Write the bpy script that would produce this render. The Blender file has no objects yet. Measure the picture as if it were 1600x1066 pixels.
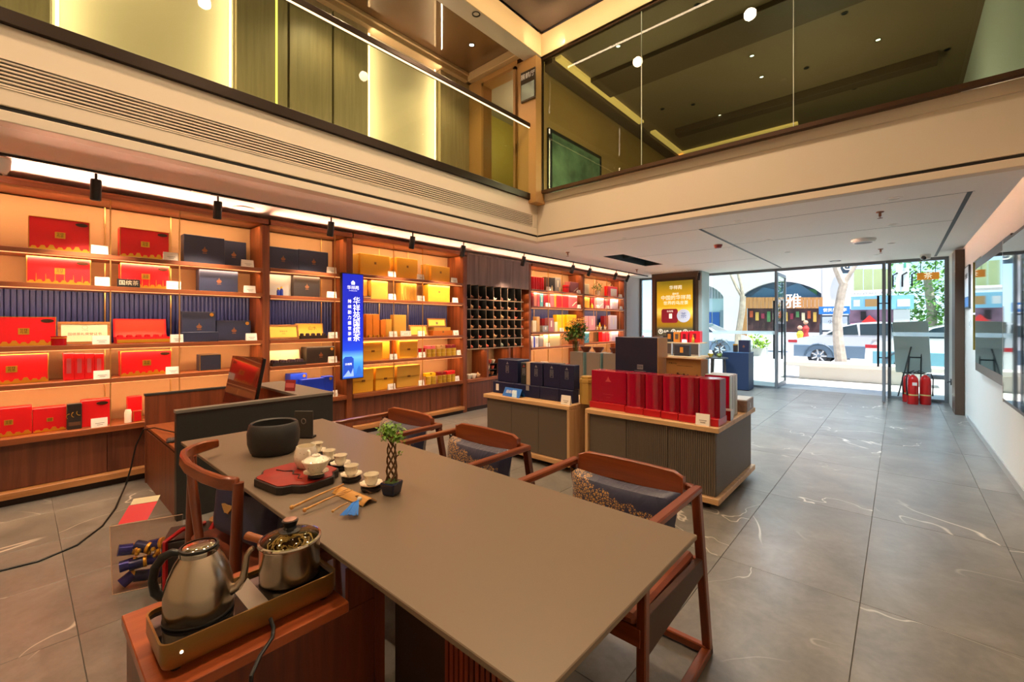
import bpy, bmesh, math, random
from mathutils import Vector, Matrix
from math import pi, sin, cos, radians
random.seed(7)
SC = bpy.context.scene
COL = SC.collection
PI2 = pi/2

# ---------------------------------------------------------------- camera, world, exposure
F, CX, CY, H = 684.0, 800.0, 506.0, 1.38
AZ = math.atan2(605, 684)
FW = Vector((-sin(AZ), cos(AZ), 0)); RT = Vector((cos(AZ), sin(AZ), 0))
cam = bpy.data.cameras.new('camera'); camo = bpy.data.objects.new('camera', cam); COL.objects.link(camo)
cam.sensor_width = 36; cam.lens = 36*F/1600; cam.shift_y = -(533-CY)/1600
cam.clip_start = .05; cam.clip_end = 200
camo.location = (0, 0, H); camo.rotation_euler = (PI2, 0, AZ)
SC.camera = camo
SC.view_settings.view_transform = 'Standard'; SC.view_settings.look = 'None'
SC.view_settings.gamma = 1; SC.view_settings.use_curve_mapping = False
SC.view_settings.exposure = 0.0

W = bpy.data.worlds.new('world'); SC.world = W; W.use_nodes = True
nt = W.node_tree; bg = nt.nodes['Background']
sky = nt.nodes.new('ShaderNodeTexSky'); sky.sky_type = 'HOSEK_WILKIE'
sky.sun_direction = Vector((.25, -.35, .9)).normalized(); sky.turbidity = 3.5
nt.links.new(sky.outputs[0], bg.inputs[0]); bg.inputs[1].default_value = 9.0

def lamp(kind, name, loc, power, color=(1, .78, .5), rot=(0, 0, 0), target=None, **kw):
    d = bpy.data.lights.new(name, kind); d.energy = power; d.color = color
    for k, v in kw.items(): setattr(d, k, v)
    o = bpy.data.objects.new(name, d); COL.objects.link(o); o.location = loc
    if target is not None:
        o.rotation_euler = (Vector(target)-Vector(loc)).to_track_quat('-Z', 'Y').to_euler()
    else:
        o.rotation_euler = rot
    return o

WARM = (1, .70, .40); NEUT = (1, .86, .70); AMB = (1, .60, .31)
lamp('SUN', 'sun', (0, 0, 20), 12.0, (1, .97, .94), target=(-5, 2.5, 2), angle=.02)
# ceiling lamps of the double-height void
for x in (-2.9, -1.4):
    for y in (-.6, 1.5, 3.6):
        lamp('SPOT', 'void_downlight', (x, y, 5.26), 225, (1, .68, .40) if x < -2 else (1, .75, .50), rot=(0, 0, 0), spot_size=radians(130), spot_blend=.6, shadow_soft_size=.07)
# lamps under the low ceilings
for x, y, p in ((-1.3, 5.5, 34), (-.2, 6.1, 30), (-2.8, 5.5, 40), (-3.0, 7.6, 40), (-1.4, 7.6, 34), (-.1, 8.4, 30), (-2.5, 9.3, 30), (-4.2, 6.2, 30),
                (-4.15, .2, 22), (-4.15, 1.8, 22), (-4.15, 3.4, 22)):
    lamp('SPOT', 'ceiling_downlight_lamp', (x, y, 2.535), p*(9.0 if y > 7 else 2.4), (.68, .87, 1) if y > 7 else ((.95, .93, .88) if x > -4 else (1, .68, .42)), spot_size=radians(140), spot_blend=.7, shadow_soft_size=.06)

# ---------------------------------------------------------------- measuring helpers (photo pixel -> point on a known plane)
def _ray(u, v):
    return FW + RT*((u-CX)/F) + Vector((0, 0, (CY-v)/F))
def at_x(u, v, x):
    r = _ray(u, v); t = x/r.x; return Vector((x, t*r.y, H+t*r.z))
def at_y(u, v, y):
    r = _ray(u, v); t = y/r.y; return Vector((t*r.x, y, H+t*r.z))
def at_z(u, v, z):
    r = _ray(u, v); t = (z-H)/r.z; return Vector((t*r.x, t*r.y, z))

# ---------------------------------------------------------------- materials
def S(h):
    h = h.lstrip('#'); o = []
    for i in (0, 2, 4):
        c = int(h[i:i+2], 16)/255
        o.append(c/12.92 if c <= .04045 else ((c+.055)/1.055)**2.4)
    return (*o, 1)
MATS = {}
def mat(name, col, rough=.5, metal=0, emit=0, ecol=None, spec=.5, coat=0, alpha=1, trans=0, var=0, vscale=8, bump=0, bscale=60, ior=1.45):
    if name in MATS: return MATS[name]
    m = bpy.data.materials.new(name); m.use_nodes = True; n = m.node_tree; p = n.nodes['Principled BSDF']
    c = S(col) if isinstance(col, str) else (*col[:3], 1)
    p.inputs['Base Color'].default_value = c; p.inputs['Roughness'].default_value = rough; p.inputs['Metallic'].default_value = metal
    p.inputs['Specular IOR Level'].default_value = spec; p.inputs['Coat Weight'].default_value = coat; p.inputs['IOR'].default_value = ior
    p.inputs['Transmission Weight'].default_value = trans
    if emit:
        p.inputs['Emission Color'].default_value = (S(ecol) if ecol else c); p.inputs['Emission Strength'].default_value = emit
    if var or bump:
        tc = n.nodes.new('ShaderNodeTexCoord'); no = n.nodes.new('ShaderNodeTexNoise'); no.inputs['Scale'].default_value = vscale; no.inputs['Detail'].default_value = 4
        n.links.new(tc.outputs['Object'], no.inputs['Vector'])
        if var:
            r = n.nodes.new('ShaderNodeValToRGB'); n.links.new(no.outputs['Fac'], r.inputs[0])
            r.color_ramp.elements[0].color = tuple(x*(1-var) for x in c[:3])+(1,); r.color_ramp.elements[1].color = tuple(min(1, x*(1+var)) for x in c[:3])+(1,)
            r.color_ramp.elements[0].position = .3; r.color_ramp.elements[1].position = .7
            n.links.new(r.outputs[0], p.inputs['Base Color'])
        if bump:
            n2 = n.nodes.new('ShaderNodeTexNoise'); n2.inputs['Scale'].default_value = bscale; n2.inputs['Detail'].default_value = 3
            n.links.new(tc.outputs['Object'], n2.inputs['Vector'])
            b = n.nodes.new('ShaderNodeBump'); b.inputs['Strength'].default_value = bump; b.inputs['Distance'].default_value = .004
            n.links.new(n2.outputs['Fac'], b.inputs['Height']); n.links.new(b.outputs[0], p.inputs['Normal'])
    MATS[name] = m; return m

def wood(name, c1, c2, axis=2, rough=.45, scale=1.0, coat=0.0):
    """grain stretched along a local axis"""
    if name in MATS: return MATS[name]
    m = bpy.data.materials.new(name); m.use_nodes = True; n = m.node_tree; p = n.nodes['Principled BSDF']
    tc = n.nodes.new('ShaderNodeTexCoord'); mp = n.nodes.new('ShaderNodeMapping'); no = n.nodes.new('ShaderNodeTexNoise')
    sc = [22*scale]*3; sc[axis] = 1.1*scale; mp.inputs['Scale'].default_value = sc
    oi = n.nodes.new('ShaderNodeObjectInfo'); ad = n.nodes.new('ShaderNodeVectorMath'); ad.operation = 'ADD'
    cm = n.nodes.new('ShaderNodeMath'); cm.operation = 'MULTIPLY'; cm.inputs[1].default_value = 13.0
    n.links.new(oi.outputs['Random'], cm.inputs[0]); n.links.new(tc.outputs['Object'], ad.inputs[0]); n.links.new(cm.outputs[0], ad.inputs[1])
    n.links.new(ad.outputs[0], mp.inputs[0]); n.links.new(mp.outputs[0], no.inputs['Vector'])
    no.inputs['Scale'].default_value = 1; no.inputs['Detail'].default_value = 6; no.inputs['Roughness'].default_value = .6; no.inputs['Distortion'].default_value = .6
    r = n.nodes.new('ShaderNodeValToRGB'); r.color_ramp.elements[0].color = S(c1); r.color_ramp.elements[1].color = S(c2)
    r.color_ramp.elements[0].position = .32; r.color_ramp.elements[1].position = .68
    n.links.new(no.outputs['Fac'], r.inputs[0]); n.links.new(r.outputs[0], p.inputs['Base Color'])
    p.inputs['Roughness'].default_value = rough; p.inputs['Coat Weight'].default_value = coat; p.inputs['Coat Roughness'].default_value = .15
    b = n.nodes.new('ShaderNodeBump'); b.inputs['Strength'].default_value = .12; b.inputs['Distance'].default_value = .002
    n.links.new(no.outputs['Fac'], b.inputs['Height']); n.links.new(b.outputs[0], p.inputs['Normal'])
    MATS[name] = m; return m

def glass(name, tint='#ffffff', refl=.08, rough=0.0):
    """thin pane: clear where seen straight on, mirror-like at a grazing angle"""
    if name in MATS: return MATS[name]
    m = bpy.data.materials.new(name); m.use_nodes = True; n = m.node_tree; n.nodes.clear()
    out = n.nodes.new('ShaderNodeOutputMaterial'); t = n.nodes.new('ShaderNodeBsdfTransparent'); g = n.nodes.new('ShaderNodeBsdfGlossy')
    mx = n.nodes.new('ShaderNodeMixShader'); lw = n.nodes.new('ShaderNodeFresnel'); lw.inputs['IOR'].default_value = 1.0+refl*5
    t.inputs[0].default_value = S(tint); g.inputs['Roughness'].default_value = rough
    ge = n.nodes.new('ShaderNodeNewGeometry'); iv = n.nodes.new('ShaderNodeMath'); iv.operation = 'SUBTRACT'; iv.inputs[0].default_value = 1; n.links.new(ge.outputs['Backfacing'], iv.inputs[1])
    fm = n.nodes.new('ShaderNodeMath'); fm.operation = 'MULTIPLY'; n.links.new(lw.outputs[0], fm.inputs[0]); n.links.new(iv.outputs[0], fm.inputs[1])   # inner faces of the pane only let light through
    n.links.new(fm.outputs[0], mx.inputs[0]); n.links.new(t.outputs[0], mx.inputs[1]); n.links.new(g.outputs[0], mx.inputs[2]); n.links.new(mx.outputs[0], out.inputs[0])
    MATS[name] = m; return m

def stone():
    if 'floor_stone' in MATS: return MATS['floor_stone']
    m = bpy.data.materials.new('floor_stone'); m.use_nodes = True; n = m.node_tree; p = n.nodes['Principled BSDF']; L = n.links.new
    g = n.nodes.new('ShaderNodeNewGeometry'); oi = n.nodes.new('ShaderNodeObjectInfo')
    mul = n.nodes.new('ShaderNodeMath'); mul.operation = 'MULTIPLY'; mul.inputs[1].default_value = 37; L(oi.outputs['Random'], mul.inputs[0])
    ad = n.nodes.new('ShaderNodeVectorMath'); ad.operation = 'ADD'; L(g.outputs['Position'], ad.inputs[0]); L(mul.outputs[0], ad.inputs[1])
    def noise(sc, det, dist=0, rough=.55):
        x = n.nodes.new('ShaderNodeTexNoise'); x.inputs['Scale'].default_value = sc; x.inputs['Detail'].default_value = det
        x.inputs['Distortion'].default_value = dist; x.inputs['Roughness'].default_value = rough; L(ad.outputs[0], x.inputs['Vector']); return x
    n1 = noise(2.2, 8, .6, .65); n2 = noise(26, 5, 0, .6)
    r = n.nodes.new('ShaderNodeValToRGB'); L(n1.outputs['Fac'], r.inputs[0])
    r.color_ramp.elements[0].color = S('#625f5a'); r.color_ramp.elements[1].color = S('#86827c'); r.color_ramp.elements[0].position = .3; r.color_ramp.elements[1].position = .72
    r2 = n.nodes.new('ShaderNodeValToRGB'); L(n2.outputs['Fac'], r2.inputs[0])
    r2.color_ramp.elements[0].color = (.88, .88, .88, 1); r2.color_ramp.elements[1].color = (1.08, 1.08, 1.08, 1); r2.color_ramp.elements[0].position = .3; r2.color_ramp.elements[1].position = .7
    mx = n.nodes.new('ShaderNodeMix'); mx.data_type = 'RGBA'; mx.blend_type = 'MULTIPLY'; mx.inputs[0].default_value = 1
    L(r.outputs[0], mx.inputs[6]); L(r2.outputs[0], mx.inputs[7])
    # veins: thin bands where a warped noise crosses its middle value, gated by a broad noise
    n3 = noise(.6, 4, .8, .5); n4 = noise(.8, 2)
    s = n.nodes.new('ShaderNodeMath'); s.operation = 'SUBTRACT'; s.inputs[1].default_value = .5; L(n3.outputs['Fac'], s.inputs[0])
    ab = n.nodes.new('ShaderNodeMath'); ab.operation = 'ABSOLUTE'; L(s.outputs[0], ab.inputs[0])
    mr = n.nodes.new('ShaderNodeMapRange'); mr.inputs['From Min'].default_value = .0006; mr.inputs['From Max'].default_value = .0034; mr.inputs['To Min'].default_value = 1; mr.inputs['To Max'].default_value = 0
    L(ab.outputs[0], mr.inputs['Value'])
    ga = n.nodes.new('ShaderNodeMapRange'); ga.inputs['From Min'].default_value = .47; ga.inputs['From Max'].default_value = .58; L(n4.outputs['Fac'], ga.inputs['Value'])
    vm = n.nodes.new('ShaderNodeMath'); vm.operation = 'MULTIPLY'; L(mr.outputs[0], vm.inputs[0]); L(ga.outputs[0], vm.inputs[1])
    mv = n.nodes.new('ShaderNodeMix'); mv.data_type = 'RGBA'; L(vm.outputs[0], mv.inputs[0]); L(mx.outputs[2], mv.inputs[6]); mv.inputs[7].default_value = S('#cfc8bd')
    L(mv.outputs[2], p.inputs['Base Color'])
    rr = n.nodes.new('ShaderNodeMapRange'); L(n2.outputs['Fac'], rr.inputs['Value']); rr.inputs['To Min'].default_value = .26; rr.inputs['To Max'].default_value = .36
    L(rr.outputs[0], p.inputs['Roughness'])
    b = n.nodes.new('ShaderNodeBump'); b.inputs['Strength'].default_value = .05; b.inputs['Distance'].default_value = .0015; L(n2.outputs['Fac'], b.inputs['Height']); L(b.outputs[0], p.inputs['Normal'])
    MATS['floor_stone'] = m; return m

# ---------------------------------------------------------------- mesh building
class MB:
    def __init__(s): s.v = []; s.f = []; s.m = []
    def add(s, vs, fs, m=0):
        k = len(s.v); s.v += [tuple(v) for v in vs]; s.f += [tuple(i+k for i in f) for f in fs]; s.m += [m]*len(fs); return s
    def box(s, x0, x1, y0, y1, z0, z1, m=0, M=None):
        vs = [Vector(p) for p in ((x0, y0, z0), (x1, y0, z0), (x1, y1, z0), (x0, y1, z0), (x0, y0, z1), (x1, y0, z1), (x1, y1, z1), (x0, y1, z1))]
        if M is not None: vs = [M @ v for v in vs]
        return s.add(vs, [(0, 3, 2, 1), (4, 5, 6, 7), (0, 1, 5, 4), (1, 2, 6, 5), (2, 3, 7, 6), (3, 0, 4, 7)], m)
    def bar(s, a, b, w, h, m=0, up=(0, 0, 1)):
        """square bar from a to b, w across, h along up"""
        a, b = Vector(a), Vector(b); d = (b-a).normalized(); sd = d.cross(Vector(up)).normalized()*(w/2); u = sd.cross(d).normalized()*(h/2)
        vs = [a-sd-u, a+sd-u, a+sd+u, a-sd+u, b-sd-u, b+sd-u, b+sd+u, b-sd+u]
        return s.add(vs, [(0, 1, 2, 3), (7, 6, 5, 4), (0, 4, 5, 1), (1, 5, 6, 2), (2, 6, 7, 3), (3, 7, 4, 0)], m)
    def prism(s, poly, a0, a1, m=0, axis='z'):
        """polygon extruded along an axis: z -> (x,y); y -> (x,z); x -> (y,z)"""
        n = len(poly)
        def P(p, a): return (p[0], p[1], a) if axis == 'z' else ((p[0], a, p[1]) if axis == 'y' else (a, p[0], p[1]))
        vs = [P(p, a0) for p in poly]+[P(p, a1) for p in poly]
        fs = [tuple(range(n-1, -1, -1)), tuple(range(n, 2*n))]+[(i, (i+1) % n, (i+1) % n+n, i+n) for i in range(n)]
        if axis == 'y': fs = [tuple(reversed(f)) for f in fs]
        return s.add(vs, fs, m)
    def lathe(s, prof, n=24, m=0, c=(0, 0, 0), M=None, wob=None):
        vs = []; fs = []; k = len(prof)
        for i in range(n):
            a = 2*pi*i/n
            for r, z in prof:
                q = r*(wob(a, z) if wob else 1)
                vs.append(Vector((q*cos(a), q*sin(a), z)))
        for i in range(n):
            j = (i+1) % n
            for t in range(k-1): fs.append((i*k+t, j*k+t, j*k+t+1, i*k+t+1))
        vs = [((M @ v) if M is not None else v)+Vector(c) for v in vs]
        return s.add(vs, fs, m)
    def tube(s, pts, r, n=8, m=0, caps=True):
        pts = [Vector(p) for p in pts]; k = len(pts); rs = r if isinstance(r, (list, tuple)) else [r]*k
        vs = []; fs = []; ref = None
        for i, p in enumerate(pts):
            d = (pts[min(i+1, k-1)]-pts[max(i-1, 0)]).normalized()
            if ref is None:
                ref = d.orthogonal().normalized()
            ref = (ref-d*ref.dot(d)).normalized(); b = d.cross(ref)
            for j in range(n):
                a = 2*pi*j/n; vs.append(p+(ref*cos(a)+b*sin(a))*rs[i])
        for i in range(k-1):
            for j in range(n):
                q = (j+1) % n; fs.append((i*n+j, i*n+q, (i+1)*n+q, (i+1)*n+j))
        if caps: fs += [tuple(range(n-1, -1, -1)), tuple((k-1)*n+j for j in range(n))]
        return s.add(vs, fs, m)
    def ball(s, c, r, n=10, m=0, sz=1.0):
        k = max(4, n//2); prof = [(r*sin(pi*i/k)+1e-5, -r*sz*cos(pi*i/k)) for i in range(k+1)]
        return s.lathe(prof, n, m, c)
    def build(s, name, mats, parent=None, smooth=False, bevel=0, world=False, seg=1):
        me = bpy.data.meshes.new(name); me.from_pydata(s.v, [], s.f); me.update()
        if not isinstance(mats, (list, tuple)): mats = [mats]
        for x in mats: me.materials.append(x)
        if len(mats) > 1: me.polygons.foreach_set('material_index', s.m)
        if smooth:
            me.shade_smooth()
            me.set_sharp_from_angle(angle=radians(38))
        o = bpy.data.objects.new(name, me); COL.objects.link(o)
        if bevel:
            b = o.modifiers.new('bevel', 'BEVEL'); b.width = bevel; b.segments = seg; b.limit_method = 'ANGLE'; b.angle_limit = radians(50)
        if parent is not None:
            o.parent = parent
            if world: o.matrix_parent_inverse = mw(parent).inverted()
        return o

def mw(o):
    m = Matrix.LocRotScale(o.location, o.rotation_euler.to_quaternion(), o.scale)
    return m if o.parent is None else mw(o.parent) @ o.matrix_parent_inverse @ m

def tag(o, label=None, cat=None, group=None, kind=None):
    if label: o['label'] = label
    if cat: o['category'] = cat
    if group: o['group'] = group
    if kind: o['kind'] = kind
    return o
def thing(name, label, cat, loc=(0, 0, 0), rz=0, group=None):
    o = bpy.data.objects.new(name, None); COL.objects.link(o); o.location = loc; o.rotation_euler = (0, 0, rz); o.empty_display_size = .05
    return tag(o, label, cat, group)
def bx(name, m, x0, x1, y0, y1, z0, z1, parent=None, bevel=0, world=False):
    return MB().box(min(x0, x1), max(x0, x1), min(y0, y1), max(y0, y1), min(z0, z1), max(z0, z1)).build(name, m, parent, bevel=bevel, world=world)
def st(o): o['kind'] = 'structure'; return o
def copy_tree(o, parent=None, loc=None, rz=None, label=None, group=None):
    c = o.copy(); COL.objects.link(c)
    if parent is not None: c.parent = parent
    if loc is not None: c.location = loc
    if rz is not None: c.rotation_euler = (0, 0, rz)
    if label: c['label'] = label
    if group: c['group'] = group
    for ch in list(o.children): copy_tree(ch, c)
    return c
_TX = {}
def text(s, size, m, parent, loc, rot=(PI2, 0, 0), name='lettering', res=2, sx=1.0, align='CENTER', line=1.0):
    key = (s, res, align, line)
    if key not in _TX:
        c = bpy.data.curves.new('t', 'FONT'); c.body = s; c.align_x = align; c.align_y = 'CENTER'; c.resolution_u = res; c.extrude = .004; c.space_line = line
        o = bpy.data.objects.new('t', c); COL.objects.link(o); bpy.context.view_layer.update()
        me = bpy.data.meshes.new_from_object(o.evaluated_get(bpy.context.evaluated_depsgraph_get()))
        bpy.data.objects.remove(o); _TX[key] = me
    me = _TX[key].copy(); me.materials.clear(); me.materials.append(m)
    o = bpy.data.objects.new(name, me); COL.objects.link(o); o.location = loc; o.rotation_euler = rot; o.scale = (size*sx, size, size)
    if parent is not None: o.parent = parent
    return o
# ================================================================ SETTING
XL, XR, YB, YF, ZC = -5.50, .74, -2.6, 10.7, 2.55      # room limits
XF, YG = -3.85, 4.9                                     # edges of the void
m_paint = mat('paint_warm_white', '#cdc0ac', .75, bump=.04, bscale=200)
m_ceil = mat('ceiling_white', '#e9e4dc', .8)
m_wallR = mat('wall_white', '#d3d4ce', .6)
m_dark = mat('dark_line', '#17130f', .6)
m_bronze = mat('bronze_trim', '#4a3220', .4, .4)
m_brownm = mat('dark_bronze_metal', '#32261d', .38, .6)
m_steel = mat('grey_steel', '#7b8084', .4, .25)
m_gold = wood('gold_panel', '#948769', '#a6997a', 2, .38)
m_goldlite = mat('gold_wallpaper', '#c0b49c', .5)
m_concrete = mat('slab_grey', '#8d8880', .8)
walnut = wood('walnut_upright', '#5f2d16', '#8d4a26', 2, .4)
walnutY = wood('walnut_along', '#6d3519', '#9a542b', 1, .4)
walnutX = wood('walnut_across', '#5f2d16', '#8d4a26', 0, .4)
walnut_d = wood('walnut_doors', '#4d2516', '#754028', 2, .45, .7)

# floor: a bed with stone tiles on it
flo = st(bx('floor', mat('grout', '#6b665f', .8), XL, XR+.02, YB, YF+.25, -.12, -.006))
ms = stone()
g = .0012; tw, tl = .645, 1.29
xj = [-.145+tw*k for k in range(-9, 3)]; yj = [2.76+tl*k for k in range(-5, 8)]
for i in range(len(xj)-1):
    for j in range(len(yj)-1):
        x0, x1 = max(xj[i], XL), min(xj[i+1], XR); y0, y1 = max(yj[j], YB), min(yj[j+1], YF+.25)
        if x1-x0 < .02 or y1-y0 < .02: continue
        bx('tile', ms, x0+g, x1-g, y0+g, y1-g, -.006, 0, flo, bevel=.0012)

st(bx('wall_left', mat('fabric_wall', '#b58f62', .8), XL-.1, XL, YB, YF, 0, 5.6))
st(MB().box(XR, XR+.25, YB, 7.72, 0, 5.6).box(XR, XR+.25, 8.50, YF+.25, 0, 5.6).box(XR, XR+.25, 7.72, 8.50, 0, .88).box(XR, XR+.25, 7.72, 8.50, 2.20, 5.6).build('wall_right', m_wallR))
nb = st(MB().box(XR+.19, XR+.20, 7.72, 8.5, .88, 2.2).box(XR+.002, XR+.19, 8.49, 8.499, .88, 2.2).box(XR+.002, XR+.19, 7.721, 7.73, .88, 2.2).build('wall_niche', mat('niche_olive', '#8a7a2c', .5)))
bx('shelf', m_wallR, XR, XR+.19, 7.73, 8.49, 1.50, 1.525, nb); bx('base', m_wallR, XR, XR+.19, 7.73, 8.49, .88, 1.03, nb)
st(bx('wall_back', m_paint, XL, XR, YB-.1, YB, 0, 5.6))
st(bx('baseboard_right', mat('baseboard_grey', '#9b9d9a', .5), XR-.012, XR, YB, 9.0, 0, .07))

# low ceilings, with the slab above
cl = MB()
for (x0, x1, y0, y1) in ((XL, XF-.10, YB, YF), (XF-.10, XR, YG+.10, 6.757), (XF-.10, -3.866, 6.757, 8.45), (-3.48, XR, 6.757, 8.45), (XF-.10, XR, 8.45, YF)):
    cl.box(x0, x1, y0, y1, ZC, ZC+.06)
ceil = st(cl.build('ceiling', m_ceil)); ceil['kind'] = 'structure'
sl = MB(); sl.box(XL, XF-.1, YB, YF, 2.9, 3.05); sl.box(XF-.1, XR, YG+.1, YF, 2.9, 3.05)
st(sl.build('ceiling_slab', m_concrete))
# shadow joints in the low ceiling, dark recessed strips
for (x0, x1, y0, y1) in ((-1.85, .50, 5.585, 5.592), (-3.7, -1.86, 5.592, 5.598), (-1.85, .46, 6.995, 7.002), (-3.44, -1.86, 7.2, 7.205), (-3.4, -1.9, 8.75, 8.756)):
    st(bx('trim_1', mat('joint_grey', '#77736d', .7), x0, x1, y0, y1, ZC-.0015, ZC+.01))
for x in (.47, -1.845):
    st(bx('trim_2', mat('groove_black', '#1c1b1a', .5), x-.017, x+.017, 5.59, 10.55, ZC-.003, ZC+.01))

# void edge, left: fascia with grille and shadow groove
fl = MB(); fl.box(XF-.1, XF, YB, YG+.1, 2.635, 2.735); fl.box(XF-.1, XF, YB, YG+.1, 2.905, 3.10); fl.box(XF-.1, XF, 4.79, YG+.1, 2.735, 2.905)
fl.box(XF-.1, XF+.012, YB, YG-.012, 2.54, 2.605)
st(fl.build('wall_fascia_left', m_paint, bevel=.004))
st(bx('trim_3', m_dark, XF-.09, XF-.012, YB, YG, 2.605, 2.635))
gr = thing('air_grille', 'long white linear air grille with dark slots in the left fascia', 'vent', (XF, 1.0, 2.82))
bx('backing', m_dark, -.09, -.06, YB-1, 3.79, -.085, .085, gr)
bx('frame', m_paint, -.05, .004, YB-1, 3.79, -.088, -.08, gr); bx('frame', m_paint, -.05, .004, YB-1, 3.79, .08, .088, gr)
for k in range(7):
    z = -.068+k*.0227
    MB().bar((-.012, YB-1, z), (-.012, 3.79, z), .022, .010).build('slat', m_paint, gr)
# void edge, street side
fr = MB(); fr.box(XF-.1, XR, YG, YG+.1, 2.635, 3.10); fr.box(XF-.1, XR, YG-.014, YG+.1, 2.54, 2.605); fr.box(XF-.1, XR, YG-.012, YG+.1, 3.09, 3.19)
st(fr.build('wall_fascia_front', m_paint, bevel=.004))
st(bx('trim_4', m_dark, XF, XR, YG+.01, YG+.09, 2.605, 2.635))

# upper storey, left: gallery behind a glass balustrade
m_gl = glass('clear_glass', '#f0f6e6', .07)
m_glg = glass('green_tinted_glass', '#d2ded0', .075)
m_led = mat('led_white', '#ffe2b0', .5, emit=2.6, ecol='#ffd9a0')
rl = thing('glass_balustrade', 'glass balustrade with dark bronze rails along the left gallery', 'railing', (XF, 0, 3.1))
bx('bottom_rail', m_brownm, -.03, .03, YB, 4.80, 0, .085, rl, .004)
bx('handrail', m_brownm, -.03, .03, YB, 4.80, 1.0, 1.055, rl, .004)
bx('led_strip', m_led, .008, .02, YB, 4.72, .988, .999, rl)
bx('led_strip', m_led, .008, .02, 4.715, 4.727, .09, .99, rl)
bx('end_post', m_brownm, -.03, .03, 4.735, 4.80, .085, 1.0, rl, .004)
for a, b in ((YB, -.40), (-.39, 1.412), (1.424, 4.735)):
    bx('pane', m_gl, -.006, .006, a, b, .085, 1.0, rl)
bx('glowing_edge', mat('glass_edge', '#d8e060', .2, emit=1.2, ecol='#d8d860'), -.006, .007, 1.412, 1.424, .085, 1.0, rl)  # bright pane edge, no lamp: the light it catches is put in as glow
# gallery back wall: tall gold panels, two lit bays
XW = -5.05
gw = st(bx('wall_gallery', m_goldlite, XL, XW-.09, YB, 4.7, 3.05, 5.6))
edges = [(YB, .18, 0), (.18, 1.475, 1), (1.475, 1.98, 0), (1.995, 2.485, 0), (2.5, 2.955, 0), (2.97, 4.10, 1), (4.12, 4.70, 0)]
for a, b, lit in edges:
    x = XW-.07 if lit else XW
    bx('panel', m_goldlite if lit else m_gold, XW-.085, x, a+.004, b-.004, 3.06, 5.12, gw, .003)
for y in (.215, 1.44, 3.0, 4.07):
    s = 1 if y in (.215, 3.0) else -1
    bx('led_strip', m_led, XW-.068, XW-.058, y-.012, y+.012, 3.06, 5.12, gw)
    lamp('AREA', 'panel_edge_lamp', (XW+.06, y-s*.03, 4.1), 10, (1, .76, .50), target=(XW-.09, y+s*.55, 4.1), shape='RECTANGLE', size=.03, size_y=2.0)
st(bx('ceiling_gallery', mat('gloss_brown_ceiling', '#6d5136', .06, 0, spec=.9, coat=.6), XL, XF-.09, YB, 4.7, 5.24, 5.3))
co = MB(); co.box(XW-.08, XW+.07, YB, 4.70, 5.12, 5.24); co.box(XW, XF-.09, 4.60, 4.70, 5.12, 5.24); co.box(XW, XW+.10, YB, 4.7, 5.19, 5.24)
st(co.build('trim_5', mat('cornice_beige', '#b59a72', .5), bevel=.006))
st(bx('trim_6', mat('gallery_beam', '#b7aca0', .35), XF-.09, XF+.15, YB, 4.79, 5.06, 5.3))
for y in (.6, 2.4, 4.0):
    lamp('SPOT', 'gallery_downlight_lamp', (-4.45, y, 5.2), 60, WARM, spot_size=radians(120), spot_blend=.6, shadow_soft_size=.08)
# end wall of the gallery with a doorway
m_tan = mat('tan_panel', '#a9804c', .45)
ew = MB(); ew.box(XL, -4.74, 4.70, 4.84, 3.05, 5.24); ew.box(-4.06, XF+.13, 4.70, 4.90, 3.05, 5.06); ew.box(-4.74, -4.06, 4.70, 4.84, 5.02, 5.24)
st(ew.build('wall_gallery_end', m_tan))
dr = st(MB().box(-4.74, -4.70, 4.66, 4.84, 3.05, 5.02).box(-4.10, -4.06, 4.66, 4.84, 3.05, 5.02).box(-4.74, -4.06, 4.66, 4.84, 4.98, 5.02).build('door_1', mat('door_frame_tan', '#8a6437', .4)))
st(bx('wall_gallery_room', mat('dark_room', '#8b7a3c', .6), -5.45, -3.9, 6.6, 6.7, 3.05, 5.24))
st(bx('wall_gallery_room_side', MATS['dark_room'], -5.5, -5.45, 4.84, 6.7, 3.05, 5.24))
st(bx('ceiling_gallery_room', mat('dark_room_ceiling', '#85796c', .6), -5.5, -3.72, 4.84, 6.7, 5.1, 5.2))
sg = thing('room_sign', 'small dark room sign with white characters and picture on tan post', 'sign', (-3.845, 4.695, 4.68))
bx('plate', mat('sign_bronze', '#463a2c', .3, .6), -.13, .13, -.02, 0, -.21, .21, sg, .004)
bx('picture', mat('sign_silver', '#9fb0ae', .15, .8), -.115, .115, -.024, -.019, -.19, .03, sg)
text('展鹤厅', .085, mat('white_print', '#f2efe8', .5), sg, (0, -.022, .13))

lamp('POINT', 'gallery_room_lamp', (-4.6, 5.7, 4.6), 30, (1, .85, .45), shadow_soft_size=.1)
# void ceiling: cream cove face all round, dark panels above
st(MB().box(XF+.15, XF+.16, YB, 4.79, 5.06, 5.36).box(XF+.15, XR, 4.78, 4.79, 5.06, 5.36).build('wall_cove', mat('cove_cream', '#d9bd8c', .6)))
vc = st(bx('ceiling_void', m_dark, XF+.15, XR, YB, 4.79, 5.40, 5.46))
m_vp = mat('brown_ceiling_panel', '#50433a', .25, .1)
for (x0, x1, y0, y1) in ((XF+.17, -2.55, YB, 4.77), (-2.54, -1.2, YB, 4.77), (-1.19, XR, YB, 4.77)):
    for (a, b) in ((YB, 1.3), (1.305, 3.9), (3.905, y1)):
        bx('panel', m_vp, x0+.002, x1-.002, a, b, 5.385, 5.40, vc)
for y in (.2, 2.2, 4.0):
    lamp('AREA', 'cove_lamp', (XF+.55, y, 5.1), 5.5, (1, .74, .50), target=(XF+.15, y, 5.25), shape='RECTANGLE', size=1.8, size_y=.04)
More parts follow.
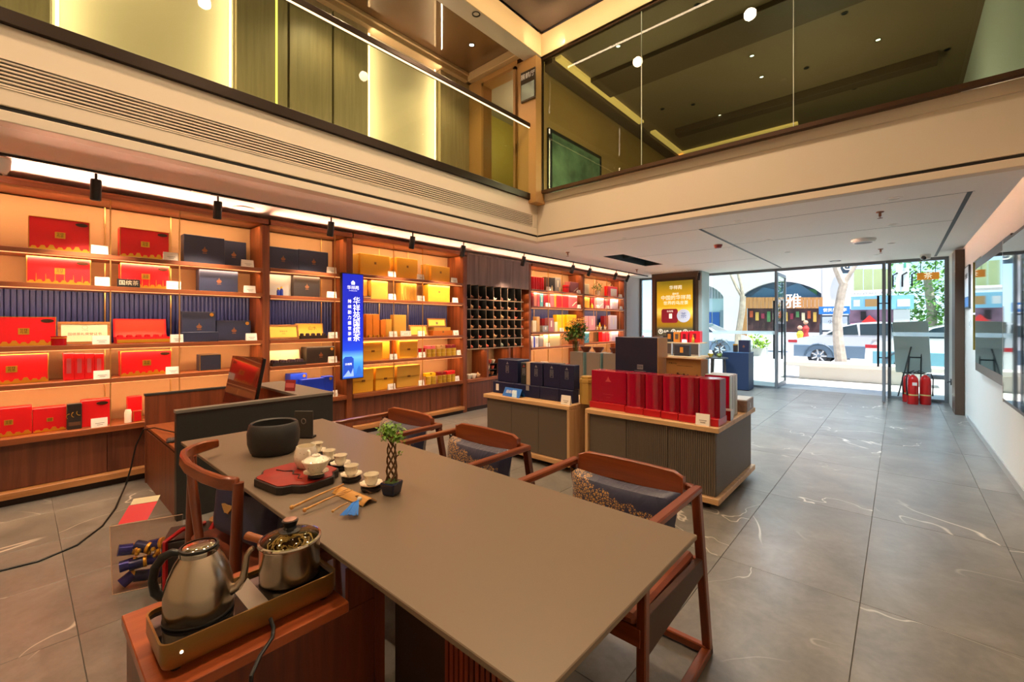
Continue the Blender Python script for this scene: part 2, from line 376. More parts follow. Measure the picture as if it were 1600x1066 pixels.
for x in (-3.0, -1.8, -.5):
    lamp('AREA', 'cove_lamp', (x, 4.4, 5.1), 5.5, (1, .74, .50), target=(x, 4.8, 5.25), shape='RECTANGLE', size=1.2, size_y=.04)
st(bx('ceiling_roof', m_concrete, XL-.1, XR+.15, YB-.1, YF+.2, 5.6, 5.75))

# upper storey, street side: glazed room
gz = thing('glass_wall', 'tall frameless glass wall of the upper room above the front fascia', 'glass wall', (XF, 4.85, 3.19))
bx('bottom_channel', m_bronze, .09, XR-XF, -.03, .03, 0, .04, gz); bx('top_channel', m_bronze, .09, XR-XF, -.03, .03, 1.85, 1.90, gz)
bx('end_channel', m_bronze, .09, .13, -.03, .03, .04, 1.85, gz)
for a, b in ((.13, 1.585), (1.592, 3.10), (3.107, XR-XF)):
    bx('pane', m_glg, a, b, -.006, .006, .04, 1.85, gz)
for a in (1.585, 3.10):
    bx('pane_joint', mat('glass_joint', '#b9bfae', .3), a, a+.007, -.007, .007, .04, 1.85, gz)
m_ur = mat('upper_room_brown', '#80684e', .55); m_ur2 = mat('upper_room_band', '#5a442f', .6)
uc = st(bx('ceiling_upper_room', m_ur, XF, XR, 4.95, 10.2, 5.10, 5.2))
for (x0, x1, y0, y1, z) in ((-3.5, XR, 5.75, 6.35, 5.03), (-3.2, .4, 8.3, 8.5, 4.98), (XF, XF+.22, 4.95, 10.2, 5.03)):
    bx('soffit', m_ur2, x0, x1, y0, y1, z, 5.10, uc, .004)
m_cove2 = mat('cove_light_beige', '#ffd080', .5, emit=.75, ecol='#eebb66')
bx('cove_light', m_cove2, -3.60, -3.50, 4.98, 7.6, 5.06, 5.10, uc); bx('cove_light', m_cove2, -3.60, -3.50, 8.1, 9.6, 5.06, 5.10, uc)
bx('cove_light', m_cove2, -3.60, -1.4, 9.5, 9.58, 5.06, 5.10, uc)
st(bx('wall_upper_room', mat('upper_room_wall', '#586055', .6), XF-.05, XR, 10.1, 10.2, 3.05, 5.6))
st(bx('wall_upper_room_left', m_tan, XF-.1, XF-.02, 4.95, 10.2, 3.05, 5.6))
ab = thing('wall_panel', 'dark framed green artwork panel on the wall of the glazed upper room', 'panel', (XF, 5.9, 3.25))
bx('frame', m_dark, -.02, .02, -.75, .75, 0, 1.0, ab); bx('canvas', mat('art_green', '#5f7355', .6, var=.5, vscale=3), .02, .026, -.68, .68, .06, .94, ab)
for x, y in ((-2.6, 5.4), (-.9, 7.3)):
    lamp('POINT', 'upper_room_lamp', (x, y, 3.5), 75, (1, .84, .62), shadow_soft_size=.1)
m_tr = mat('downlight_trim', '#2a2521', .4); m_lens = mat('downlight_lens', '#fff2d8', .3, emit=14)
def downlight(loc, lit, label, r=.05, group=None, white=False):
    t = thing('downlight', label, 'downlight', loc, 0, group)
    MB().lathe([(r*.7, .004), (r*.72, -.003), (r, -.004), (r, .002)], 20).build('trim_ring', mat('downlight_white', '#e8e4dc', .4) if white else m_tr, t, True)
    MB().lathe([(0.001, .003), (r*.7, .003)], 16).build('lens', m_lens if lit else m_dark, t)
    return t
# ================================================================ SHELF WALL
XS, XBK = -5.05, -5.44
m_back = mat('shelf_back_fabric', '#a8805a', .8, bump=.05, bscale=400)
m_navyflute = mat('navy_fluted', '#303a78', .4)
m_strip = mat('led_strip_warm', '#ffd0a0', .5, emit=1.5, ecol='#ffa868')
m_rod = mat('brass_rod', '#c79a5c', .3, .8)
oakbase = wood('base_rail', '#9a6434', '#bd8450', 1, .45)
m_kick = mat('plinth_dark', '#2c1a11', .6)
SHELF_H = {1: (1.970, 1.702, 1.205, .912, .505), 2: (1.982, 1.69, 1.205, .914, .505), 3: (2.005, 1.702, 1.203, .90, .503), 5: (2.02, 1.708, 1.222, .935, .50), 6: (2.02, 1.728, 1.242, .96, .50)}

def shelf_unit(no, label, y0, y1, up, rods, doors, fluted=True, cut=0):
    """y0..y1 inside width, upright of width up at the far end"""
    t = thing('display_shelf', label, 'shelf', (XS, (y0+y1)/2, 0), 0, 'display shelf bays along the left wall')
    def B(n, m, xa, xb, a, b, z0, z1, bev=.002): return bx(n, m, xa-XS, xb-XS, a-(y0+y1)/2, b-(y0+y1)/2, z0, z1, t, bev)
    hs = SHELF_H[no]
    B('back_panel', m_back, XBK, XBK+.02, y0, y1, hs[1], 2.43); B('back_panel', m_back, XBK, XBK+.02, y0, y1, .5, hs[2])
    fb = MB(); n = int((y1-y0)/.035); w = (y1-y0)/n
    for k in range(n):
        a = y0+k*w-(y0+y1)/2
        fb.prism([(XBK-XS, a), (XBK-XS+.012, a+.004), (XBK-XS+.02, a+w*.5), (XBK-XS+.012, a+w-.004), (XBK-XS, a+w)][::-1], hs[2], hs[1]-.04)
    fb.build('fluted_panel', m_navyflute, t)['kind'] = 'stuff'
    B('side_panel', walnut, XBK, XS, y1, y1+up, 0, 2.43); B('side_panel', walnut, XBK, XS-.02, y0-.02, y0, 0, 2.43)
    B('top_beam', walnutY, XBK, XS+.01, y0, y1+up, 2.44, 2.475); B('beam_lip', walnutY, XS-.012, XS+.01, y0, y1+up, 2.475, 2.495)
    for k, z in enumerate(hs):
        th = .038 if k < 4 else .05
        B('shelf', walnutY, XBK+.02, XS, y0, y1, z-th, z-.001)
        if k < 4:
            B('led_strip', m_strip, XS-.03, XS-.018, y0+.01, y1-.01, z-th-.006, z-th, 0)
    tops = [2.44]+[z-.04 for z in hs[:4]]
    for k, z in enumerate(tops):
        L = y1-y0-.06
        lamp('AREA', 'shelf_lamp', (XS-.09, (y0+y1)/2, z-.012), (6.2 if k == 0 else (4.8 if k != 2 else 4.4))*L*LEDK, AMB if k else (1, .64, .34), target=(XBK+.05, (y0+y1)/2, z-.42), shape='RECTANGLE', size=.02 if False else L, size_y=.03)
    for y in rods:
        r = MB(); zs = [2.44]+[z for z in hs]
        for a, b in zip(zs, [z for z in hs]):
            pass
        MB().box(-.015, -.007, y-.004-(y0+y1)/2, y+.004-(y0+y1)/2, .5, 2.44).build('hanger_rod', m_rod, t)
        MB().box(XBK-XS+.022, XBK-XS+.030, y-.004-(y0+y1)/2, y+.004-(y0+y1)/2, .5, 2.44).build('hanger_rod', m_rod, t)
    # base cupboards
    n = doors; w = (y1-y0)/n
    for k in range(n):
        B('door', walnut_d, XS-.06, XS-.04, y0+k*w+.002, y0+(k+1)*w-.002, .11, .452, .001)
    B('base_rail', oakbase, XS-.06, XS+.04, y0, y1, .055, .105, .003); B('plinth', m_kick, XS-.06, XS+.0, y0, y1, 0, .055, 0)
    return t
LEDK = 1.0
shelf_unit(1, 'long walnut shelf bay with red gift boxes behind the reception desk', -1.3, 1.72, .06, (.53, 1.01), 5)
shelf_unit(2, 'narrow walnut shelf bay of navy boxes just left of the blue screen', 1.80, 2.665, .07, (2.52,), 2)
shelf_unit(3, 'walnut shelf bay of gold boxes just right of the blue screen', 2.755, 4.57, .08, (3.335, 3.81), 3)
shelf_unit(5, 'walnut shelf bay with red, mauve and yellow boxes beside the teapot rack', 6.26, 8.00, .06, (6.78, 7.24), 3)
shelf_unit(6, 'walnut shelf bay with pink and lilac boxes nearest the street window', 8.08, 9.86, .08, (8.57, 9.04, 9.64), 3)
# unit 4: teapot rack
t4 = thing('teapot_rack', 'walnut pigeonhole rack of black compartments holding small clay teapots', 'rack', (XS, 5.40, 0))
m_black = mat('compartment_black', '#0d0b09', .6); m_edge = wood('rack_edge', '#8a6a4e', '#a98a68', 1, .45); m_pl = wood('mauve_planks', '#66514a', '#8a7068', 2, .5, .6)
def B4(n, m, xa, xb, a, b, z0, z1, bev=0): return bx(n, m, xa-XS, xb-XS, a-5.40, b-5.40, z0, z1, t4, bev)
Y4a, Y4b = 4.66, 6.0
dv = [4.735, 4.905, 5.08, 5.255, 5.43, 5.605, 5.785, 5.965]
rows = [1.777, 1.618, 1.46, 1.303, 1.138, .985]
B4('back_panel', m_black, XS-.30, XS-.28, Y4a, Y4b, .98, 2.0)
B4('side_panel', walnut, XBK, XS, 6.18, 6.236, 0, 2.469)
B4('inner_panel', walnut, XBK, XS-.2, 5.97, 6.18, .5, 2.0)
for k in range(6):
    a = 4.655+k*.255; B4('plank', m_pl, XS-.05, XS-.005, a+.0015, a+.2535, 2.0, 2.47)
B4('top_beam', m_pl, XBK, XS+.01, Y4a-.005, 6.236, 2.47, 2.495)
for z in rows: B4('shelf', m_black, XS-.28, XS-.006, Y4a, 6.02, z-.016, z-.001); B4('shelf_edge', m_edge, XS-.006, XS, Y4a, 6.02, z-.016, z-.001)
for y in dv:
    B4('divider', m_black, XS-.28, XS-.008, y-.004, y+.004, .985, 2.0); B4('divider_edge', m_edge, XS-.008, XS-.006, y-.004, y+.004, .985, 2.0)
B4('counter', walnutY, XBK, XS, Y4a, 6.18, .455, .499, .002)
B4('back_panel', mat('rack_back_beige', '#9b7f5e', .8), XBK, XBK+.02, Y4a, 6.18, .5, .97)
for y in (5.12, 5.66): B4('divider', walnut, XBK+.02, XS-.01, y-.02, y+.02, .50, .969)
for k in range(3): B4('door', walnut_d, XS-.06, XS-.01, 4.66+k*.507, 4.66+(k+1)*.507-.004, .06, .452, .001)
B4('plinth', m_kick, XS-.06, XS-.02, Y4a, 6.18, 0, .055)
for y in (4.9, 5.4, 5.9):
    lamp('AREA', 'rack_lamp', (XS-.1, y, .955), 1.3, AMB, rot=(0, 0, 0), shape='RECTANGLE', size=.02, size_y=.35)
for z in [1.985]+[q-.018 for q in rows[:-1]]:  # added fill light along each row to brighten the teapots
    lamp('AREA', 'added_row_fill', (XS-.02, 5.33, z-.006), 1.6, (1, .74, .50), target=(XS-.16, 5.33, z-.16), shape='RECTANGLE', size=1.3, size_y=.01)
for z in rows[:-1]+[1.95]:
    lamp('AREA', 'rack_side_lamp', (XS-.05, 6.10, z-.02), .35, AMB, shape='RECTANGLE', size=.05, size_y=.1)
# end of the shelf wall by the window
st(bx('trim_7', mat('mauve_wall_strip', '#b9a9a4', .6), XBK, XS+.02, 9.95, YF, 0, ZC))
# added light hidden behind the beam lip, brightens the ceiling above the shelves
for y0, y1 in ((-1.3, 1.7), (1.8, 4.6), (4.7, 9.8)):
    lamp('AREA', 'added_ceiling_wash', (XS-.15, (y0+y1)/2, 2.508), 6.5*(y1-y0), (1, .50, .31), target=(XS+1.0, (y0+y1)/2, 2.585), spread=radians(26), shape='RECTANGLE', size=y1-y0, size_y=.02)

# ---------------------------------------------------------------- gift boxes and other shelf goods
PAL = dict(red='#d8121d', dred='#7d0f18', navy='#2b3047', dnavy='#20243a', gold='#cc9230', gold2='#b9822c', orange='#c4701f', pink='#d9939a', rose='#c2545c', mauve='#9a5a60',
           lilac='#c9bfd6', cream='#e0cfa8', white='#e9e4dc', grey='#8d8a88', dark='#2b2422', brown='#5f3f2a', yellow='#e2b614', teal='#4f9aa6', blue='#1839c0', champ='#b8a777', tan='#b98d55', green='#3c6b3a', salmon='#d98a78')
def C(k, rough=.4, metal=0.0): return mat('card_'+k, PAL[k], rough, metal)
m_foil = mat('gold_foil', '#d9a437', .3, .75); m_ink = mat('dark_ink', '#3b2608', .5); m_ovl = mat('oval_tag', '#3a2012', .4, .3); m_ivory = mat('ivory_print', '#e8ddc0', .5)
m_seam = mat('seam_gold', '#b98d3a', .35, .5)
def gift_box(name, label, cat, loc, rz, w, d, h, col, group=None, style='', tilt=0, mats=None):
    m = mats or C(col)
    o = bx(name, m, -w/2, w/2, 0, d, 0, h, None, min(.004, w*.05)); o.location = loc; o.rotation_euler = (tilt, 0, rz); tag(o, label, cat, group)
    if 'b' in style:      # gold frieze of cup shapes along the foot
        n = max(4, int(w/.045)); pts = [(-w/2+.004, .004)]
        prof = []
        for k in range(n):
            a = -w/2+.004+(w-.008)*k/n; b = -w/2+.004+(w-.008)*(k+1)/n; q = .75+.5*((k*37 % 11)/11)
            prof += [(a+(b-a)*.1, h*.09*q), (a+(b-a)*.3, h*.17*q), (a+(b-a)*.7, h*.17*q), (a+(b-a)*.9, h*.09*q)]
        poly = [(-w/2+.004, .004), (w/2-.004, .004), (w/2-.004, h*.1)]+prof[::-1]+[(-w/2+.004, h*.1)]
        MB().prism(poly, -.002, .0005, axis='y').build('gold_frieze', m_foil, o)
    if 'p' in style:      # thin gold bars rising from the frieze
        mb = MB(); n = 6
        for k in range(n):
            x = -w/2+w*(k+1)/(n+1); mb.prism([(x-.004, .01), (x+.004, .01), (x+.001, h*.38), (x-.001, h*.38)], -.0035, -.001, axis='y')
        mb.build('gold_bars', m_foil, o)['kind'] = 'stuff'
    if 'e' in style:      # square gold emblem
        s = min(.05, w*.16); z = h*.50
        e = bx('emblem', m_foil, -s*.6, s*.6, -.003, .0005, z-s*.5, z+s*.5, o)
        text('华祥\n苑茶', s*.42, m_ink, e, (0, -.0035, z), res=1, line=.9)
    if 'o' in style:
        mb = MB(); n = 14; a, b = .038, .015
        mb.prism([(w/2-.05+a*cos(2*pi*i/n), h-.032+b*sin(2*pi*i/n)) for i in range(n)], -.003, .0005, axis='y'); mb.build('oval_tag', m_ovl, o)
    if 'g' in style:      # gold edging round the front
        t = .005
        MB().box(-w/2, w/2, -.002, .0005, h-t, h).box(-w/2, w/2, -.002, .0005, 0, t).box(-w/2, -w/2+t, -.002, .0005, t, h-t).box(w/2-t, w/2, -.002, .0005, t, h-t).build('gold_edge', m_seam, o)
    if 'k' in style:      # copper crest on dark boxes
        s = min(.06, h*.4); mk = mat('copper_print', '#8e5a3c', .4, .4); mb = MB(); z = h*.5
        mb.prism([(0, z+s*.6), (s*.12, z+s*.2), (-s*.12, z+s*.2)], -.002, .0005, axis='y')
        mb.prism([(s*.42*cos(i*pi/3), z-s*.05+s*.3*sin(i*pi/3)) for i in range(6)], -.002, .0005, axis='y')
        mb.prism([(-s*.3, z-s*.45), (s*.3, z-s*.45), (s*.3, z-s*.55), (-s*.3, z-s*.55)], -.002, .0005, axis='y')
        mb.build('crest', mk, o)
    if 's' in style:      # round seal in the top corner
        mb = MB(); r = .018; mb.prism([(w/2-.035+r*cos(2*pi*i/12), h-.03+r*sin(2*pi*i/12)) for i in range(12)], -.003, .0005, axis='y'); mb.build('seal', mat('seal_gold', '#c8903a', .35, .5), o)
    if 'f' in style:      # envelope flap over the top half of the front
        hh = h*.5
        f = MB().box(-w/2-.001, w/2+.001, -.008, 0, h-hh, h+.001).build('flap', mats or C('gold2'), o, bevel=.002)
        bx('clasp', mat('clasp_dark', '#7a4c1c', .4, .4), -.022, .022, -.014, -.007, h-hh-.012, h-hh+.012, f)
    if 'm' in style:      # faint square mark
        s = min(.03, w*.14); bx('mark', mat('mark_brown', '#8c5f22', .45), -s/2, s/2, -.0015, .0005, h*.55, h*.55+s, o)
    if 'l' in style:      # pale vertical lettering panel
        s = min(.04, w*.3); bx('label', mat('label_pale', '#d7cbb6', .5), -s/2, s/2, -.0015, .0005, h*.35, h*.8, o)
    if 'n' in style: bx('printed_panel', C('rose'), -w*.22, w*.22, -.0012, .0005, h*.25, h*.8, o)
    if 'w' in style:      # white brush stroke
        MB().prism([(-w*.1, h*.2), (w*.3, h*.5), (w*.44, h*.55), (w*.44, h*.5), (w*.28, h*.42), (-w*.05, h*.15)], -.0015, .0005, axis='y').build('brush_mark', m_ivory, o)
    if 'r' in style:      # pleats
        mb = MB(); n = 5
        for k in range(n):
            x = -w/2+w*(k+.5)/n; mb.prism([(x-w/n*.4, -.0), (x, -.012), (x+w/n*.4, -.0)], .01, h-.01, axis='z')
        mb.build('pleats', m, o)['kind'] = 'stuff'
    return o

PLACED = []
def shelf_box(no, lev, u0, u1, vt, label, col, style='', x=-5.16, d=.12, group=None, name='gift_box', cat='gift box', vb=None, **kw):
    z = SHELF_H[no][lev]
    if vb is not None: z = at_x((u0+u1)/2, vb, x).z
    a = at_x(u0, vt, x).y; b = at_x(u1, vt, x).y; h = at_x((u0+u1)/2, vt, x).z-z
    top = (SHELF_H[no][lev-1]-.05) if lev else 2.43
    if z+h > top: h = top-z
    d = min(d, x-XBK-.032)
    for (n_, l_, a2, b2, x2, d2) in PLACED:      # keep clear of the boxes already on this shelf
        if (n_, l_) != (no, lev) or min(b, b2)-max(a, a2) <= 0 or x-d >= x2 or x2-d2 >= x: continue
        if min(b, b2)-max(a, a2) < .035:
            if a < a2: b = a2-.001
            else: a = b2+.001
        elif x > x2: d = min(d, x-x2-.002)
        else:
            x = x2-d2-.002; d = min(d, x-XBK-.032)
    PLACED.append((no, lev, a, b, x, d))
    return gift_box(name, label, cat, (x, (a+b)/2, z), PI2, b-a, d, h, col, group, style, **kw)

m_card = mat('price_card', '#eee6da', .5); m_cardink = mat('card_ink', '#9a8f86', .6)
def price_card(loc, rz, w, h, label, group='white price cards on the shelves'):
    o = MB().prism([(-.016, 0), (.016, 0), (.002, h), (-.002, h)], -w/2, w/2, axis='x').build('price_card', m_card, None); o.location = loc; o.rotation_euler = (0, 0, rz)
    tag(o, label, 'price card', group)
    MB().box(-w*.25, w*.3, -.0125, -.010, h*.42, h*.47, 0, Matrix.Rotation(0, 4, 'X')).box(-w*.15, w*.2, -.0155, -.013, h*.24, h*.29).build('printed_line', m_cardink, o)
    return o
def shelf_card(no, lev, u0, u1, vt, label, x=-5.085, raise_to=None):
    z = SHELF_H[no][lev] if raise_to is None else raise_to
    a = at_x(u0, vt, x).y; b = at_x(u1, vt, x).y; h = max(.04, at_x((u0+u1)/2, vt, x).z-z)
    return price_card((x, (a+b)/2, z), PI2, b-a, min(h, .075), label)

# ---- bay 1
g1 = 'red gift boxes in the long left bay'; gn = 'navy gift boxes on the left shelves'
shelf_box(1, 0, 44, 140.5, 342, 'red gift box with gold emblem on the top shelf, farthest left', 'red', 'beog', group=g1)
shelf_box(1, 0, 187, 264.5, 359, 'red gift box with gold emblem on the top shelf, between two brass rods', 'red', 'beog', group=g1)
shelf_box(1, 0, 287, 351, 369, 'navy gift box on the top shelf, standing in front of another navy box', 'navy', 'k', group=gn, x=-5.15)
shelf_box(1, 0, 345, 385, 377, 'navy gift box on the top shelf, half hidden beside the walnut upright', 'dnavy', 'k', group=gn, x=-5.29)
shelf_box(1, 1, 41, 142, 398, 'red gift box with vertical gold bars on the second shelf, farthest left', 'red', 'bpeog', group=g1, d=.15)
shelf_box(1, 1, 188, 265, 409, 'red gift box on the second shelf behind a small calligraphy sign', 'red', 'bpeog', group=g1)
shelf_box(1, 1, 311, 372, 419.5, 'single navy gift box alone on the second shelf of the long bay', 'navy', 'k', group=gn)
shelf_box(1, 2, -18, 88, 495, 'red gift box before the navy fluted panel, left of the framed certificate', 'red', 'beog', group=g1)
shelf_box(1, 2, 338, 392, 501, 'lower navy gift box with gold seal on the middle shelf, by the upright', 'navy', 'ks', group=gn, x=-5.24)
shelf_box(1, 3, -45, 76, 554, 'widest red gift box on the fourth shelf, cut off by the photo edge', 'red', 'beg', group=g1, d=.14)
for k, (a, b) in enumerate(((99, 116), (116, 132), (132, 147), (147, 162.5))):
    shelf_box(1, 3, a, b, 552+.2*k, ['first', 'second', 'third', 'fourth'][k]+' from the left of four slim red boxes on the fourth shelf', 'red', 'n', group='slim red boxes in a row', x=-5.14, d=.1)
shelf_box(1, 3, 188, 268, 548, 'red gift box on the fourth shelf, just right of the brass rod', 'red', 'beog', group=g1)
shelf_box(1, 3, 312, 346, 554, 'small navy box alone on the fourth shelf, left of the monitor', 'navy', 'g', group=gn)
shelf_box(1, 4, -25, 50, 638, 'red gift box on the bottom shelf, cut off by the left photo edge', 'red', 'be', group=g1)
shelf_box(1, 4, 51, 104, 637, 'red gift box on the bottom shelf, left of the black pouch', 'red', 'be', group=g1)
o = shelf_box(1, 4, 103, 128, 631, 'tall black tea pouch with gold swirls on the bottom shelf', 'dark', '', x=-5.12, d=.05, name='tea_pouch', cat='pouch')
sw = MB()
for k in range(3): sw.tube([(-.03+.03*k+.018*cos(a), -.003, .11+.012*k+.022*sin(a)) for a in [i*.5 for i in range(3+k, 9+k)]], .002, 5)
sw.build('gold_swirl', m_foil, o); bx('label', C('brown'), -.035, .035, -.002, .001, .03, .06, o)
shelf_box(1, 4, 127, 172, 625, 'red gift box with dark oval tag on the bottom shelf, beside a brass rod', 'red', 'o', group=g1)
# open red box
def open_box(label, loc, rz, w, d, h, lh, tray_m, lid_m, lin_m, cups, cup_m, name='open_gift_box', lean=.18, nr=1):
    t = thing(name, label, 'gift box', loc, rz)
    b = MB().box(-w/2, w/2, 0, d, 0, .008).box(-w/2, w/2, 0, .008, .008, h).box(-w/2, w/2, d-.008, d, .008, h).box(-w/2, -w/2+.008, .008, d-.008, .008, h).box(w/2-.008, w/2, .008, d-.008, .008, h)
    b.build('tray', tray_m, t)
    bx('liner', lin_m, -w/2+.008, w/2-.008, .008, d-.008, .008, h*.6, t)
    M = Matrix.Translation((0, d, h*.6)) @ Matrix.Rotation(-lean, 4, 'X')
    lid = MB().box(-w/2, w/2, 0, .02, 0, lh, 0, M).build('lid', lid_m, t)
    MB().box(-w/2+.012, w/2-.012, -.002, .001, .012, lh-.012, 0, M).build('lid_lining', lin_m, lid)
    for r in range(nr):
        for k in range(cups):
            x = -w/2+w*(k+.5)/cups; y = d*(.3+.4*r) if nr > 1 else d*.45
            q = w/cups*.36
            MB().lathe([(q*.6, 0), (q, .012), (q, .03), (q*.8, .042), (.0005, .045)], 12, 0, (x, y, h*.6)).build('cup', cup_m, t, True)
    return t
y0 = at_x(181, 500, -5.16).y; y1 = at_x(265, 500, -5.16).y
ob = open_box('open red gift box with its lid up showing six red tea cans', (-5.12, (y0+y1)/2, SHELF_H[1][2]), PI2, y1-y0, .17, .055, .19, C('red'), C('red'), mat('lining_coral', '#d9402c', .6), 6, mat('can_red', '#b3101a', .25, .3))
bx('gold_frieze', m_foil, -(y1-y0)/2+.004, (y1-y0)/2-.004, -.003, .001, .006, .035, ob)
# two-tier navy box
tn = shelf_box(1, 2, 284, 342, 519, 'low navy box in front of a taller navy box with gold seal, middle shelf', 'navy', '', group=gn, x=-5.11, d=.09)
shelf_box(1, 2, 284, 337, 487, 'taller navy gift box with gold seal and crest behind a low navy box', 'navy', 'ks', group=gn, x=-5.21)
# framed certificates
def framed(label, loc, rz, w, h, paper, lines, lean=.12, fm=None, name='certificate_frame', seal=True, big=None):
    t = thing(name, label, 'frame', (loc[0], loc[1], loc[2]+.004), rz)
    M = Matrix.Rotation(-lean, 4, 'X'); b = .02
    f = MB().box(-w/2, w/2, 0, .016, 0, b, 0, M).box(-w/2, w/2, 0, .016, h-b, h, 0, M).box(-w/2, -w/2+b, 0, .016, b, h-b, 0, M).box(w/2-b, w/2, 0, .016, b, h-b, 0, M)
    f.build('frame', fm or wood('frame_oak', '#7d4d22', '#a87038', 0, .4), t)
    MB().box(-w/2+b, w/2-b, .006, .012, b, h-b, 0, M).build('paper', paper, t)
    for (s, sz, z, m) in lines:
        p = M @ Vector((0, .003, h*z)); text(s, sz, m, t, p, (PI2-lean, 0, 0), res=1)
    if seal:
        MB().tube([M @ Vector((.018*cos(a*pi/8), .004, h*.74+.014*sin(a*pi/8))) for a in range(17)], .0012, 4).build('seal_ring', mat('green_ink', '#5d7a4e', .5), t)
    return t
m_pap = mat('paper_cream', '#efdcb0', .5); m_papy = mat('paper_yellow', '#e9bf4e', .45); m_redink = mat('red_ink', '#a8412a', .5)
y0 = at_x(90, 500, -5.18).y; y1 = at_x(173, 500, -5.18).y
framed('cream certificate in oak frame between red boxes before the fluted panel', (-5.17, (y0+y1)/2, SHELF_H[1][2]), PI2, y1-y0, .19, m_pap, [('国缤茶礼荣誉证书', .026, .44, m_redink), ('华祥苑', .014, .6, m_cardink)])
tn = MB().lathe([(.0005, 0), (.045, 0), (.045, .062), (.047, .064), (.047, .074), (.0005, .076)], 20).build('tea_tin', mat('tin_red', '#b3101a', .22, .4), None, True)
tn.location = (-5.10, at_x(92, 530, -5.10).y, SHELF_H[1][2]); tag(tn, 'small round red tea tin in front of the oak-framed certificate', 'tin'); MB().lathe([(.0475, .058), (.0475, .064)], 20).build('gold_rim', m_foil, tn, True)
# calligraphy sign
y0 = at_x(183, 440, -5.10).y; y1 = at_x(219, 440, -5.10).y
cs = bx('calligraphy_sign', mat('sign_black', '#1d1a18', .4), -(y1-y0)/2, (y1-y0)/2, 0, .012, 0, .072, None, .002); cs.location = (-5.10, (y0+y1)/2, SHELF_H[1][1]); cs.rotation_euler = (0, 0, PI2)
tag(cs, 'small black sign with white brush lettering in front of a red box', 'sign'); text('国缤茶', .045, m_ivory, cs, (0, -.002, .036), res=2)
# red bag, paper roll, small box by the desk
y0 = at_x(200, 620, -5.2).y; y1 = at_x(223, 620, -5.2).y
gift_box('paper_bag', 'plain coral red paper bag on the bottom shelf behind the desk end', 'bag', (-5.22, (y0+y1)/2, SHELF_H[1][4]), PI2, y1-y0, .08, .21, 'red', None, '')
rp = MB().lathe([(.020, 0), (.026, .0), (.026, .09), (.018, .115), (.012, .09)], 16).build('paper_roll', mat('paper_white', '#e6d9c4', .6), None, True); rp.location = (-5.12, at_x(200, 650, -5.12).y, SHELF_H[1][4]); tag(rp, 'cream paper roll standing on the bottom shelf by the desk', 'paper roll')
shelf_box(1, 4, 208, 222, 642, 'little red and gold box beside a cream paper roll, bottom shelf', 'red', 'g', x=-5.10, d=.05)
for (lv, a, b, v, l) in ((0, 142, 169, 375, 'white price card right of the leftmost red box, top shelf'), (0, 255, 278, 386, 'white price card in front of the second red box, top shelf'), (0, 377, 396, 398, 'white price card by the navy boxes on the top shelf, long bay'),
        (1, 148, 173, 432, 'white price card beside the red box with gold bars, second shelf'), (1, 260, 282, 438, 'white price card right of the calligraphy sign, second shelf'), (1, 381, 399, 445, 'white price card right of the lone navy box, second shelf'),
        (2, 144, 172, 524, 'white price card leaning before the oak-framed certificate'), (2, 266, 286, 522, 'white price card between the open red box and a navy box'), (2, 384, 401, 520, 'white price card at the right end of the middle shelf, long bay'),
        (3, 146, 172, 579, 'white price card before the four slim red boxes'), (3, 259, 280, 573, 'white price card on the fourth shelf, at the red box right of the rod'), (4, 142, 168, 651, 'white price card on the bottom shelf before the tagged red box')):
    shelf_card(1, lv, a, b, v, l)

# ---- bay 2
shelf_box(2, 0, 418, 466, 387, 'navy gift box on the top shelf, left one of a touching pair', 'navy', 'k', group=gn)
shelf_box(2, 0, 466.5, 513, 392, 'navy gift box on the top shelf, right one of a touching pair', 'navy', 'k', group=gn)
shelf_box(2, 1, 418, 455, 427, 'grey display box behind two blue bottles on the second shelf', 'grey', '', x=-5.22, group=gn)
shelf_box(2, 1, 455, 500, 429, 'near-black box with faint crest on the second shelf, narrow bay', 'dark', 'k', group=gn)
for u, hh in ((435, .085), (440, .10)):
    b = MB().lathe([(.0005, 0), (.017, 0), (.017, hh*.62), (.009, hh*.75), (.009, hh*.8)], 14).lathe([(.011, hh*.8), (.011, hh), (.0005, hh)], 12, 1).build('blue_bottle', [mat('bottle_blue', '#1b2a78', .2), m_foil], None, True)
    b.location = (-5.12, at_x(u, 450, -5.12).y, SHELF_H[2][1]); tag(b, ('shorter' if hh < .09 else 'taller')+' of two small blue bottles before a grey box', 'bottle', 'small blue bottles')
y0 = at_x(419, 515, -5.17).y; y1 = at_x(467, 515, -5.17).y
framed('yellow certificate in oak frame on the middle shelf, narrow bay', (-5.16, (y0+y1)/2, SHELF_H[2][2]), PI2, y1-y0, .165, m_papy, [('荣誉证书', .02, .52, m_redink), ('中国茶', .012, .36, m_ink)], .2, seal=False)
y0 = at_x(468, 515, -5.17).y; y1 = at_x(511, 515, -5.17).y
pb = open_box('open box with a landscape print in its lid and dark tea balls', (-5.12, (y0+y1)/2, SHELF_H[2][2]), PI2, y1-y0, .14, .035, .16, C('dark'), C('tan'), m_papy, 5, mat('dark_ball', '#33222e', .3), lean=.15)
text('山水', .05, m_ink, pb, (.02, .128, .12), (PI2-.15, 0, 0), res=1)
y0 = at_x(424, 566, -5.14).y; y1 = at_x(476, 566, -5.14).y
open_box('open box with plain cream lid and dark tea balls, fourth shelf', (-5.10, (y0+y1)/2, SHELF_H[2][3]), PI2, y1-y0, .16, .035, .145, C('dark'), C('cream'), m_pap, 4, mat('dark_ball', '#33222e', .3), lean=.25, nr=2)
shelf_box(2, 3, 479, 523, 542, 'dark presentation box with cream side on the fourth shelf, narrow bay', 'dark', 'ks', group=gn, d=.15)
shelf_box(2, 4, 454, 480, 584, 'small bright blue carton with round seal behind the desk top', 'blue', 's', group='bright blue cartons behind the desk', d=.15, x=-5.2)
